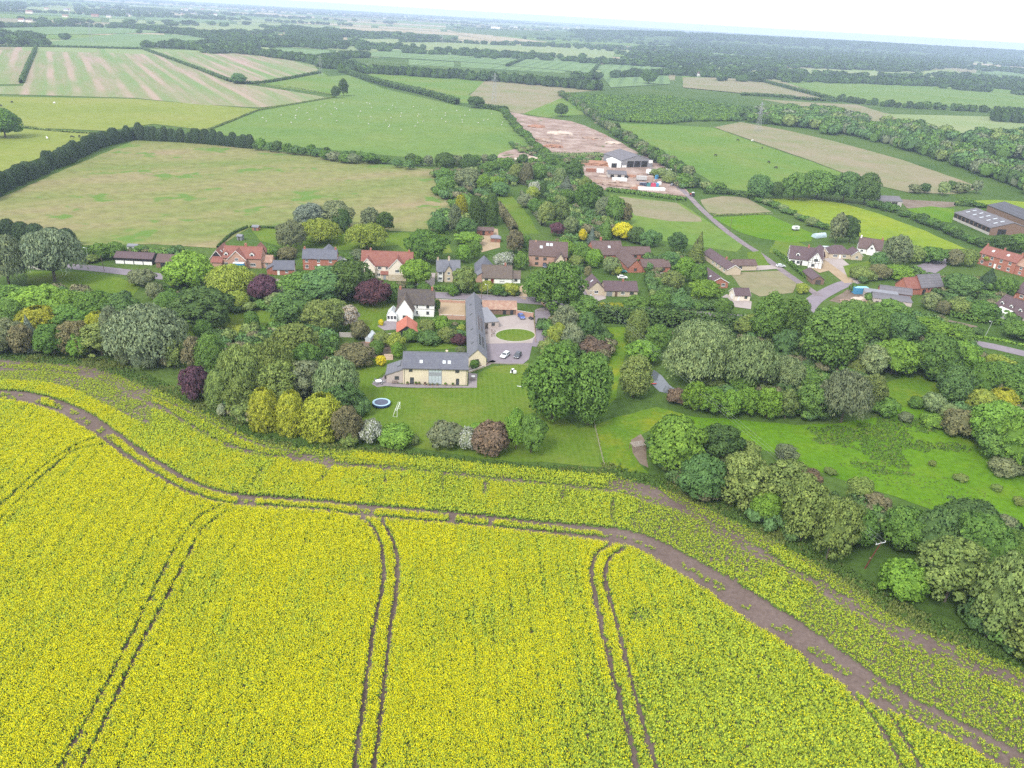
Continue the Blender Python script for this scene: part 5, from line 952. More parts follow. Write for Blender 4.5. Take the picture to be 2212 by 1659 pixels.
    def onroof(s, bi, side, a, t, w, l, mat, name='skylight', fm=None, lift=.17, thick=.08):
        """a: place along the ridge; t: 0 eave .. 1 ridge; side -1 front/left, 1 back/right"""
        x0,x1,y0,y1,ev,rise,axis,over = s.bl[bi]
        half = (y1-y0)/2 if axis == 'x' else (x1-x0)/2; sl = math.atan2(rise, half); z = ev+rise*t+lift/math.cos(sl)
        if axis == 'x': pos = (a, (y0+half*t) if side < 0 else (y1-half*t), z); rot = (sl if side < 0 else -sl, 0, 0); dims = (w, l)
        else: pos = ((x0+half*t) if side < 0 else (x1-half*t), a, z); rot = (0, -sl if side < 0 else sl, 0); dims = (l, w)
        m = MB(); m.box(-dims[0]/2, dims[0]/2, -dims[1]/2, dims[1]/2, -.06, thick*.5); o = m.build(name, fm or FRAME_G, s.root, loc=pos, rot=rot)
        q = MB(); q.box(-dims[0]/2+.06, dims[0]/2-.06, -dims[1]/2+.06, dims[1]/2-.06, thick*.5, thick*.5+.02); q.build('pane', mat, o); return o
    def dormer(s, bi, a, t, w, hgt, wall, roof, side=-1):
        x0,x1,y0,y1,ev,rise,axis,over = s.bl[bi]; half = (y1-y0)/2; yb = y0+half*t; zb = ev+rise*t; dp = min(hgt/rise*half+.6, half*(1-t))
        e = empty('dormer', (a, yb, zb)); e.parent = s.root
        m = MB(); m.prism([(-w/2,-.4),(w/2,-.4),(w/2,hgt*.62),(0,hgt),(-w/2,hgt*.62)], 'y', 0, dp+.3); m.build('dormer_wall', wall, e)
        m = MB(); k_ = hgt*.38/(w/2); o_ = .18; m.prism([(-w/2-o_,hgt*.62-o_*k_),(0,hgt+.02),(w/2+o_,hgt*.62-o_*k_),(w/2+o_,hgt*.62-o_*k_+.12),(0,hgt+.14),(-w/2-o_,hgt*.62-o_*k_+.12)], 'y', -.2, dp+.7); m.build('dormer_roof', roof, e)
        f, p = winmesh(w*.7, hgt*.52, FRAME_W, GLASS); g = link('window', f, e, (0,0,.05)); 
        q = MB(); q.box(-w*.3, w*.3, -.075, -.062, .13, hgt*.5); q.build('pane', GLASS, g)
def along_ridge(front, back, z, width):
    a = P(*front, z)[:2]; b = P(*back, z)[:2]; d = (b-a)/np.linalg.norm(b-a); n = np.array([d[1], -d[0]]); return a-n*width/2, a+n*width/2, float(np.linalg.norm(b-a))

# --- stone barn house
h = House('stone_barn_house', 'cream stone barn house with slate roof facing the front lawn', (871,829), (1009,832))
h.block(0, h.L, 0, 8, 5.3, 3.2, 'x', STONE, SLATE)
h.block(-4.9, -.02, .5, 7.6, 2.6, 1.9, 'mx', PINKST, SLATE2)
for u_, z_, w_, hh_, nx_ in ((2.2,4.05,1.0,1.05,2), (2.55,.12,1.15,2.05,2), (15.8,4.05,1.15,1.05,2), (15.95,.15,.95,1.9,1)): h.win('F', u_, z_, w_, hh_, fm=FRAME_D, nx=nx_)
g_ = MB(); g_.box(7.4, 11.3, -.05, .02, .05, 5.25); scr = h.part('glazed_screen', g_, FRAME_G)
for z0_, z1_ in ((.3,2.75), (3.95,5.1)):
    for i in range(4):
        a0 = 7.55+i*.93; q = MB(); q.box(a0, a0+.82, -.075, -.052, z0_, z1_); h.part('pane', q, GLASSL, scr)
for x_ in (.35, h.L-.35): q = MB(); q.tube((x_, -.07, 0), (x_, -.07, 5.2), .05); h.part('downpipe', q, FRAME_D)
q = MB(); q.tube((-.3, -.42, 5.05), (h.L+.3, -.42, 5.05), .07); h.part('gutter', q, FRAME_D)
for a_ in (5.2, 11.9, 13.4): h.onroof(0, -1, a_, .36, .85, 1.0, GLASSL, fm=FRAME_W)
h.chim(12.6, 4.4, 8.0, 9.2, .6, .5, STONE, 1)
h.win('F', -1.9, 1.2, 1.25, 1.0, bi=1, fm=FRAME_D, nx=3); h.door('L', 2.2, .05, .9, 2.0, FRAME_D, bi=1); h.win('L', 4.6, 1.0, .8, 1.0, bi=1, fm=FRAME_D)
q = MB(); q.box(-.5,.5,-1.6,1.6,0,.08); q.build('roof_glazing', GLASS, h.root, loc=(-1.5, 5.0, 4.22), rot=(0,-.37,0))
# --- long slate barn
LA, LB = np.array([-14.05,222.6]), np.array([-8.45,223.1])
h = House('long_barn', 'long narrow slate-roofed barn with solar panels on one slope', LA, LB); h.block(0, h.L, 0, 54, 3.0, 2.75, 'y', STONE, SLATE2)
h.win('F', 2.8, 1.5, 1.1, 1.0, fm=FRAME_D)
for (ya, yb, ncol) in ((5.0, 14.8, 5), (18.5, 32.0, 7)):
    for i in range(ncol):
        for r_ in range(2):
            l_ = (yb-ya)/ncol; h.onroof(0, 1, ya+l_*(i+.5), .30+.36*r_, l_-.12, 1.2, SOLAR, name='solar_panel', fm=FRAME_G, lift=.22)
for y_ in (4, 9, 16, 22, 28): h.win('R', y_, .9, 1.2, 1.2, fm=FRAME_D)
for y_ in (12.5, 33): h.door('R', y_, .05, 1.0, 2.1, FRAME_D)
for y_ in (8, 20, 34, 44): h.onroof(0, -1, y_, .5, .8, 1.0, GLASS, fm=FRAME_D)
h = House('courtyard_annex', 'low annex with flat pale grey roof beside the courtyard', (1044,711), (1077,708), 'building'); h.block(0, h.L, 0, 12.5, 2.35, .75, 'my', PINKST, FELT, over=.2, end=.15)
h.win('F', 3.6, 1.0, 1.2, 1.0, fm=FRAME_D); h.door('F', 1.2, .05, 1.0, 2., FRAME_D); h.win('R', 3, 1., 1.2, 1., fm=FRAME_D)
h = House('tiled_cart_shed', 'low timber cart shed with mottled orange pantiles by the road', (1043,679), (1115,680), 'barn'); h.block(0, h.L, 0, 5.2, 2.2, 2.1, 'x', TIMBB, PANT)
for i in range(5): h.door('F', 6.6+i*1.35, .05, 1.15, 1.95, BLACKT if i % 2 else TIMBB, name='bay_door', handle=False)
def wall_seg(A, B, hgt, th, mat, label, name='garden_wall', piers=True):
    w = House(name, label, A, B, 'wall'); m = MB(); m.box(0, w.L, -th/2, th/2, -.05, hgt); w.part('wall', m, mat)
    c = MB(); c.box(-.03, w.L+.03, -th/2-.04, th/2+.04, hgt+.002, hgt+.08); w.part('coping', c, CONC)
    if piers:
        n = max(1, int(w.L/4))
        for i in range(n+1): q = MB(); x_ = w.L*i/n; q.box(x_-.2, x_+.2, -th/2-.06, th/2+.06, -.05, hgt+.16); w.part('pier', q, mat)
wall_seg((1116,681), (1151,687), 1.9, .3, BRICKP, 'pink brick wall right of the pantiled cart shed')
wall_seg((950,689), (1004,691), 1.6, .3, BRICKP, 'brick wall below the orange gravel yard')
wall_seg((944,652), (1004,655), 1.0, .25, BRICKP, 'low brick wall between orange yard and road')
wall_seg((1170,655), (1188,672), 1.0, .3, BRICKP, 'low wall beside the courtyard drive')
wall_seg((735,728), (845,730), 1.5, .25, CONC, 'grey garden wall behind the kitchen garden')
wall_seg((60,580), (104,584), 1.5, .25, CONC, 'grey wall segment by the left lawn')
wall_seg((1012,806), (1045,793), .5, .3, BUFF, 'low curved terrace wall beside the long barn', piers=False)
# --- white house group
h = House('white_house', 'white rendered house with dark mossy tiled roof beside the road', (895,683), (937,684.5)); L_ = h.L
h.block(-5.8, L_, 0, 6.5, 4.75, 4.2, 'x', WHITE, DRKT); h.block(-6.0, -.2, -5.2, 3.2, 3.7, 4.4, 'y', WHITE, THAT)
for u_ in (1.0, 4.8):
    for z_ in (.9, 3.3): h.win('F', u_, z_, 1.0 if u_ > 2 else .5, 1.1, fm=FRAME_D, nx=3 if u_ > 2 else 1)
h.win('L', 3, 1, 1., 1.1, fm=FRAME_D); h.win('F', -3.1, .9, 1.2, 1.2, bi=1, fm=FRAME_D); h.chim(L_-.8, 3.25, 8.5, 10.1); h.chim(-5.2, 3.25, 8.5, 10.0); q = MB(); q.box(-.1, L_, -.04, .0, 2.75, 2.88); h.part('string_course', q, FRAME_D); h.win('R', 3.2, 3.4, 1., 1., fm=FRAME_D)
A_, B_, l_ = along_ridge((879,704), (879,681), 4.6, 6.6)
h = House('red_roofed_outbuilding', 'black boarded outbuilding with bright red tiled roof and pointed gable', A_, B_, 'outbuilding'); h.block(0, h.L, 0, 9, 2.2, 2.4, 'y', BLACKT, CLAY, over=.3)
h.door('F', 3.3, .05, 2.2, 2.0, BLACKT)
h = House('conservatory', 'white framed glass conservatory against the white house', (836,694), (857,695), 'conservatory'); L_ = h.L
h.block(0, L_, 0, 4.6, 2.4, 1.7, 'y', FRAME_W, GLASSL, over=.1, end=.05)
for i in range(3):
    h.win('F', L_*(i+.5)/3, .8, L_/3-.15, 1.4, nx=1)
for i in range(4): h.win('L', 4.6*(i+.5)/4, .8, .95, 1.4, nx=1)
for i in range(5): 
    for s_ in (-1,1): q = MB(); y_ = 4.6*i/4; q.tube((L_/2, y_, 4.33), (L_/2+s_*(L_/2+.05), y_, 2.55), .05); h.part('glazing_bar', q, FRAME_W)
h = House('greenhouse', 'small glass greenhouse in the kitchen garden', (789,741), (800,742), 'greenhouse'); L_ = h.L; q = MB(); q.box(0, L_, 0, 5.5, 0, .5); h.part('base', q, BRICKP)
q = MB(); q.prism([(0.04,.5),(L_-.04,.5),(L_-.04,1.7),(L_/2,2.5),(.04,1.7)], 'y', .04, 5.46); h.part('glass', q, GLASSL)
for y_ in np.linspace(0, 5.5, 6):
    q = MB(); q.tube((0, y_, .5), (0, y_, 1.72), .035); q.tube((L_, y_, .5), (L_, y_, 1.72), .035); q.tube((0, y_, 1.72), (L_/2, y_, 2.54), .035); q.tube((L_, y_, 1.72), (L_/2, y_, 2.54), .035); h.part('glazing_bar', q, FRAME_W)
# --- cream house with two gables
h = House('cream_gabled_house', 'cream house with red roof and two front gables', (780,602), (890,606)); L_ = h.L
h.block(0, L_, 1.5, 9.5, 5.5, 4.6, 'x', CREAM, REDT); h.block(-.3, 5.6, 0, 5, 5.3, 3.2, 'y', CREAM, REDT, barge=FRAME_W); h.block(11.2, 18.2, -1.2, 5, 5.2, 3.8, 'y', CREAM, REDT, barge=FRAME_W); h.block(8.0, 11.0, -.2, 1.5, 2.3, .7, 'my', BUFF, REDT)
for bx_ in ((-.35,5.65,-.06,0), (11.15,18.25,-1.26,-1.2)): q = MB(); q.box(bx_[0], bx_[1], bx_[2], bx_[3]+.02, 0, 2.6); h.part('brick_plinth', q, BUFF)
for bi_, u_, z_, w_ in ((1,2.6,3.3,1.4),(1,2.6,.9,1.6),(2,14.7,3.5,1.6),(2,13.2,.9,1.1),(2,16.4,.9,1.1),(0,7.4,3.7,1.5),(0,10.2,3.7,.9),(0,7.0,.9,1.2)): h.win('F', u_, z_, w_, 1.2, bi=bi_, fm=FRAME_W, nx=3 if w_ > 1.3 else 2, name='window') if bi_ != 1 and bi_ != 2 else h.win('F', u_, z_, w_, 1.2, bi=bi_, nx=3)
h.door('F', 9.5, .05, 1.0, 2.1, FRAME_G, bi=3); h.chim(3.5, 5.5, 9.2, 11.2); h.chim(L_-1.5, 5.5, 9.2, 11.0)
# --- big red house
h = House('large_brick_house', 'large pinkish brick house with several red tiled roofs and dormers', (484,577), (565,580)); L_ = h.L
h.block(0, L_, 0, 8, 4.2, 3.6, 'x', BRICKP, REDT); h.block(2.2, 9.4, -1.6, 4, 4.0, 3.5, 'y', BRICKP, REDT, barge=FRAME_W); h.block(-5.8, -.3, 1.5, 13, 3.0, 3.4, 'y', BRICKP, REDT, barge=FRAME_W); h.block(9.5, 14.5, 6, 14, 4.0, 3.0, 'y', BRICKP, REDT); h.block(L_+.02, L_+4, 1, 6.5, 2.5, 2.0, 'x', BRICKP, PANT); h.block(-4.4, -.35, -1.2, 1.5, 2.4, 1.6, 'my', BRICKP, REDT)
h.dormer(0, 1.1, .15, 1.6, 1.7, WHITE, REDT); h.dormer(0, 11.5, .15, 1.8, 1.8, WHITE, REDT)
for bi_, u_, z_, w_ in ((1,5.8,3.3,1.4),(1,4.0,.9,1.3),(1,7.9,.9,1.3),(0,11.8,.9,2.2),(0,1.1,.9,1.4),(4,L_+2,.9,1.2)): h.win('F', u_, z_, w_, 1.2, bi=bi_, nx=3)
h.chim(8.5, 4, 7.0, 9.2, .9, .7); q = MB(); q.prism([(-5.4,3.6),(-.7,3.6),(-3.05,5.9)], 'y', 1.42, 1.5); h.part('gable_boarding', q, BLACKT)
for a_, t_ in ((5,.6),(8,.5)): h.onroof(2, 1, a_, t_, .9, 1.1, GLASSL, fm=FRAME_W)
h = House('slate_garage', 'brick garage with slate hipped roof in front of the houses', (591,594), (636,594), 'garage'); L_ = h.L; h.block(0, L_, 0, 6, 2.4, 2.6, 'x', BRICK, SLATE); h.block(-2.6, -.02, .8, 5.2, 2.2, 1.4, 'mx', BRICK, SLATE)
h.win('F', 5.2, .9, 1.2, 1.1); h.door('R', 3, .05, 2.2, 2.0, LEADW, handle=False); h.door('F', 2, .05, .9, 2., LEADW)
h = House('brick_slate_house', 'red brick house with slate roof and white door', (655,583), (728,584.5)); L_ = h.L; h.block(0, L_, 0, 7, 5.0, 2.9, 'x', BRICK, SLATE); h.block(6.2, 12.4, 6.9, 14, 4.6, 2.6, 'y', BRICK, SLATE); h.block(L_+.02, L_+3.4, 2, 7, 2.6, 1.3, 'my', WHITE, CORR)
for u_ in (1.6, 6.4, 11.2): h.win('F', u_, 3.4, 1.2, 1.2)
for u_ in (1.6, 11.2): h.win('F', u_, .9, 1.3, 1.3)
h.door('F', 6.4, .05, 1.3, 2.5, LEADW); h.win('R', 3.5, 3.4, 1., 1.1); h.chim(.6, 3.5, 7.3, 8.8); h.chim(L_-.6, 3.5, 7.3, 8.8); q = MB(); q.box(0, L_, -.05, 0, 4.75, 4.95); h.part('eaves_band', q, FRAME_W)
# --- stables at the left
h = House('stable_block', 'long stable with black boards, white lower wall and brown roof', (249,569), (330,573), 'stable'); L_ = h.L; h.block(0, L_, 0, 6.2, 2.6, 1.5, 'x', BLACKT, PURP)
for i in range(4): q = MB(); q.box(.25+i*3.75, 3.65+i*3.75, -.06, 0, .02, 1.35); h.part('lower_panel', q, WHITE)
for i in range(4): h.door('F', 1.9+i*3.75, 1.45, 1.1, .9, SHADEBK, name='stable_hatch', handle=False)
h = House('brown_barn', 'brown roofed barn right of the long stable', (338,578), (392,581), 'barn'); L_ = h.L; h.block(0, L_, 0, 6.5, 2.5, 2.2, 'x', TIMBB, BRNT); h.door('F', 3, .05, 2.4, 2.2, BLACKT, handle=False); h.door('F', 7, .05, 1.2, 2., FRAME_D)
h = House('shed', 'small white-roofed shed behind the long stable', (276,541), (296,542), 'shed'); h.block(0, h.L, 0, 3, 1.9, .5, 'x', WHITE, FELT); h.door('F', 1.5, .05, .9, 1.7, GREY_D)
# --- small stone house and its neighbour
h = House('stone_cottage', 'small grey-roofed stone house with central pointed gable', (943,607), (993,608)); L_ = h.L; h.block(0, L_, 0, 6.8, 4.4, 3.4, 'x', BUFF, SLATE2); h.block(3.2, 6.6, -1.2, 3, 4.2, 2.7, 'y', BUFF, SLATE2); h.block(.4, 2.5, -1.0, .0, 4.3, .3, 'my', WHITE, SLATE2)
for z_ in (.9, 3.0): h.win('F', 1.45, z_, 1.5, 1.1, bi=2, nx=3); h.win('F', 8.1, z_, 1.2, 1.1, nx=3)
h.win('F', 4.9, 3.2, 1.1, 1.1, bi=1); h.win('F', 4.9, .8, 1.1, 1.2, bi=1); h.chim(5, 3.4, 7.4, 9.3, .8, .6, BUFF); h.chim(.5, 3.4, 7.4, 8.8, .6, .6, BUFF)
h = House('brown_roofed_cottage', 'low cottage with big old brown tiled roof beside the road', (1041,611), (1105,613)); L_ = h.L; h.block(0, L_, 0, 7.5, 2.4, 4.0, 'x', CREAM, THAT); h.block(-2.6, 4.8, 6.5, 17, 2.8, 4.6, 'y', CREAM, SLATE, hip=.6); h.block(-3.3, -.02, .5, 7, 2.0, 2.2, 'mx', BRICKP, SLATE2); h.block(L_+.02, L_+3.6, 1, 6, 2.2, 2.2, 'x', WHITE, THAT)
h.door('F', 4.2, .05, 1.2, 2.0, RED_D); h.win('F', 1.8, .8, 1.4, 1.1, fm=FRAME_D, nx=3); h.win('F', 8.2, .8, 1.8, 1.1, fm=FRAME_D, nx=3); h.win('F', L_+1.8, .8, 1.2, 1.0, bi=3, fm=FRAME_D); q = MB(); q.box(5.2, L_, -.04, 0, 0, 2.3); h.part('white_front', q, WHITE); h.chim(9.5, 3.75, 5.9, 7.6)
# --- timber stables
h = House('timber_stable', 'red-brown timber stable with dark doorway in a back garden', (1030,508), (1066,509), 'stable'); L_ = h.L; h.block(0, L_, 0, 4.2, 2.5, 1.0, 'x', TIMB, BRNT); h.door('F', L_*.4, .05, 1.2, 2.1, SHADEBK, handle=False); h.win('F', L_*.75, 1.2, 1., .7, fm=FRAME_B)
h = House('timber_shed', 'small red timber shed with pale roof beside the stable', (1060,523), (1081,524), 'shed'); L_ = h.L; h.block(0, L_, 0, 4, 2.0, 1.2, 'x', TIMB, FELT, hip=.7); h.door('F', L_*.5, .05, 1., 1.8, TIMBB)
# --- tiled house with skylights
h = House('skylight_house', 'brown tiled brick house with three skylights and twin rear gables', (1149,575), (1219,579)); L_ = h.L; h.block(-1.6, L_+.8, 0, 9.5, 5.2, 5.0, 'x', BRICKP, BRNT); h.block(1.2, 5.2, 8.9, 14.5, 4.4, 2.8, 'y', BRICKP, BRNT); h.block(8.2, 12.2, 8.9, 14.5, 4.4, 2.8, 'y', BRICKP, BRNT); h.block(L_-4.5, L_-.1, -4.5, .02, 4.0, 3.4, 'y', BUFF, BRNT)
for a_, t_ in ((3.6,.55),(6.4,.75),(8.0,.75)): h.onroof(0, -1, a_, t_, 1.2, 1.3, GLASSL, fm=FRAME_W)
for u_ in (2.0, 5.5): h.win('F', u_, 3.1, 1.5, 1.2, fm=FRAME_B, nx=3); h.win('F', u_, .8, 1.5, 1.2, fm=FRAME_B, nx=3)
h.door('F', 7.6, .05, 1., 2.1, FRAME_B); h.win('F', L_-2.3, 3.0, 1.3, 1.1, bi=3, fm=FRAME_B); h.chim(1.2, 4.5, 8.6, 10.4, .7, .6, BRICKP)
A_, B_, l_ = along_ridge((1247,594), (1231,571), 3.2, 3.8)
h = House('green_door_garage', 'narrow pale garage with green door beside a driveway', A_, B_, 'garage'); h.block(0, h.L, 0, l_, 2.3, .8, 'y', WHITE, CORR, over=.2); h.door('F', 1.9, .05, 2.5, 2.0, GREEN_D)
# --- brick bungalow group
h = House('brick_bungalow_group', 'rambling red brick bungalow with joined brown tiled wings', (1282,562), (1345,562)); L_ = h.L
h.block(0, L_, 0, 12.5, 2.6, 4.6, 'x', BRICK, BRNT); h.block(10.5, 17.0, -19, 6, 2.5, 3.2, 'y', BRICK, BRNT); h.block(L_+.02, 28, 1.5, 8.5, 2.5, 2.4, 'x', BRICK, BRNT); h.block(17.02, 30, -18.5, -11.5, 2.5, 2.3, 'x', BRICK, BRNT)
for u_ in (2.2, 6.8): h.win('F', u_, .8, 1.6, 1.2, fm=FRAME_B, nx=3)
h.onroof(0, -1, 8.0, .55, 1.2, 1.2, GLASSL, fm=FRAME_W); h.door('F', 4.6, .05, 1., 2., FRAME_B); h.win('F', 13.7, .8, 1.4, 1.2, bi=1, fm=FRAME_B, nx=3)
for u_ in (17, 20.5, 24): h.win('F', u_, .8, 1.6, 1.1, bi=2, fm=FRAME_B, nx=3)
for u_ in (20, 23.5, 27): h.win('F', u_, .8, 1.4, 1.1, bi=3, fm=FRAME_B, nx=2)
h.chim(5.5, 9.5, 5.0, 8.2, .9, .7)
# --- tiled bungalow
h = House('tiled_bungalow', 'pale brick bungalow with plum tiled roof and garage doors', (1305,640), (1376,641)); L_ = h.L; h.block(0, L_, 0, 7, 2.5, 2.7, 'x', BUFF, PURP); h.block(-6.4, -.02, .8, 11, 2.7, 3.0, 'y', BUFF, PURP)
h.door('F', 2.0, .05, 2.4, 2.0, GREY_D); h.door('F', 4.8, .05, 1., 2.0, FRAME_B); h.win('F', 7.5, .9, 1.6, 1.1, nx=3); h.win('F', 11.2, .9, 1.6, 1.1, fm=FRAME_D, nx=3); h.win('F', -3.2, .9, 1.6, 1.2, bi=1, nx=2); h.onroof(1, -1, 5, .6, .9, 1.2, GLASSL, fm=FRAME_W); h.chim(8, 3.5, 4.6, 6.0)
# --- long bungalows up the lane
A_, B_, l_ = along_ridge((1588,573), (1534,537), 4.5, 6.6)
h = House('long_bungalow', 'long brown-roofed bungalow with pale end gable beside the dry plot', A_, B_); L_ = h.L; h.block(0, L_, 0, l_, 2.6, 1.9, 'y', BUFF, PURP, barge=FRAME_W); h.block(L_+.02, L_+11, 6.5, 12.5, 2.5, 1.7, 'x', BUFF, BRNT)
for y_ in (3, 7, 11, 15): h.win('L', y_, .9, 1.6, 1.2, nx=3)
h.win('F', L_+3, .9, 1.6, 1.1, bi=1, fm=FRAME_D, nx=3); h.win('R', 3, .9, 1.4, 1.1); h.chim(L_/2, 9, 4.0, 5.6)
A_, B_, l_ = along_ridge((1556,600), (1512,569), 4.6, 8.2)
h = House('brick_gable_bungalow', 'brick-gabled bungalow with long dark roof left of the dry plot', A_, B_); L_ = h.L; h.block(0, L_, 0, l_, 2.5, 2.1, 'y', BRICK, PURP, barge=FRAME_W)
h.win('F', 2.2, .9, 1.8, 1.2, nx=3); h.win('F', 6, .9, 1.8, 1.2, nx=3)
for y_, t_ in ((5,.5),(9,.4)): h.onroof(0, -1, y_, t_, .9, .9, GLASSL, fm=FRAME_W)
h = House('pale_garage', 'pale double garage with dark roof below the dry plot', (1586,650), (1619,650), 'garage'); L_ = h.L; h.block(0, L_, 0, 5.6, 2.4, 2.0, 'x', CREAM, PURP, barge=FRAME_W); h.win('F', L_*.72, 1.0, 1.2, 1.0, fm=FRAME_D); h.door('L', 2.8, .05, 2.6, 2.1, LEADW); h.door('F', L_*.25, .05, .9, 2., LEADW)
# --- half-timbered house
def timbers(h, bi, lo, hi, ev, rise, face, n=4):
    x0,x1,y0,y1 = h.bl[bi][:4]; m = MB()
    for i in range(n+1):
        a = lo+(hi-lo)*i/n; zt = ev+rise*(1-abs((a-(lo+hi)/2)/((hi-lo)/2)))-.1
        if face == 'F': m.box(a-.09, a+.09, y0-.05, y0+.01, .0, zt)
        else: m.box(x0-.05, x0+.01, a-.09, a+.09, 0, zt)
    for z in (2.45, ev):
        if face == 'F': m.box(lo, hi, y0-.045, y0+.01, z-.09, z+.09)
        else: m.box(x0-.045, x0+.01, lo, hi, z-.09, z+.09)
    h.part('timber_frame', m, FRAME_D)
h = House('half_timbered_house', 'white half-timbered house with steep purple-brown roof beside the lane', (1702,570), (1773,578)); L_ = h.L; h.block(0, L_, 0, 8.2, 3.0, 4.8, 'x', WHITE, PURP, barge=FRAME_W); h.block(L_-6.2, L_-.2, -2.6, 4, 3.4, 3.9, 'y', WHITE, PURP, barge=FRAME_W)
timbers(h, 0, 0, 8.2, 3.0, 4.8, 'L', 5); timbers(h, 1, L_-6.2, L_-.2, 3.4, 3.9, 'F', 4); h.dormer(0, 3.8, .22, 1.8, 1.7, WHITE, PURP)
h.win('F', L_-3.2, 3.3, 1.8, 1.2, bi=1, fm=FRAME_D, nx=3); h.win('F', L_-4.2, .8, 1.4, 1.2, bi=1, fm=FRAME_D, nx=3); h.win('F', 2.0, .8, 1.8, 1.2, fm=FRAME_D, nx=3); h.door('F', 5.8, .05, 1., 2.1, FRAME_D); h.win('L', 4, 3.4, 1.2, 1.1, fm=FRAME_D); h.chim(8.2, 4.1, 7.2, 9.0); h.win('F', 4.4, .8, 1.4, 1.2, fm=FRAME_D)
A_, B_, l_ = along_ridge((1770,597), (1749,579), 3.7, 5.2)
h = House('dark_roofed_garage', 'dark roofed timber garage in front of the half-timbered house', A_, B_, 'garage'); h.block(0, h.L, 0, l_, 2.2, 1.6, 'y', TIMBB, PURP); h.door('F', 2.6, .05, 2.4, 2., FRAME_D)
h = House('hipped_bungalow', 'bungalow with hipped plum roof right of the half-timbered house', (1790,558), (1836,560)); L_ = h.L; h.block(0, L_, 0, 9, 2.5, 3.2, 'x', BUFF, PURP, hip=.75); h.block(-5, -.02, 1.5, 7, 2.4, 2.2, 'y', BUFF, PURP, barge=FRAME_W); h.block(L_+.02, L_+5.5, -1, 6, 2.4, 2.3, 'y', BUFF, PURP, barge=FRAME_W); h.win('F', 3, .8, 2.2, 1.2, nx=4); h.win('F', 7.5, .8, 1.6, 1.2, nx=3); h.door('F', 5.4, .05, 1., 2., LEADW); h.win('F', -2.5, .8, 1.5, 1.2, bi=1, nx=3); h.block(.5, 3.5, 9.05, 12.5, 2.3, .8, 'x', FRAME_W, GLASSL, over=.1); h.win('F', L_+2.7, .8, 1.4, 1.2, bi=2, nx=3)
h = House('white_gabled_house', 'white gabled house half hidden by a tree at the yellow field', (1851,546), (1902,553)); L_ = h.L; h.block(0, L_, 0, 8.5, 2.8, 4.2, 'x', WHITE, BRNT); h.block(4.2, 8.2, -1.5, 4, 2.8, 3.0, 'y', WHITE, BRNT); h.win('L', 4.2, 3.2, 1.2, 1.1); h.win('L', 3, .8, 1.3, 1.1); h.win('F', 6.2, 3.0, 1.3, 1.1, bi=1); h.win('F', 2, .8, 1.3, 1.1); h.chim(.6, 4.2, 6.6, 8.2, mat=WHITE); h.chim(L_-.6, 4.2, 6.6, 8.2)
# --- right edge
h = House('long_brick_house', 'long red brick house with red tiled roof and rows of white windows', (2110,569), (2188,592)); L_ = h.L; h.block(0, L_, 0, 7.5, 5.6, 3.0, 'x', BRICK, REDT); h.block(L_+.02, L_+11, .6, 6.5, 4.6, 2.6, 'x', BRICK, PANT)
for u_ in (2.2, 6.6, 11.2, 15.6): h.win('F', u_, 3.7, 1.3, 1.4); h.win('F', u_, .8, 1.4, 1.5)
for a_ in (5.0, 12.5): h.onroof(0, -1, a_, .55, 1.2, 1.2, GLASSL, fm=FRAME_W)
h.chim(.5, 3.75, 8.0, 9.8); h.chim(L_*.5, 3.75, 8.3, 9.9); h.chim(L_-.5, 3.75, 8.0, 9.8); h.door('F', 8.9, .05, 1.1, 2.2, LEADW)
for u_ in (2.5, 7): h.win('F', L_+u_, 2.9, 1.2, 1.2, bi=1); h.win('F', L_+u_, .7, 1.2, 1.2, bi=1)
h = House('flat_roofed_workshop', 'flat grey-roofed workshop beside the rubble yard', (1884,660), (1966,671), 'workshop'); L_ = h.L; h.block(0, L_, 0, 8, 3.2, .25, 'my', PINKST, CORD, over=.15); h.block(-2.5, L_-4, 8.05, 13, 3.0, .25, 'my', PINKST, FELT, over=.15); h.block(4, L_+2, 13.1, 19, 2.8, 1.7, 'x', BRICK, CORD)
h.door('F', 1.5, .05, 1.2, 2.1, FRAME_D); h.win('F', 5, 1.3, 1.4, 1., fm=FRAME_D, nx=3); h.win('F', 9, 1.3, 1.4, 1., fm=FRAME_D, nx=3); h.door('R', 4, .05, 3.2, 2.6, LEADW, handle=False)
h = House('brick_barn', 'red brick barn with grey tiled roof behind the workshop', (1986,637), (2033,634), 'barn'); L_ = h.L; h.block(0, L_, 0, 8, 3.4, 4.2, 'x', BRICK, CORD); h.block(-7, -.02, .5, 7.5, 3.0, 3.6, 'x', BRICK, REDT)
for u_ in (2, 6.5): h.door('F', u_, .05, 1.8, 2.3, SHADEBK, handle=False)
h.win('F', 4.3, 2.0, .9, .8, fm=FRAME_D)
h = House('farm_shed', 'big low farm shed with grey sheet roof and rooflights', (2058,474), (2136,508), 'farm building'); L_ = h.L; h.block(0, L_, 0, 25, 4.2, 3.4, 'x', TIMBB, CORD, over=.4)
for i in range(5):
    for t_ in (.45, .75): h.onroof(0, -1, L_*(i+.6)/5.4, t_, 1.1, 2.4, GLASSL, name='rooflight', fm=CORR)
h.door('R', 7, .05, 5, 3.6, SHADEBK, handle=False); q = MB(); q.box(0, L_, -.06, 0, 0, 1.4); h.part('concrete_wall', q, CONC)
for i in range(9): q = MB(); x_ = L_*(i+.5)/9; q.box(x_-1.7, x_+1.7, -.05, -.0, 1.5, 3.7); h.part('bay_shade_panel', q, SHADEBK)  # dark panels on the solid wall paint the shade of the bays
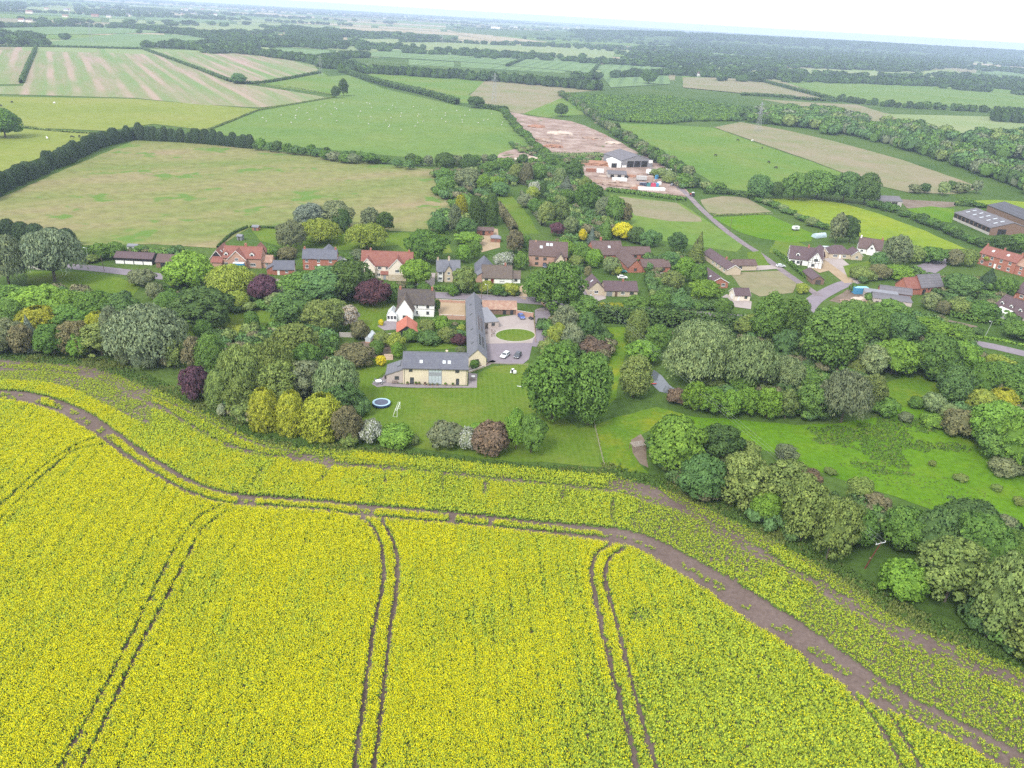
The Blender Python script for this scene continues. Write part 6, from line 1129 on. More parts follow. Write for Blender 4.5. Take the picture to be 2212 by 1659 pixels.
h = House('dark_farm_shed', 'second dark grey farm shed behind the rooflit one', (2130,456), (2212,490), 'farm building'); L_ = h.L; h.block(0, L_, 0, 20, 4.0, 2.6, 'x', TIMBB, roof_mat('charcoal_sheet', (.105,.105,.125), (.14,.14,.16), .1, .9)); h.door('R', 8, .05, 4, 3.4, SHADEBK, handle=False)
h = House('open_barn', 'open-fronted grey barn with dark bays behind the copse', (1892,446), (1946,448), 'barn'); L_ = h.L; h.block(0, L_, 0, 11, 3.9, 2.0, 'x', CONC, CORD)
for i in range(3): h.door('F', 2.9+i*4.6, .05, 3.8, 3.2, SHADEBK, name='bay_shade_panel', handle=False)  # shade inside the barn is a dark panel per bay, wall stays closed
h = House('dormer_house', 'brown-roofed house with four dormers at the right edge', (2144,672), (2222,706)); L_ = h.L; h.block(0, L_, 0, 9, 2.7, 4.2, 'x', CREAM, PURP); 
for i in range(4): h.dormer(0, 2.2+i*(L_-4.4)/3, .25, 1.6, 1.6, WHITE, PURP)
for i in range(4): h.win('F', 2.2+i*(L_-4.4)/3, .8, 1.4, 1.2, nx=3)
h.block(3.5, 9, -3.5, -.02, 2.4, .7, 'my', FRAME_W, LEADW, over=.15); h.chim(4, 4.5, 6.4, 7.8)
h = House('plum_roofed_house', 'plum-roofed house partly cut by the right edge', (2190,642), (2246,660)); L_ = h.L; h.block(0, L_, 0, 8, 2.8, 3.6, 'x', BRICK, PURP); h.win('F', 3, .8, 1.6, 1.2, nx=3); h.win('F', 8, .8, 1.6, 1.2, nx=3)
# --- farmyard
h = House('farmyard_barn', 'wide grey farm barn with dark open front in the farmyard', (1342,362), (1409,361), 'barn'); L_ = h.L; h.block(0, L_, 0, 30, 5.2, 3.6, 'y', CORR, CORD, over=.3)
for i, w_ in enumerate((5.4, 5.4, 5.4)): h.door('F', 7.5+i*6.0, .05, w_, 4.6, SHADEBK, name='bay_shade_panel', handle=False)  # open front painted as dark shade panels over the wall
q = MB(); q.box(L_-3.6, L_-.2, -.12, 0, 3.0, 5.2); h.part('white_cladding', q, WHITE); q = MB(); q.box(.3, 4.2, -.12, 0, 0, 1.6); h.part('stacked_panels', q, WHITE)
h = House('white_lean_to', 'white-roofed lean-to shed left of the farm barn', (1318,362), (1341,362.5), 'shed'); L_ = h.L; h.block(0, L_, 0, 11, 4.2, 1.4, 'y', WHITE, plain('white_sheet', (.74,.73,.72), .6, .06)); h.door('F', L_*.35, .05, 4.2, 3.2, SHADEBK, handle=False)
h = House('low_farm_shed', 'low dark-roofed shed in the middle of the farmyard', (1313,383), (1353,385), 'shed'); L_ = h.L; h.block(0, L_, 0, 9, 2.5, 1.5, 'x', CONC, CORD)
for i in range(3): h.door('F', 3+i*5, .05, 2.6, 1.9, SHADEBK, name='bay_shade_panel', handle=False)  # shaded openings drawn as dark panels on the concrete front
# --- houses far off
for k_, (x_, y_, w_, wm_, rm_, lb) in enumerate(((1498,163,14,WHITE,BRNT,'left of two far white houses by the straight hedge'), (1512,165,14,WHITE,BRNT,'right of two far white houses by the straight hedge'), (1700,173,16,CREAM,FELT,'far pale barn at the end of the slanting hedge'), (1070,63,60,WHITE,WHITE,'large white sheds among the far woods'), (1110,60,60,WHITE,FELT,'long pale far shed right of the white sheds'),
        (45,47,16,WHITE,REDT,'pale far farmhouse near the upper left corner'), (62,48,18,CREAM,BRNT,'second far farm building near the upper left corner'), (1775,122,16,BRICK,REDT,'first red-roofed far house in the right woods'), (1800,121,18,CREAM,REDT,'second red-roofed far house in the right woods'), (1822,124,16,BRICK,REDT,'third red-roofed far house in the right woods'), (1640,94,26,WHITE,FELT,'far white building on the wooded ridge'))):
    p_ = P(x_, y_)[:2]; h = House('far_building', lb, p_-np.array([w_/2,0]), p_+np.array([w_/2, w_*.03]), 'building'); h.block(0, w_, 0, w_*.5, 5+.06*w_, 2.5+.05*w_, 'x', wm_, rm_)
    if w_ < 20:
        for i in range(2): h.win('F', w_*(.3+.4*i), 1, 1.6, 1.4)
town = []
for k_ in range(70):
    px_ = RNG.choice([RNG.uniform(60,330), RNG.uniform(330,620), RNG.uniform(760,960), RNG.uniform(1150,1350)]); py_ = 34+(px_-1106)*.0584+RNG.uniform(13,24) if px_ > 500 else 12+RNG.uniform(6,26)
    if py_ < 36+(px_-1106)*.0584+6: continue
    p_ = P(px_, py_)[:2]; town.append(p_)
m = MB()
for p_ in town:
    w_ = RNG.uniform(12,30); d_ = RNG.uniform(8,14); hh_ = RNG.uniform(5,8); c_ = RNG.integers(0,3); x0,y0 = p_; m.box(x0-w_/2, x0+w_/2, y0-d_/2, y0+d_/2, 0, hh_, c_); m.prism([(y0-d_/2-.5,hh_+.05),(y0+d_/2+.5,hh_+.05),(y0,hh_+4)], 'x', x0-w_/2-.4, x0+w_/2+.4, 3+RNG.integers(0,2))
tag(m.build('distant_town', [WHITE, CREAM, BRICKP, REDT, FELT]), 'pale specks of a distant town near the horizon', kind='stuff')
# ------------------------------------------------------------------ vehicles, animals, garden things, poles
def paint(name, col, rough=.3): return plain(name, col, rough, .03, 1., spec=.5)
TYRE = plain('tyre_rubber', (.02,.02,.022), .8, .1); RIM = plain('wheel_rim', (.35,.35,.36), .35, .05, metal=.6); LAMP = plain('lamp_glass', (.75,.77,.78), .15, .02)
_whl = {}
def wheel(parent, x, y, r=.33, w=.22):
    if (r, w) not in _whl:
        m = MB(); n = 14; m.tube((0,-w/2,0), (0,w/2,0), r, r, n); q = MB(); q.tube((0,-w/2-.012,0), (0,w/2+.012,0), r*.6, r*.6, 10); _whl[(r,w)] = (m.mesh('wheel', TYRE), q.mesh('rim', RIM))
    o = link('wheel', _whl[(r,w)][0], parent, (x, y, r)); link('rim', _whl[(r,w)][1], o); return o
def car(px, head_deg, mat, label, kind='hatch', group=None, name='parked_car', cat='car'):
    """car facing local +x; head_deg is the heading, anticlockwise from +X"""
    p = P(*px); e = empty(name, (p[0], p[1], .11), math.radians(head_deg), label, cat, group); L, Wd = 4.3, 1.76
    side = [(-2.12,.30),(2.05,.30),(2.14,.52),(2.08,.72),(1.05,.92),(-1.95,.98),(-2.14,.80)]; cab = [(1.05,.92),(.25,1.42),(-1.25,1.46),(-1.98,.98)]
    if kind == 'estate': cab = [(1.05,.92),(.30,1.44),(-1.75,1.47),(-2.05,.98)]
    b = MB(); hw = Wd/2
    n = len(side); b.poly([(x,-hw*(.94 if z < .4 else 1),z) for x,z in side]+[(x,hw*(.94 if z < .4 else 1),z) for x,z in side], [tuple(range(n)), tuple(range(2*n-1,n-1,-1))]+[(i,n+i,n+(i+1)%n,(i+1)%n) for i in range(n)])
    n = len(cab); b.poly([(x,-hw*(.97 if z < 1.1 else .78),z) for x,z in cab]+[(x,hw*(.97 if z < 1.1 else .78),z) for x,z in cab], [tuple(range(n)), tuple(range(2*n-1,n-1,-1))]+[(i,n+i,n+(i+1)%n,(i+1)%n) for i in range(n)])
    me = b.mesh('body', mat); o = link('body', me, e); bv = o.modifiers.new('bevel', 'BEVEL'); bv.width = .06; bv.segments = 2; bv.limit_method = 'ANGLE'; bv.angle_limit = .5
    g = MB(); g.poly([(.98,-.74,.99),(.98,.74,.99),(.34,.62,1.39),(.34,-.62,1.39)], [(0,1,2,3)]); gm_ = g.mesh('windscreen', GLASS); w1 = link('windscreen', gm_, e, (.03,0,.035))
    g = MB(); xb, xt = cab[3][0], cab[2][0]; g.poly([(xb+.05,-.72,1.03),(xb+.05,.72,1.03),(xt-.06,.62,1.40),(xt-.06,-.62,1.40)], [(3,2,1,0)]); link('rear_window', g.mesh('rear_window', GLASS), e, (-.035,0,.03))
    for s in (-1,1):
        g = MB(); g.poly([(.82,s*(hw*.965+.012),1.0),(.22,s*(hw*.79+.02),1.37),(xt+.08,s*(hw*.79+.02),1.39),(xb+.30,s*(hw*.965+.012),1.02)], [(0,1,2,3)]); g.build('side_window', GLASS, e)
        for x in (-1.32, 1.32): wheel(e, x, s*(hw-.1))
        q = MB(); q.box(2.02,2.15,s*.62-.16,s*.62+.16,.58,.72); q.build('headlight', LAMP, e)
        q = MB(); q.box(-2.17,-2.09,s*.7-.1,s*.7+.1,.68,.88); q.build('tail_light', plain('tail_lamp', (.3,.02,.02), .3, .02), e)
        q = MB(); q.box(.72,.90,s*(hw+.10)-.09,s*(hw+.10)+.09,.98,1.10); q.build('mirror', mat, e)
    q = MB(); q.box(2.12,2.165,-.26,.26,.42,.52); q.build('number_plate', FRAME_W, e)
    return e
SILV = paint('silver_white_paint', (.62,.64,.66)); BLKP = paint('black_paint', (.045,.05,.07), .2); BLUEP = paint('blue_paint', (.05,.09,.32)); DBLU = paint('dark_blue_paint', (.05,.06,.10)); WHTP = paint('white_paint', (.75,.75,.75)); REDP = paint('red_paint', (.45,.03,.03)); GRYP = paint('grey_paint', (.25,.26,.28)); TEALP = paint('teal_paint', (.03,.22,.22))
car((1091,771), 245, SILV, 'silver-white estate car parked on the apron by the long barn', 'estate'); car((1118,771), 256, BLKP, 'black car parked beside the silver-white one')
car((1126,687), 288, BLUEP, 'small blue car with white nose by the courtyard wall')
car((908,617), 250, SILV, 'pale car on the drive left of the small stone house'); car((1686,577), 8, SILV, 'silver car in front of the half-timbered house', group='cars at the right hand houses'); car((1612,576), 12, DBLU, 'dark blue car on the drive by the long bungalow', group='cars at the right hand houses'); car((1603,577), 30, BLKP, 'black car tight against the long bungalow wall', group='cars at the right hand houses')
car((1722,538), 15, BLKP, 'black car at the lane edge above the half-timbered house', 'estate'); car((1177,577), 265, DBLU, 'dark car in front of the skylight house'); car((1160,572), 268, REDP, 'red car in front of the skylight house', group='cars at the skylight house')
car((1343,589), 10, TEALP, 'teal car in front of the brick bungalow'); car((1344,602), 8, WHTP, 'white car below the teal car at the brick bungalow')
# trailer with dark bundle, motorbike-like quad in the courtyard corner
p = P(1147,690); e = empty('quad_bike', (p[0], p[1], .1), 2.2, 'dark quad bike parked in the courtyard corner', 'quad bike')
m = MB(); m.box(-.8,.8,-.28,.28,.45,.75); m.prism([(-.9,.6),(-.2,.6),(-.3,.95),(-.85,.95)], 'y', -.24, .24); m.build('body', BLKP, e); m = MB(); m.box(-.5,.1,-.2,.2,.75,.92); m.build('seat', SHADEBK, e); m = MB(); m.tube((.45,-.45,1.1), (.45,.45,1.1), .03); m.tube((.4,0,.7), (.45,0,1.1), .03); m.build('handlebar', FRAME_D, e)
for x in (-.6,.6):
    for s in (-1,1): wheel(e, x, s*.48, .3, .22)
# trampoline
p = P(824,875); s_ = SCL(824,875); R_ = 19.2/s_
e = empty('trampoline', (p[0], p[1], .03), 0, 'round blue trampoline on the front lawn', 'trampoline')
def ring(r0, r1, z0, z1, n=40):
    m = MB()
    for i in range(n):
        a, b = 2*math.pi*i/n, 2*math.pi*(i+1)/n; q = [(r0,z0),(r1,z0),(r1,z1),(r0,z1)]
        pts = [(math.cos(t)*r, math.sin(t)*r, z) for t in (a, b) for r, z in q]; m.poly(pts, [(0,1,5,4),(1,2,6,5),(2,3,7,6),(3,0,4,7)])
    return m
ring(R_*.78, R_, .84, .92).build('safety_pad', paint('pale_blue_pad', (.30,.44,.52), .6), e); m = MB(); m.poly([(math.cos(2*math.pi*i/40)*R_*.79, math.sin(2*math.pi*i/40)*R_*.79, .86) for i in range(40)], [tuple(range(40))]); m.build('jumping_mat', plain('jump_mat', (.075,.085,.13), .6, .15, .8), e); ring(R_*.985, R_*1.03, .30, .86).build('blue_skirt', paint('blue_skirt', (.012,.035,.11), .7), e)
for i in range(6):
    a = i*math.pi/3; m = MB(); m.tube((math.cos(a)*R_*.97, math.sin(a)*R_*.97, 0), (math.cos(a)*R_*.97, math.sin(a)*R_*.97, .84), .03); m.build('leg', RIM, e)
# football goal
a_ = P(858,901); b_ = P(868.5,870); d_ = (b_-a_)[:2]; W_ = float(np.linalg.norm(d_)); W_ = min(W_, 5.0); e = empty('football_goal', (a_[0], a_[1], .03), math.atan2(d_[1], d_[0]), 'white football goal with net beside the trampoline', 'goal')
WT = plain('goal_post', (.80,.82,.78), .4, .02); hgt = 2.0; dp = 1.2
for x in (0, W_): m = MB(); m.tube((x,0,0), (x,0,hgt), .06, n=8); m.build('post', WT, e); m = MB(); m.tube((x,0,hgt), (x,.5,hgt), .03); m.tube((x,.5,hgt), (x,dp,0), .03); m.tube((x,0,.03), (x,dp,.03), .03); m.build('side_frame', WT, e)
m = MB(); m.tube((-.06,0,hgt), (W_+.06,0,hgt), .06, n=8); m.build('crossbar', WT, e); m = MB(); m.tube((0,dp,.03), (W_,dp,.03), .03); m.build('ground_bar', WT, e)
m = MB()
for i in range(17): x = W_*i/16; m.tube((x,.5,hgt), (x,dp,0), .008, n=3); m.tube((x,0,hgt), (x,.5,hgt), .008, n=3)
for j in range(9): t = j/8; m.tube((0,.5+(dp-.5)*t,hgt*(1-t)), (W_,.5+(dp-.5)*t,hgt*(1-t)), .008, n=3)
m.build('net', WT, e)
# garden furniture
WTBL = plain('white_table', (.78,.77,.75), .5, .04); TEAK = plain('weathered_teak', (.22,.17,.15), .8, .2, 4)
def table(px, r, label, mat=None):
    p = P(*px); e = empty('garden_table', (p[0], p[1], .1), 0, label, 'table'); m = MB(); m.tube((0,0,.70), (0,0,.75), r, r, 16); m.build('table_top', mat or WTBL, e)
    for i in range(4): a = i*1.57+.4; q = MB(); q.tube((math.cos(a)*r*.8, math.sin(a)*r*.8, 0), (math.cos(a)*r*.6, math.sin(a)*r*.6, .70), .03); q.build('leg', mat or WTBL, e)
def chair(x, y, rz, label, group, mat=None):
    e = empty('garden_chair', (x, y, .1), rz, label, 'chair', group); mt = mat or GRYP; m = MB(); m.box(-.24,.24,-.24,.24,.42,.46); m.build('seat', mt, e); m = MB(); m.box(-.24,.24,.22,.26,.46,.92); m.build('backrest', mt, e)
    for sx in (-1,1):
        for sy in (-1,1): q = MB(); q.box(sx*.21-.02,sx*.21+.02,sy*.21-.02,sy*.21+.02,0,.42); q.build('leg', mt, e)
def bench(px, rz, label, L=1.6):
    p = P(*px); e = empty('garden_bench', (p[0], p[1], .1), rz, label, 'bench')
    for i in range(3): m = MB(); m.box(-L/2,L/2,-.24+i*.15,-.12+i*.15,.42,.46); m.build('seat_slat', TEAK, e)
    for i in range(3): m = MB(); m.box(-L/2,L/2,.24,.28,.52+i*.14,.62+i*.14); m.build('back_slat', TEAK, e)
    for s in (-1,1): m = MB(); m.box(s*(L/2-.06)-.035,s*(L/2-.06)+.035,-.24,-.17,0,.62); m.box(s*(L/2-.06)-.035,s*(L/2-.06)+.035,.2,.28,0,.9); m.box(s*(L/2-.06)-.034,s*(L/2-.06)+.034,-.24,.26,.62,.67); m.build('bench_end', TEAK, e)
table((818,828), .95, 'round white table on the rounded end of the terrace'); pt = P(818,828)
for i in range(6): a = i*1.047+.3; chair(pt[0]+math.cos(a)*1.45, pt[1]+math.sin(a)*1.45, a-math.pi/2, f'grey garden chair round the white terrace table, {ordn(i)} clockwise', 'chairs round the white terrace table')
bench((853,829.5), .06, 'teak bench under the lean-to window'); table((1022,818), .6, 'small white table at the terrace end by the barn gable')
for i, (x_, y_) in enumerate(((1019,822),(1026,822))): q = P(x_, y_); chair(q[0], q[1], 1+i, f'dark chair by the small white table, {"left" if i == 0 else "right"} one', 'chairs at the terrace end', TEAK)
bench((1052,720), 1.55, 'dark bench beside the courtyard wall of the long barn'); table((1065,722), .6, 'round table on the gravel left of the oval lawn', TEAK)
for i, (x_, y_) in enumerate(((1062,718),(1069,717),(1062,727),(1068,727))): q = P(x_, y_); chair(q[0], q[1], i*1.57, f'dark garden chair on the gravel, {ordn(i)} of four', 'chairs on the gravel left of the oval lawn', TEAK)
def pot(px, r, label, group='plant pots by the stone barn', col='green'):
    p = P(*px); e = empty('plant_pot', (p[0], p[1], .1), 0, label, 'plant pot', group); m = MB(); m.tube((0,0,0), (0,0,.42), r*.7, r, 10); m.build('pot', PANT, e)
    me_, A_ = CROWN['shrub'][0]; c = link('plant', me_, e, (0,0,.40), scale=(r*1.3, r*1.3, r*1.2)); c.color = (*TC[col], 1)
for i, x_ in enumerate((926,934,944)): pot((x_, 833.5), .28, f'white-flowering pot under the glazed screen, {ordn(i)} from the left', col='white')
for i, (x_, y_) in enumerate(((898,831.5),(905,831.6),(918,832.4),(962,833.4),(978,834),(880,831.3))): pot((x_, y_), .3, f'leafy pot along the barn front, {ordn(i)} listed from the door', col=('green','olive','red','bright','green','olive')[i])
p = P(833,818); e = empty('water_butt', (p[0], p[1], .1), 0, 'dark barrel at the lean-to corner', 'barrel'); m = MB(); m.tube((0,0,0), (0,0,.5), .32, .38, 12); m.tube((0,0,.5), (0,0,1.0), .38, .32, 12); m.build('barrel', FRAME_D, e); m = MB(); m.tube((0,0,1.0), (0,0,1.05), .34, .3, 12); m.build('lid', FRAME_D, e)
# ride-on mower and cone on the lawn
p = P(1109,804.5); e = empty('ride_on_mower', (p[0], p[1], .03), 1.9, 'white and black ride-on mower standing on the lawn', 'mower')
m = MB(); m.prism([(-.95,.35),(.95,.35),(.9,.7),(.2,.78),(.1,.55),(-.35,.55),(-.45,.8),(-.95,.8)], 'y', -.42, .42); m.build('body', BLKP, e); m = MB(); m.box(.15,.92,-.38,.38,.79,.92); m.build('bonnet', WHTP, e); m = MB(); m.box(-.45,.02,-.25,.25,.6,.72); m.box(-.5,-.42,-.25,.25,.72,1.15); m.build('seat', SHADEBK, e); m = MB(); m.tube((.2,0,.8), (.05,0,1.08), .03); m.tube((.05,-.2,1.08), (.05,.2,1.08), .03); m.build('steering_wheel', FRAME_D, e); m = MB(); m.box(-1.6,-.97,-.45,.45,.3,1.1); m.build('grass_box', WHTP, e)
for x, r in ((-.6,.28),(.6,.22)):
    for s in (-1,1): wheel(e, x, s*.45, r, .2)
p = P(1103.5,805); m = MB(); m.box(-.28,.28,-.28,.28,0,.06); m.tube((0,0,.06), (0,0,1.0), .22, .04, 10); o = m.build('marker_cone', WHTP, None, loc=(p[0], p[1], .03)); tag(o, 'white cone on the lawn beside the mower', 'cone')
p = P(1122,835); m = MB(); m.box(-.7,.7,-.12,.12,0,.07); m.box(-.7,-.62,-.12,.12,.07,.16); o = m.build('plank', WHTP, None, loc=(p[0], p[1], .03), rot=(0,0,-.2)); tag(o, 'white plank lying on the lawn near the big trees', 'plank')
p = P(1407,830); e = empty('kayak', (p[0], p[1], .05), .1, 'red kayak lying on the bank of the pond', 'kayak'); m = MB(); n_ = 9; xs = np.linspace(-1.6,1.6,n_); ws = .36*np.sqrt(np.clip(1-(xs/1.62)**2, .01, 1))
for i in range(n_-1): m.poly([(xs[i],-ws[i],.22),(xs[i],0,.02),(xs[i],ws[i],.22),(xs[i],0,.34),(xs[i+1],-ws[i+1],.22),(xs[i+1],0,.02),(xs[i+1],ws[i+1],.22),(xs[i+1],0,.34)], [(0,1,5,4),(1,2,6,5),(2,3,7,6),(3,0,4,7)])
m.build('hull', paint('red_plastic', (.62,.06,.04), .4), e); m = MB(); m.tube((0,0,.30), (0,0,.37), .26, .22, 10); m.build('cockpit', SHADEBK, e)
# fence, frame by the field corner, terrace steps
FW_ = plain('fence_wood', (.33,.29,.22), .9, .2, 3)
def fence(A, B, label, hgt=1.1, sp=2.4, rails=3, mat=None, name='post_fence'):
    f = House(name, label, A, B, 'fence'); n = max(1, int(f.L/sp))
    for i in range(n+1): m = MB(); x = f.L*i/n; m.box(x-.05, x+.05, -.05, .05, -.02, hgt); m.build('post', mat or FW_, f.root)
    for j in range(rails): m = MB(); z = hgt*(j+.8)/(rails+.3); m.box(-.05, f.L+.05, -.075, -.052, z-.045, z+.045); m.build('rail', mat or FW_, f.root)
fence((1283,916), (1305,1007), 'pale post and rail fence running down from the big tree'); fence((1053,786), (1140,790), 'low rail fence between parking apron and lawn', .7, 2.0, 2); fence((1020,800), (1053,787), 'low curved rail fence beside the gravel path', .6, 1.6, 2, BRICKP)
fence((1154,690), (1157,740), 'dark rail fence between courtyard and drive', .9, 2.2, 2, BRICKP); fence((1540,466), (1668,463), 'thin fence above the garden plot', 1.0, 5, 2); fence((1160,672), (1188,671), 'closed wooden gate across the drive', 1.1, 2.2, 4, name='wooden_gate')
p = P(1376,972); e = empty('log_shelter', (p[0], p[1], 0), .4, 'dark timber frame on trodden earth at the field corner', 'shelter')
for sx in (-1,1):
    for sy in (-1,1): m = MB(); m.box(sx*1.6-.07,sx*1.6+.07,sy*1.1-.07,sy*1.1+.07,0,1.7); m.build('post', TIMBB, e)
for sx in (-1,1): m = MB(); m.box(sx*1.6-.06,sx*1.6+.06,-1.2,1.2,1.7,1.82); m.build('beam', TIMBB, e)
for i in range(5): m = MB(); y = -1.0+i*.5; m.box(-1.8,1.8,y-.04,y+.04,1.822,1.9); m.build('rafter', CONC, e)
h = House('garden_steps', 'pale wooden garden steps left of the stone barn', (829,778), (849,778), 'steps')
for i in range(4): m = MB(); m.box(0, h.L, i*.9, i*.9+.82, .05, .18+i*.14); h.part('step', m, plain('pale_boards', (.42,.32,.24), .9, .15, 3))
# poles
WOODP = plain('pole_wood', (.16,.12,.09), .9, .25, 4); STEELG = plain('galvanised_steel', (.55,.57,.58), .5, .08, metal=.3)
def pole(px, hgt, label, lean=(0,0), arm=None, mat=None, name='utility_pole', r=.13, box=False):
    p = P(*px); e = empty(name, (p[0], p[1], 0), 0, label, 'pole'); top = Vector((lean[0], lean[1], hgt)); m = MB(); m.tube((0,0,-.1), top, r, r*.75, 8); m.build('pole', mat or WOODP, e)
    if arm:
        w, az = arm; d = Vector((math.cos(az), math.sin(az), 0)); m = MB(); m.tube(top-d*w+Vector((0,0,-.15)), top+d*w+Vector((0,0,-.15)), .08, n=6); m.build('crossarm', STEELG, e)
        for k in (-1,0,1): m = MB(); q = top+d*w*k*.92; m.tube(q+Vector((0,0,-.06)), q+Vector((0,0,.24)), .05, .04, 6); m.build('insulator', FRAME_W, e)
    if box: m = MB(); m.box(-.35,.35,-.5,-.13,hgt-2.4,hgt-1.4); m.build('transformer', STEELG, e)
    return p, top
RUSTR = plain('red_stained_wood', (.13,.034,.028), .8, .25, 3)
pR, tR = pole((1868,1228), 6.6, 'leaning red-brown power pole among the field-edge trees', (1.7,.1), (1.35,.42), RUSTR, r=.13); m = MB(); m.tube((tR[0]*.3, tR[1]*.3, 2.6), (tR[0]*.3+.05, tR[1]*.3, 2.8), .25, .25, 8); m.build('steel_band', WOODP, bpy.data.objects[[o.name for o in bpy.data.objects if o.name.startswith('utility_pole')][-1]])
pT, tT = pole((1272,677), 9.0, 'power pole with transformer box right of the big drive tree', (0,0), (1.2,.35), box=True)
d = Vector((math.cos(.35), math.sin(.35), 0))
for k, nm in zip((-1,0,1), ('left','middle','right')):
    a = Vector((pR[0], pR[1], 0))+tR+d*1.1*k+Vector((0,0,.25)); b = Vector((pT[0], pT[1], 0))+tT+d*1.1*k+Vector((0,0,.25)); m = MB(); n_ = 14; q = [a.lerp(b, i/n_)-Vector((0,0,1.6*4*(i/n_)*(1-i/n_))) for i in range(n_+1)]
    for i in range(n_): m.tube(q[i], q[i+1], .009, n=4)
    tag(m.build('power_cable', STEELG), f'thin power cable, {nm} one of three from the red pole', 'cable')
for k_, (px_, hg, lb) in enumerate((((226,586),6.5,'leaning pole beside the road at the left'), ((1040,646),8.0,'tall pole at the far end of the long barn'), ((2093,640),8,'pole beside the right hand hedge'))): pole(px_, hg, lb, (-.6,0) if k_ == 0 else (0,0))
pole((1576,502), 8, 'wooden pole left of the narrow lane'); pole((1835,634), 7, 'dark pole by the blue container')
def lamp_post(px, hgt, label, tilt=0):
    p = P(*px); e = empty('street_lamp', (p[0], p[1], 0), 0, label, 'street lamp'); m = MB(); m.tube((0,0,0), (tilt,0,hgt), .07, .05, 8); m.build('post', STEELG, e); m = MB(); m.tube((tilt,0,hgt), (tilt-.8,0,hgt+.15), .04); m.build('arm', STEELG, e); m = MB(); m.box(tilt-1.15,tilt-.7,-.12,.12,hgt+.08,hgt+.24); m.build('lamp_head', LAMP, e)
lamp_post((1053,642), 5, 'street lamp beside the road behind the cart shed'); lamp_post((2128,727), 6, 'pale street lamp beside the right hand road', .8); lamp_post((192,567), 6, 'street lamp behind the left road bend')
def pylon(px, hgt, label):
    p = P(*px); e = empty('pylon', (p[0], p[1], 0), .3, label, 'pylon'); w0, w1 = hgt*.09, hgt*.015; st = plain('pylon_steel', (.30,.31,.32), .6, .05); lv = np.linspace(0, 1, 9)
    c = lambda t, i: Vector(((-1,1,1,-1)[i]*(w0+(w1-w0)*t**.8), (-1,-1,1,1)[i]*(w0+(w1-w0)*t**.8), hgt*t))
    for i in range(4):
        m = MB()
        for a, b in zip(lv[:-1], lv[1:]): m.tube(c(a,i), c(b,i), .10, n=4)
        m.build('leg', st, e); m = MB()
        for a, b in zip(lv[:-1], lv[1:]): m.tube(c(a,i), c(b,(i+1)%4), .05, n=4); m.tube(c(b,i), c(a,(i+1)%4), .05, n=4)
        m.build('lattice', st, e)
    for t, w in ((.62,.17),(.76,.14),(.9,.11)):
        m = MB(); m.tube((-hgt*w,0,hgt*t), (hgt*w,0,hgt*t), .14, n=4); m.tube((-hgt*w,0,hgt*t), (0,0,hgt*(t+.05)), .08, n=4); m.tube((hgt*w,0,hgt*t), (0,0,hgt*(t+.05)), .08, n=4); m.build('crossarm', st, e)
for px_, hg, lb in (((1067,222),34,'lattice pylon on the rough ground beyond the sheep pasture'), ((1636,284),30,'lattice pylon beside the dark wood'), ((955,111),40,'distant pylon in the pale green field'), ((198,92),38,'distant pylon in the blue-green field at the left'), ((2133,108),110*.95,'tall faint mast on the right horizon'), ((693,165),30,'distant pylon near the upper pasture corner')): pylon(px_, hg, lb)
# farmyard clutter and containers
def box_body(px, L, Wd, hgt, rz, mat, label, name='shipping_container', cat='container', wheels=False, top=None, ribs=True, group='containers and trailers of the farmyard'):
    p = P(*px); e = empty(name, (p[0], p[1], .02), rz, label, cat, group); z0 = .95 if wheels else .05
    m = MB(); m.box(-L/2, L/2, -Wd/2, Wd/2, z0, z0+hgt)
    if ribs:
        for i in range(int(L/.6)):
            x = -L/2+.3+i*.6; m.box(x-.1, x+.1, -Wd/2-.03, Wd/2+.03, z0+.12, z0+hgt-.12)
    m.build('body', mat, e); m = MB(); m.box(-L/2-.02, L/2+.02, -Wd/2-.02, Wd/2+.02, z0+hgt+.003, z0+hgt+.06); m.build('roof', top or mat, e)
    for s in (-1,1): m = MB(); m.box(-L/2-.045, -L/2-.005, min(0,s*Wd/2*.96), max(0,s*Wd/2*.96)-.02, z0+.06, z0+hgt-.06); m.build('door', mat, e)
    if wheels:
        for x in (-L*.36, -L*.26, L*.3):
            for s in (-1,1): wheel(e, x, s*(Wd/2-.2), .48, .3)
        m = MB(); m.box(-L/2+.2, L/2-.2, -.5, .5, .62, .948); m.build('chassis', FRAME_D, e)
    return e
CBLU = paint('container_blue', (.06,.24,.42), .6); CBLT = paint('container_pale_blue', (.22,.48,.56), .6); CTEA = paint('container_teal', (.05,.20,.20), .6); CPNK = paint('container_red', (.50,.06,.12), .6); CWHT = paint('container_white', (.68,.68,.67), .6); CGRY = paint('container_grey', (.42,.41,.40), .6)
box_body((1857,634), 6.1, 2.6, 2.7, .12, CBLU, 'bright blue container with pale roof by the side road', top=CBLT, group='loose containers')
box_body((1296,373), 5, 2.5, 2.4, .1, CWHT, 'white box body at the left of the farmyard'); box_body((1278,371), 8, 2.5, 2.2, .1, TIMB, 'rusty open-sided box left of the white body'); box_body((1385,391), 7, 2.5, 2.4, .15, CGRY, 'grey trailer body in front of the farm barn', wheels=True, name='trailer', cat='trailer'); box_body((1413,380), 13, 2.55, 2.8, 2.35, WHTP, 'white lorry trailer with blue end beside the lane', wheels=True, name='lorry_trailer', cat='trailer'); box_body((1418,387), 1.2, 2.5, 2.7, 2.35, CBLU, 'blue cab end of the white lorry trailer', name='lorry_cab', cat='lorry')
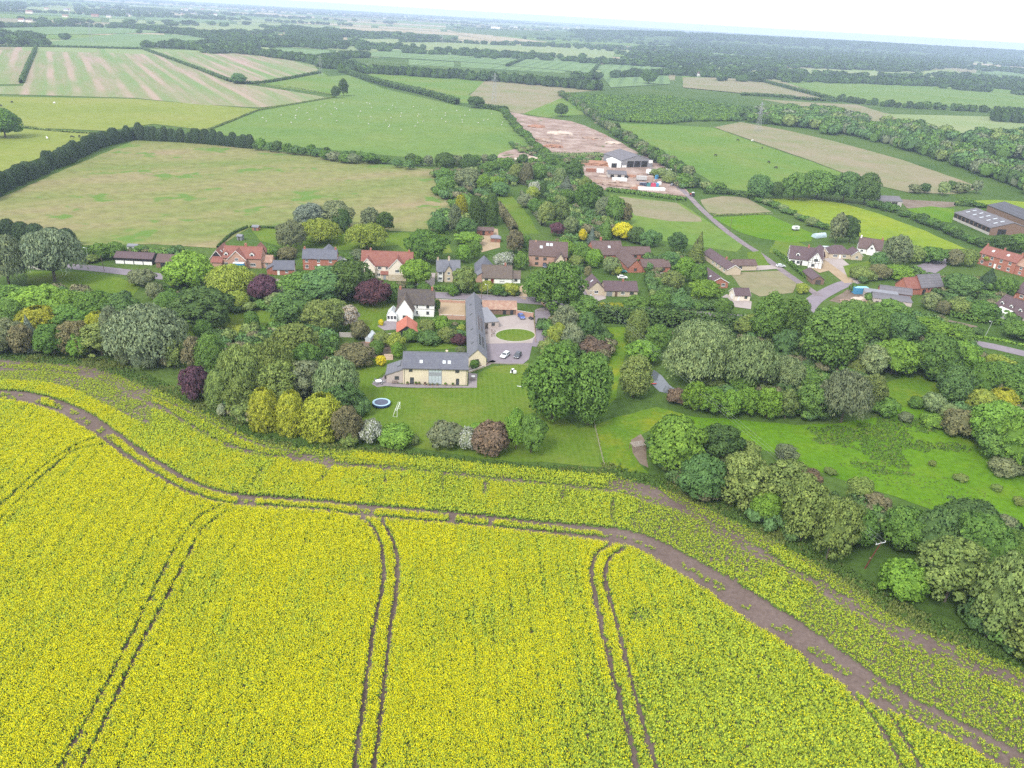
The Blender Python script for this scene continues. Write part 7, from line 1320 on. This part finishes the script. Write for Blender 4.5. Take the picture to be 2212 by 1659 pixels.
box_body((1438,375), 8, 2.5, 2.3, .1, WHTP, 'short white trailer right of the lorry trailer', wheels=True, name='trailer', cat='trailer'); box_body((1391,402), 6, 2.4, 2.2, .1, DBLU, 'dark blue container in the front row'); box_body((1402,402.5), 4, 2.4, 2.2, .1, CTEA, 'teal container in the front row'); box_body((1410,403), 3.5, 2.4, 2.2, .1, CPNK, 'pinkish red container in the front row'); box_body((1417,403), 3, 2.4, 2.2, .1, CBLU, 'blue container at the right of the front row'); box_body((1407,411), 18, 2.4, 1.7, .1, CWHT, 'long low white trailer body nearest the paddock'); box_body((1338,391), 10, 2.4, 2.0, .08, CWHT, 'long white body in front of the low shed'); box_body((1424,399), 2.4, 1.6, 1.8, .4, WHTP, 'white van box beside the containers', ribs=False)
def heap(px, rx, ry, hgt, mat, label, name='rubble_heap', cat='heap'):
    p = P(*px); v, f = ico((rx, ry, hgt), (0,0,0), 3, .22); v[:,2] = np.maximum(v[:,2], -.05); me = bpy.data.meshes.new(name); me.from_pydata(v.tolist(), [], f); me.materials.append(mat); o = link(name, me, loc=(p[0], p[1], 0)); tag(o, label, cat, 'heaps round the farmyard')
EARTH = plain('heap_earth', (.25,.17,.13), .95, .3, .8, streak=(.36,.29,.24)); PALEH = plain('heap_pale', (.44,.36,.30), .95, .25, .8); RUST = plain('heap_rust', (.28,.15,.10), .95, .3, .9)
for px_, rx, ry, hg, mt, lb in (((1285,356),14,6,3,RUST,'rusty brown heap behind the white box body'),((1350,348),6,4,2.2,PALEH,'pale heap left of the farm barn'),((1300,395),16,5,2.0,EARTH,'long earth heap at the front left of the farmyard'),((1345,402),14,4,1.6,EARTH,'earth heap left of the front row containers'),((1170,306),10,5,3,EARTH,'dark heap on the spoil ground left side'),((1210,290),14,6,2.4,PALEH,'pale heap in the middle of the spoil ground'),((1150,345),9,3,2.2,PALEH,'pale heap in the pasture corner'),((1120,348),8,3,2.0,PALEH,'second pale heap in the pasture corner'),((1280,300),10,5,2,EARTH,'earth heap at the right of the spoil ground'),((1195,318),8,4,2.5,RUST,'rusty heap of scrap on the spoil ground'),((1365,382),4,3,1.6,RUST,'heap of scrap before the farm barn'),((1862,648),4,2,1.2,PALEH,'pale rubble heap in the yard'),((1880,652),3,2,1.0,EARTH,'brown rubble heap in the yard'),((1830,652),3,2,.9,EARTH,'low rubble heap by the road'),((1160,275),9,5,2.2,RUST,'reddish heap near the top of the spoil ground'),((1325,310),8,4,1.8,PALEH,'small pale heap beside the right hedge')): heap(px_, rx, ry, hg, mt, lb)
for k_ in range(26):
    x_, y_ = (RNG.uniform(1262,1440), RNG.uniform(372,414)) if k_ < 16 else (RNG.uniform(1115,1320), RNG.uniform(262,330))
    heap((x_, y_), RNG.uniform(1.2,4), RNG.uniform(.8,2), RNG.uniform(.6,1.5), (EARTH, PALEH, RUST)[k_ % 3], 'small heap of scrap and rubble about the farmyard')
p = P(1495,424); e = empty('tractor', (p[0], p[1], .1), 2.1, 'red tractor with white cab roof on the lane', 'tractor'); m = MB(); m.box(.1,1.9,-.4,.4,.7,1.5); m.build('bonnet', REDP, e); m = MB(); m.box(-1.1,.05,-.6,.6,1.0,2.4); m.build('cab', GLASS, e); m = MB(); m.box(-1.25,.2,-.75,.75,2.403,2.6); m.build('cab_roof', WHTP, e); m = MB(); m.tube((.9,.25,1.5), (.9,.25,2.3), .06); m.build('exhaust', FRAME_D, e)
for s in (-1,1): wheel(e, -.7, s*.75, .8, .45); wheel(e, 1.4, s*.65, .5, .35)
car((1452,401), 60, GRYP, 'grey car on the lane beside the farmyard'); 
p = P(1880,495); 
def poly_tunnel(px, rz, label):
    p = P(*px); e = empty('polytunnel', (p[0], p[1], 0), rz, label, 'polytunnel'); m = MB(); n_ = 8; prof = [(-1.8*math.cos(math.pi*i/n_), 2.2*math.sin(math.pi*i/n_)) for i in range(n_+1)]; m.prism(prof, 'x', -4, 4); m.build('cover', plain('tunnel_film', (.42,.52,.58), .3, .06), e); m = MB(); m.box(4.0,4.06,-.6,.6,0,1.8); m.build('door', FRAME_G, e)
    for x in np.linspace(-3.8,3.8,5):
        m = MB()
        for i in range(n_): m.tube((x, prof[i][0]*1.02, prof[i][1]*1.02), (x, prof[i+1][0]*1.02, prof[i+1][1]*1.02), .03, n=4)
        m.build('hoop', STEELG, e)
poly_tunnel((1769,512), .5, 'pale blue polytunnel beside the dark garden tree')
for px_, lb, rz_ in (((1718,498),'small white caravan on the garden plot',.3),): 
    e = box_body(px_, 3.6, 1.9, 1.4, rz_, WHTP, lb, name='caravan', cat='caravan', wheels=True, ribs=False, group='caravans on the garden plot'); m = MB(); m.box(-1.0,.6,-.98,-.955,1.5,2.0); m.build('window', GLASS, e)
h = House('shed', 'blue-grey garden shed behind the large brick house', (512,519), (522,520), 'shed'); h.block(0, h.L, 0, 2.5, 1.9, .5, 'x', GREY_D, FELT); h.door('F', h.L/2, .05, .8, 1.7, FRAME_D)
h = House('shed', 'pale shed with red clutter at the hay field corner', (545,498), (558,499), 'shed'); h.block(0, h.L, 0, 2.5, 1.8, .5, 'x', TIMB, FELT); h.door('F', h.L/2, .05, .8, 1.6, FRAME_D)
h = House('summerhouse', 'blue-green roofed summerhouse between two garden hedges', (1222,556), (1232,558), 'summerhouse'); h.block(0, h.L, 0, 3, 2.0, 1.0, 'x', WHITE, plain('teal_felt', (.03,.20,.20), .8, .1), hip=.8); h.door('F', h.L/2, .05, .9, 1.8, FRAME_D)
box_body((517,584), 4.2, 2.0, 2.2, .1, CBLU, 'blue skip-like van body in front of the large brick house', top=WHTP, group='loose containers', ribs=False, wheels=True, name='delivery_van', cat='van')
p = P(709,748); e = empty('garden_tub', (p[0], p[1], 0), 0, 'round white tub in the kitchen garden', 'tub'); m = MB(); m.tube((0,0,0), (0,0,.5), .7, .8, 12); m.tube((0,0,.5), (0,0,.8), .8, .5, 12); m.build('tub', WHTP, e)
# animals
def skinned(name, verts, edges, radii, mat, root=0, sub=1):
    me = bpy.data.meshes.new(name); me.from_pydata(verts, edges, []); o = bpy.data.objects.new(name, me); COL.objects.link(o); mo = o.modifiers.new('skin', 'SKIN')
    for i, r in enumerate(radii): me.skin_vertices[0].data[i].radius = (r, r) if not isinstance(r, tuple) else r
    me.skin_vertices[0].data[root].use_root = True; s = o.modifiers.new('sub', 'SUBSURF'); s.levels = s.render_levels = sub
    dg = bpy.context.evaluated_depsgraph_get(); ev = bpy.data.meshes.new_from_object(o.evaluated_get(dg)); ev.name = name; ev.materials.clear(); ev.materials.append(mat)
    bpy.data.objects.remove(o); return ev
def quad_mesh(name, mat, L, hb, rb, neck, hd, leg, graze=True):
    v = [(-L/2,0,hb),(0,0,hb),(L/2,0,hb)]; r = [rb*.9,rb,rb*.85]; e = [(0,1),(1,2)]
    nk = (L/2+neck*.7,0,hb-neck*.35 if graze else hb+neck*.5); hdp = (L/2+neck*1.1,0,hb-neck*.95 if graze else hb+neck*.55); v += [nk, hdp]; r += [hd*1.1, hd*.7]; e += [(2,3),(3,4)]
    for s in (-1,1):
        for x, i in ((-L/2,0),(L/2,2)):
            k = len(v); kx = x-.10*L if x < 0 else x+.02; v += [(x, s*rb*.6, hb-rb*.5), (kx, s*rb*.62, leg*.38), (x, s*rb*.62, .0)]; r += [leg*.17, leg*.085, leg*.075]; e += [(i,k),(k,k+1),(k+1,k+2)]
    k = len(v); v += [(-L/2-.12*L,0,hb+rb*.1), (-L/2-.18*L,0,hb-rb*.8)]; r += [hd*.25, hd*.18]; e += [(0,k),(k,k+1)]
    return skinned(name, v, e, r, mat, 1)
WOOL = plain('sheep_wool', (.52,.51,.46), .95, .08); HIDE = plain('dark_hide', (.035,.028,.025), .8, .2); HIDEW = plain('white_hide', (.72,.70,.66), .8, .1); HIDEB = plain('brown_hide', (.13,.07,.045), .8, .2)
SHEEP = quad_mesh('sheep', WOOL, .75, .72, .32, .42, .13, .62); COW = quad_mesh('cow', HIDE, 1.35, 1.15, .42, .75, .22, 1.05); COWW = COW.copy(); COWW.materials.clear(); COWW.materials.append(HIDEW)
poly_ = PL([(470,282),(560,250),(722,220),(760,172),(830,200),(985,236),(1070,246),(1140,318),(1000,340),(880,332),(700,315)]); q = poisson(poly_, 22); q = q[np.argsort(-(vnoise(q, .006, 2)+RNG.normal(size=len(q))*.07))[:60]]
for p in q: tag(link('sheep', SHEEP, loc=(p[0], p[1], .25), rot=(0,0,RNG.uniform(0,6.28)), scale=(1.15,)*3), 'white sheep grazing in the emerald pasture', 'sheep', 'flock in the emerald pasture')
for k_, (x_, y_, me_, lb) in enumerate(((1593,305,COW,'dark cow at the upper left of the cattle pasture'),(1646,322,COW,'dark cow in the middle of the cattle pasture'),(1676,365,COW,'dark cow at the foot of the cattle pasture'),(1625,306,COWW,'white cow lying near the top of the cattle pasture'),(1660,353,COW,'lone dark cow right of the middle'),(1545,338,COW,'dark cow nearest the farmyard hedge'),(26,223,COW,'dark horse in the yellow-green field'),(118,225,COWW,'white horse in the yellow-green field'),(2,231,COW,'dark horse at the left frame edge'),(102,301,COWW,'white horse in the left paddock'),(156,299,COW,'dark horse near the shelter belt'),(172,298,COW,'second dark horse near the shelter belt'))):
    p = P(x_, y_); tag(link('grazing_animal', me_, loc=(p[0], p[1], .2), rot=(0,0,k_*1.3), scale=(1.25,)*3), lb, 'cow' if 'cow' in lb else 'horse')
# ------------------------------------------------------------------ summer haze
hz = MB(); hz.box(-19000, 19000, -19000, 19000, -1.0, 112.0)
hm = bpy.data.materials.new('summer_haze'); hm.use_nodes = True; ht = hm.node_tree; ht.nodes.clear()
ho = ht.nodes.new('ShaderNodeOutputMaterial'); pv = ht.nodes.new('ShaderNodeVolumePrincipled'); pv.inputs['Color'].default_value = (.60,.72,1.,1); pv.inputs['Density'].default_value = 1.25e-4; pv.inputs['Anisotropy'].default_value = .15
ht.links.new(pv.outputs[0], ho.inputs['Volume'])
tag(hz.build('haze', hm), 'pale blue summer haze over the countryside', kind='stuff')
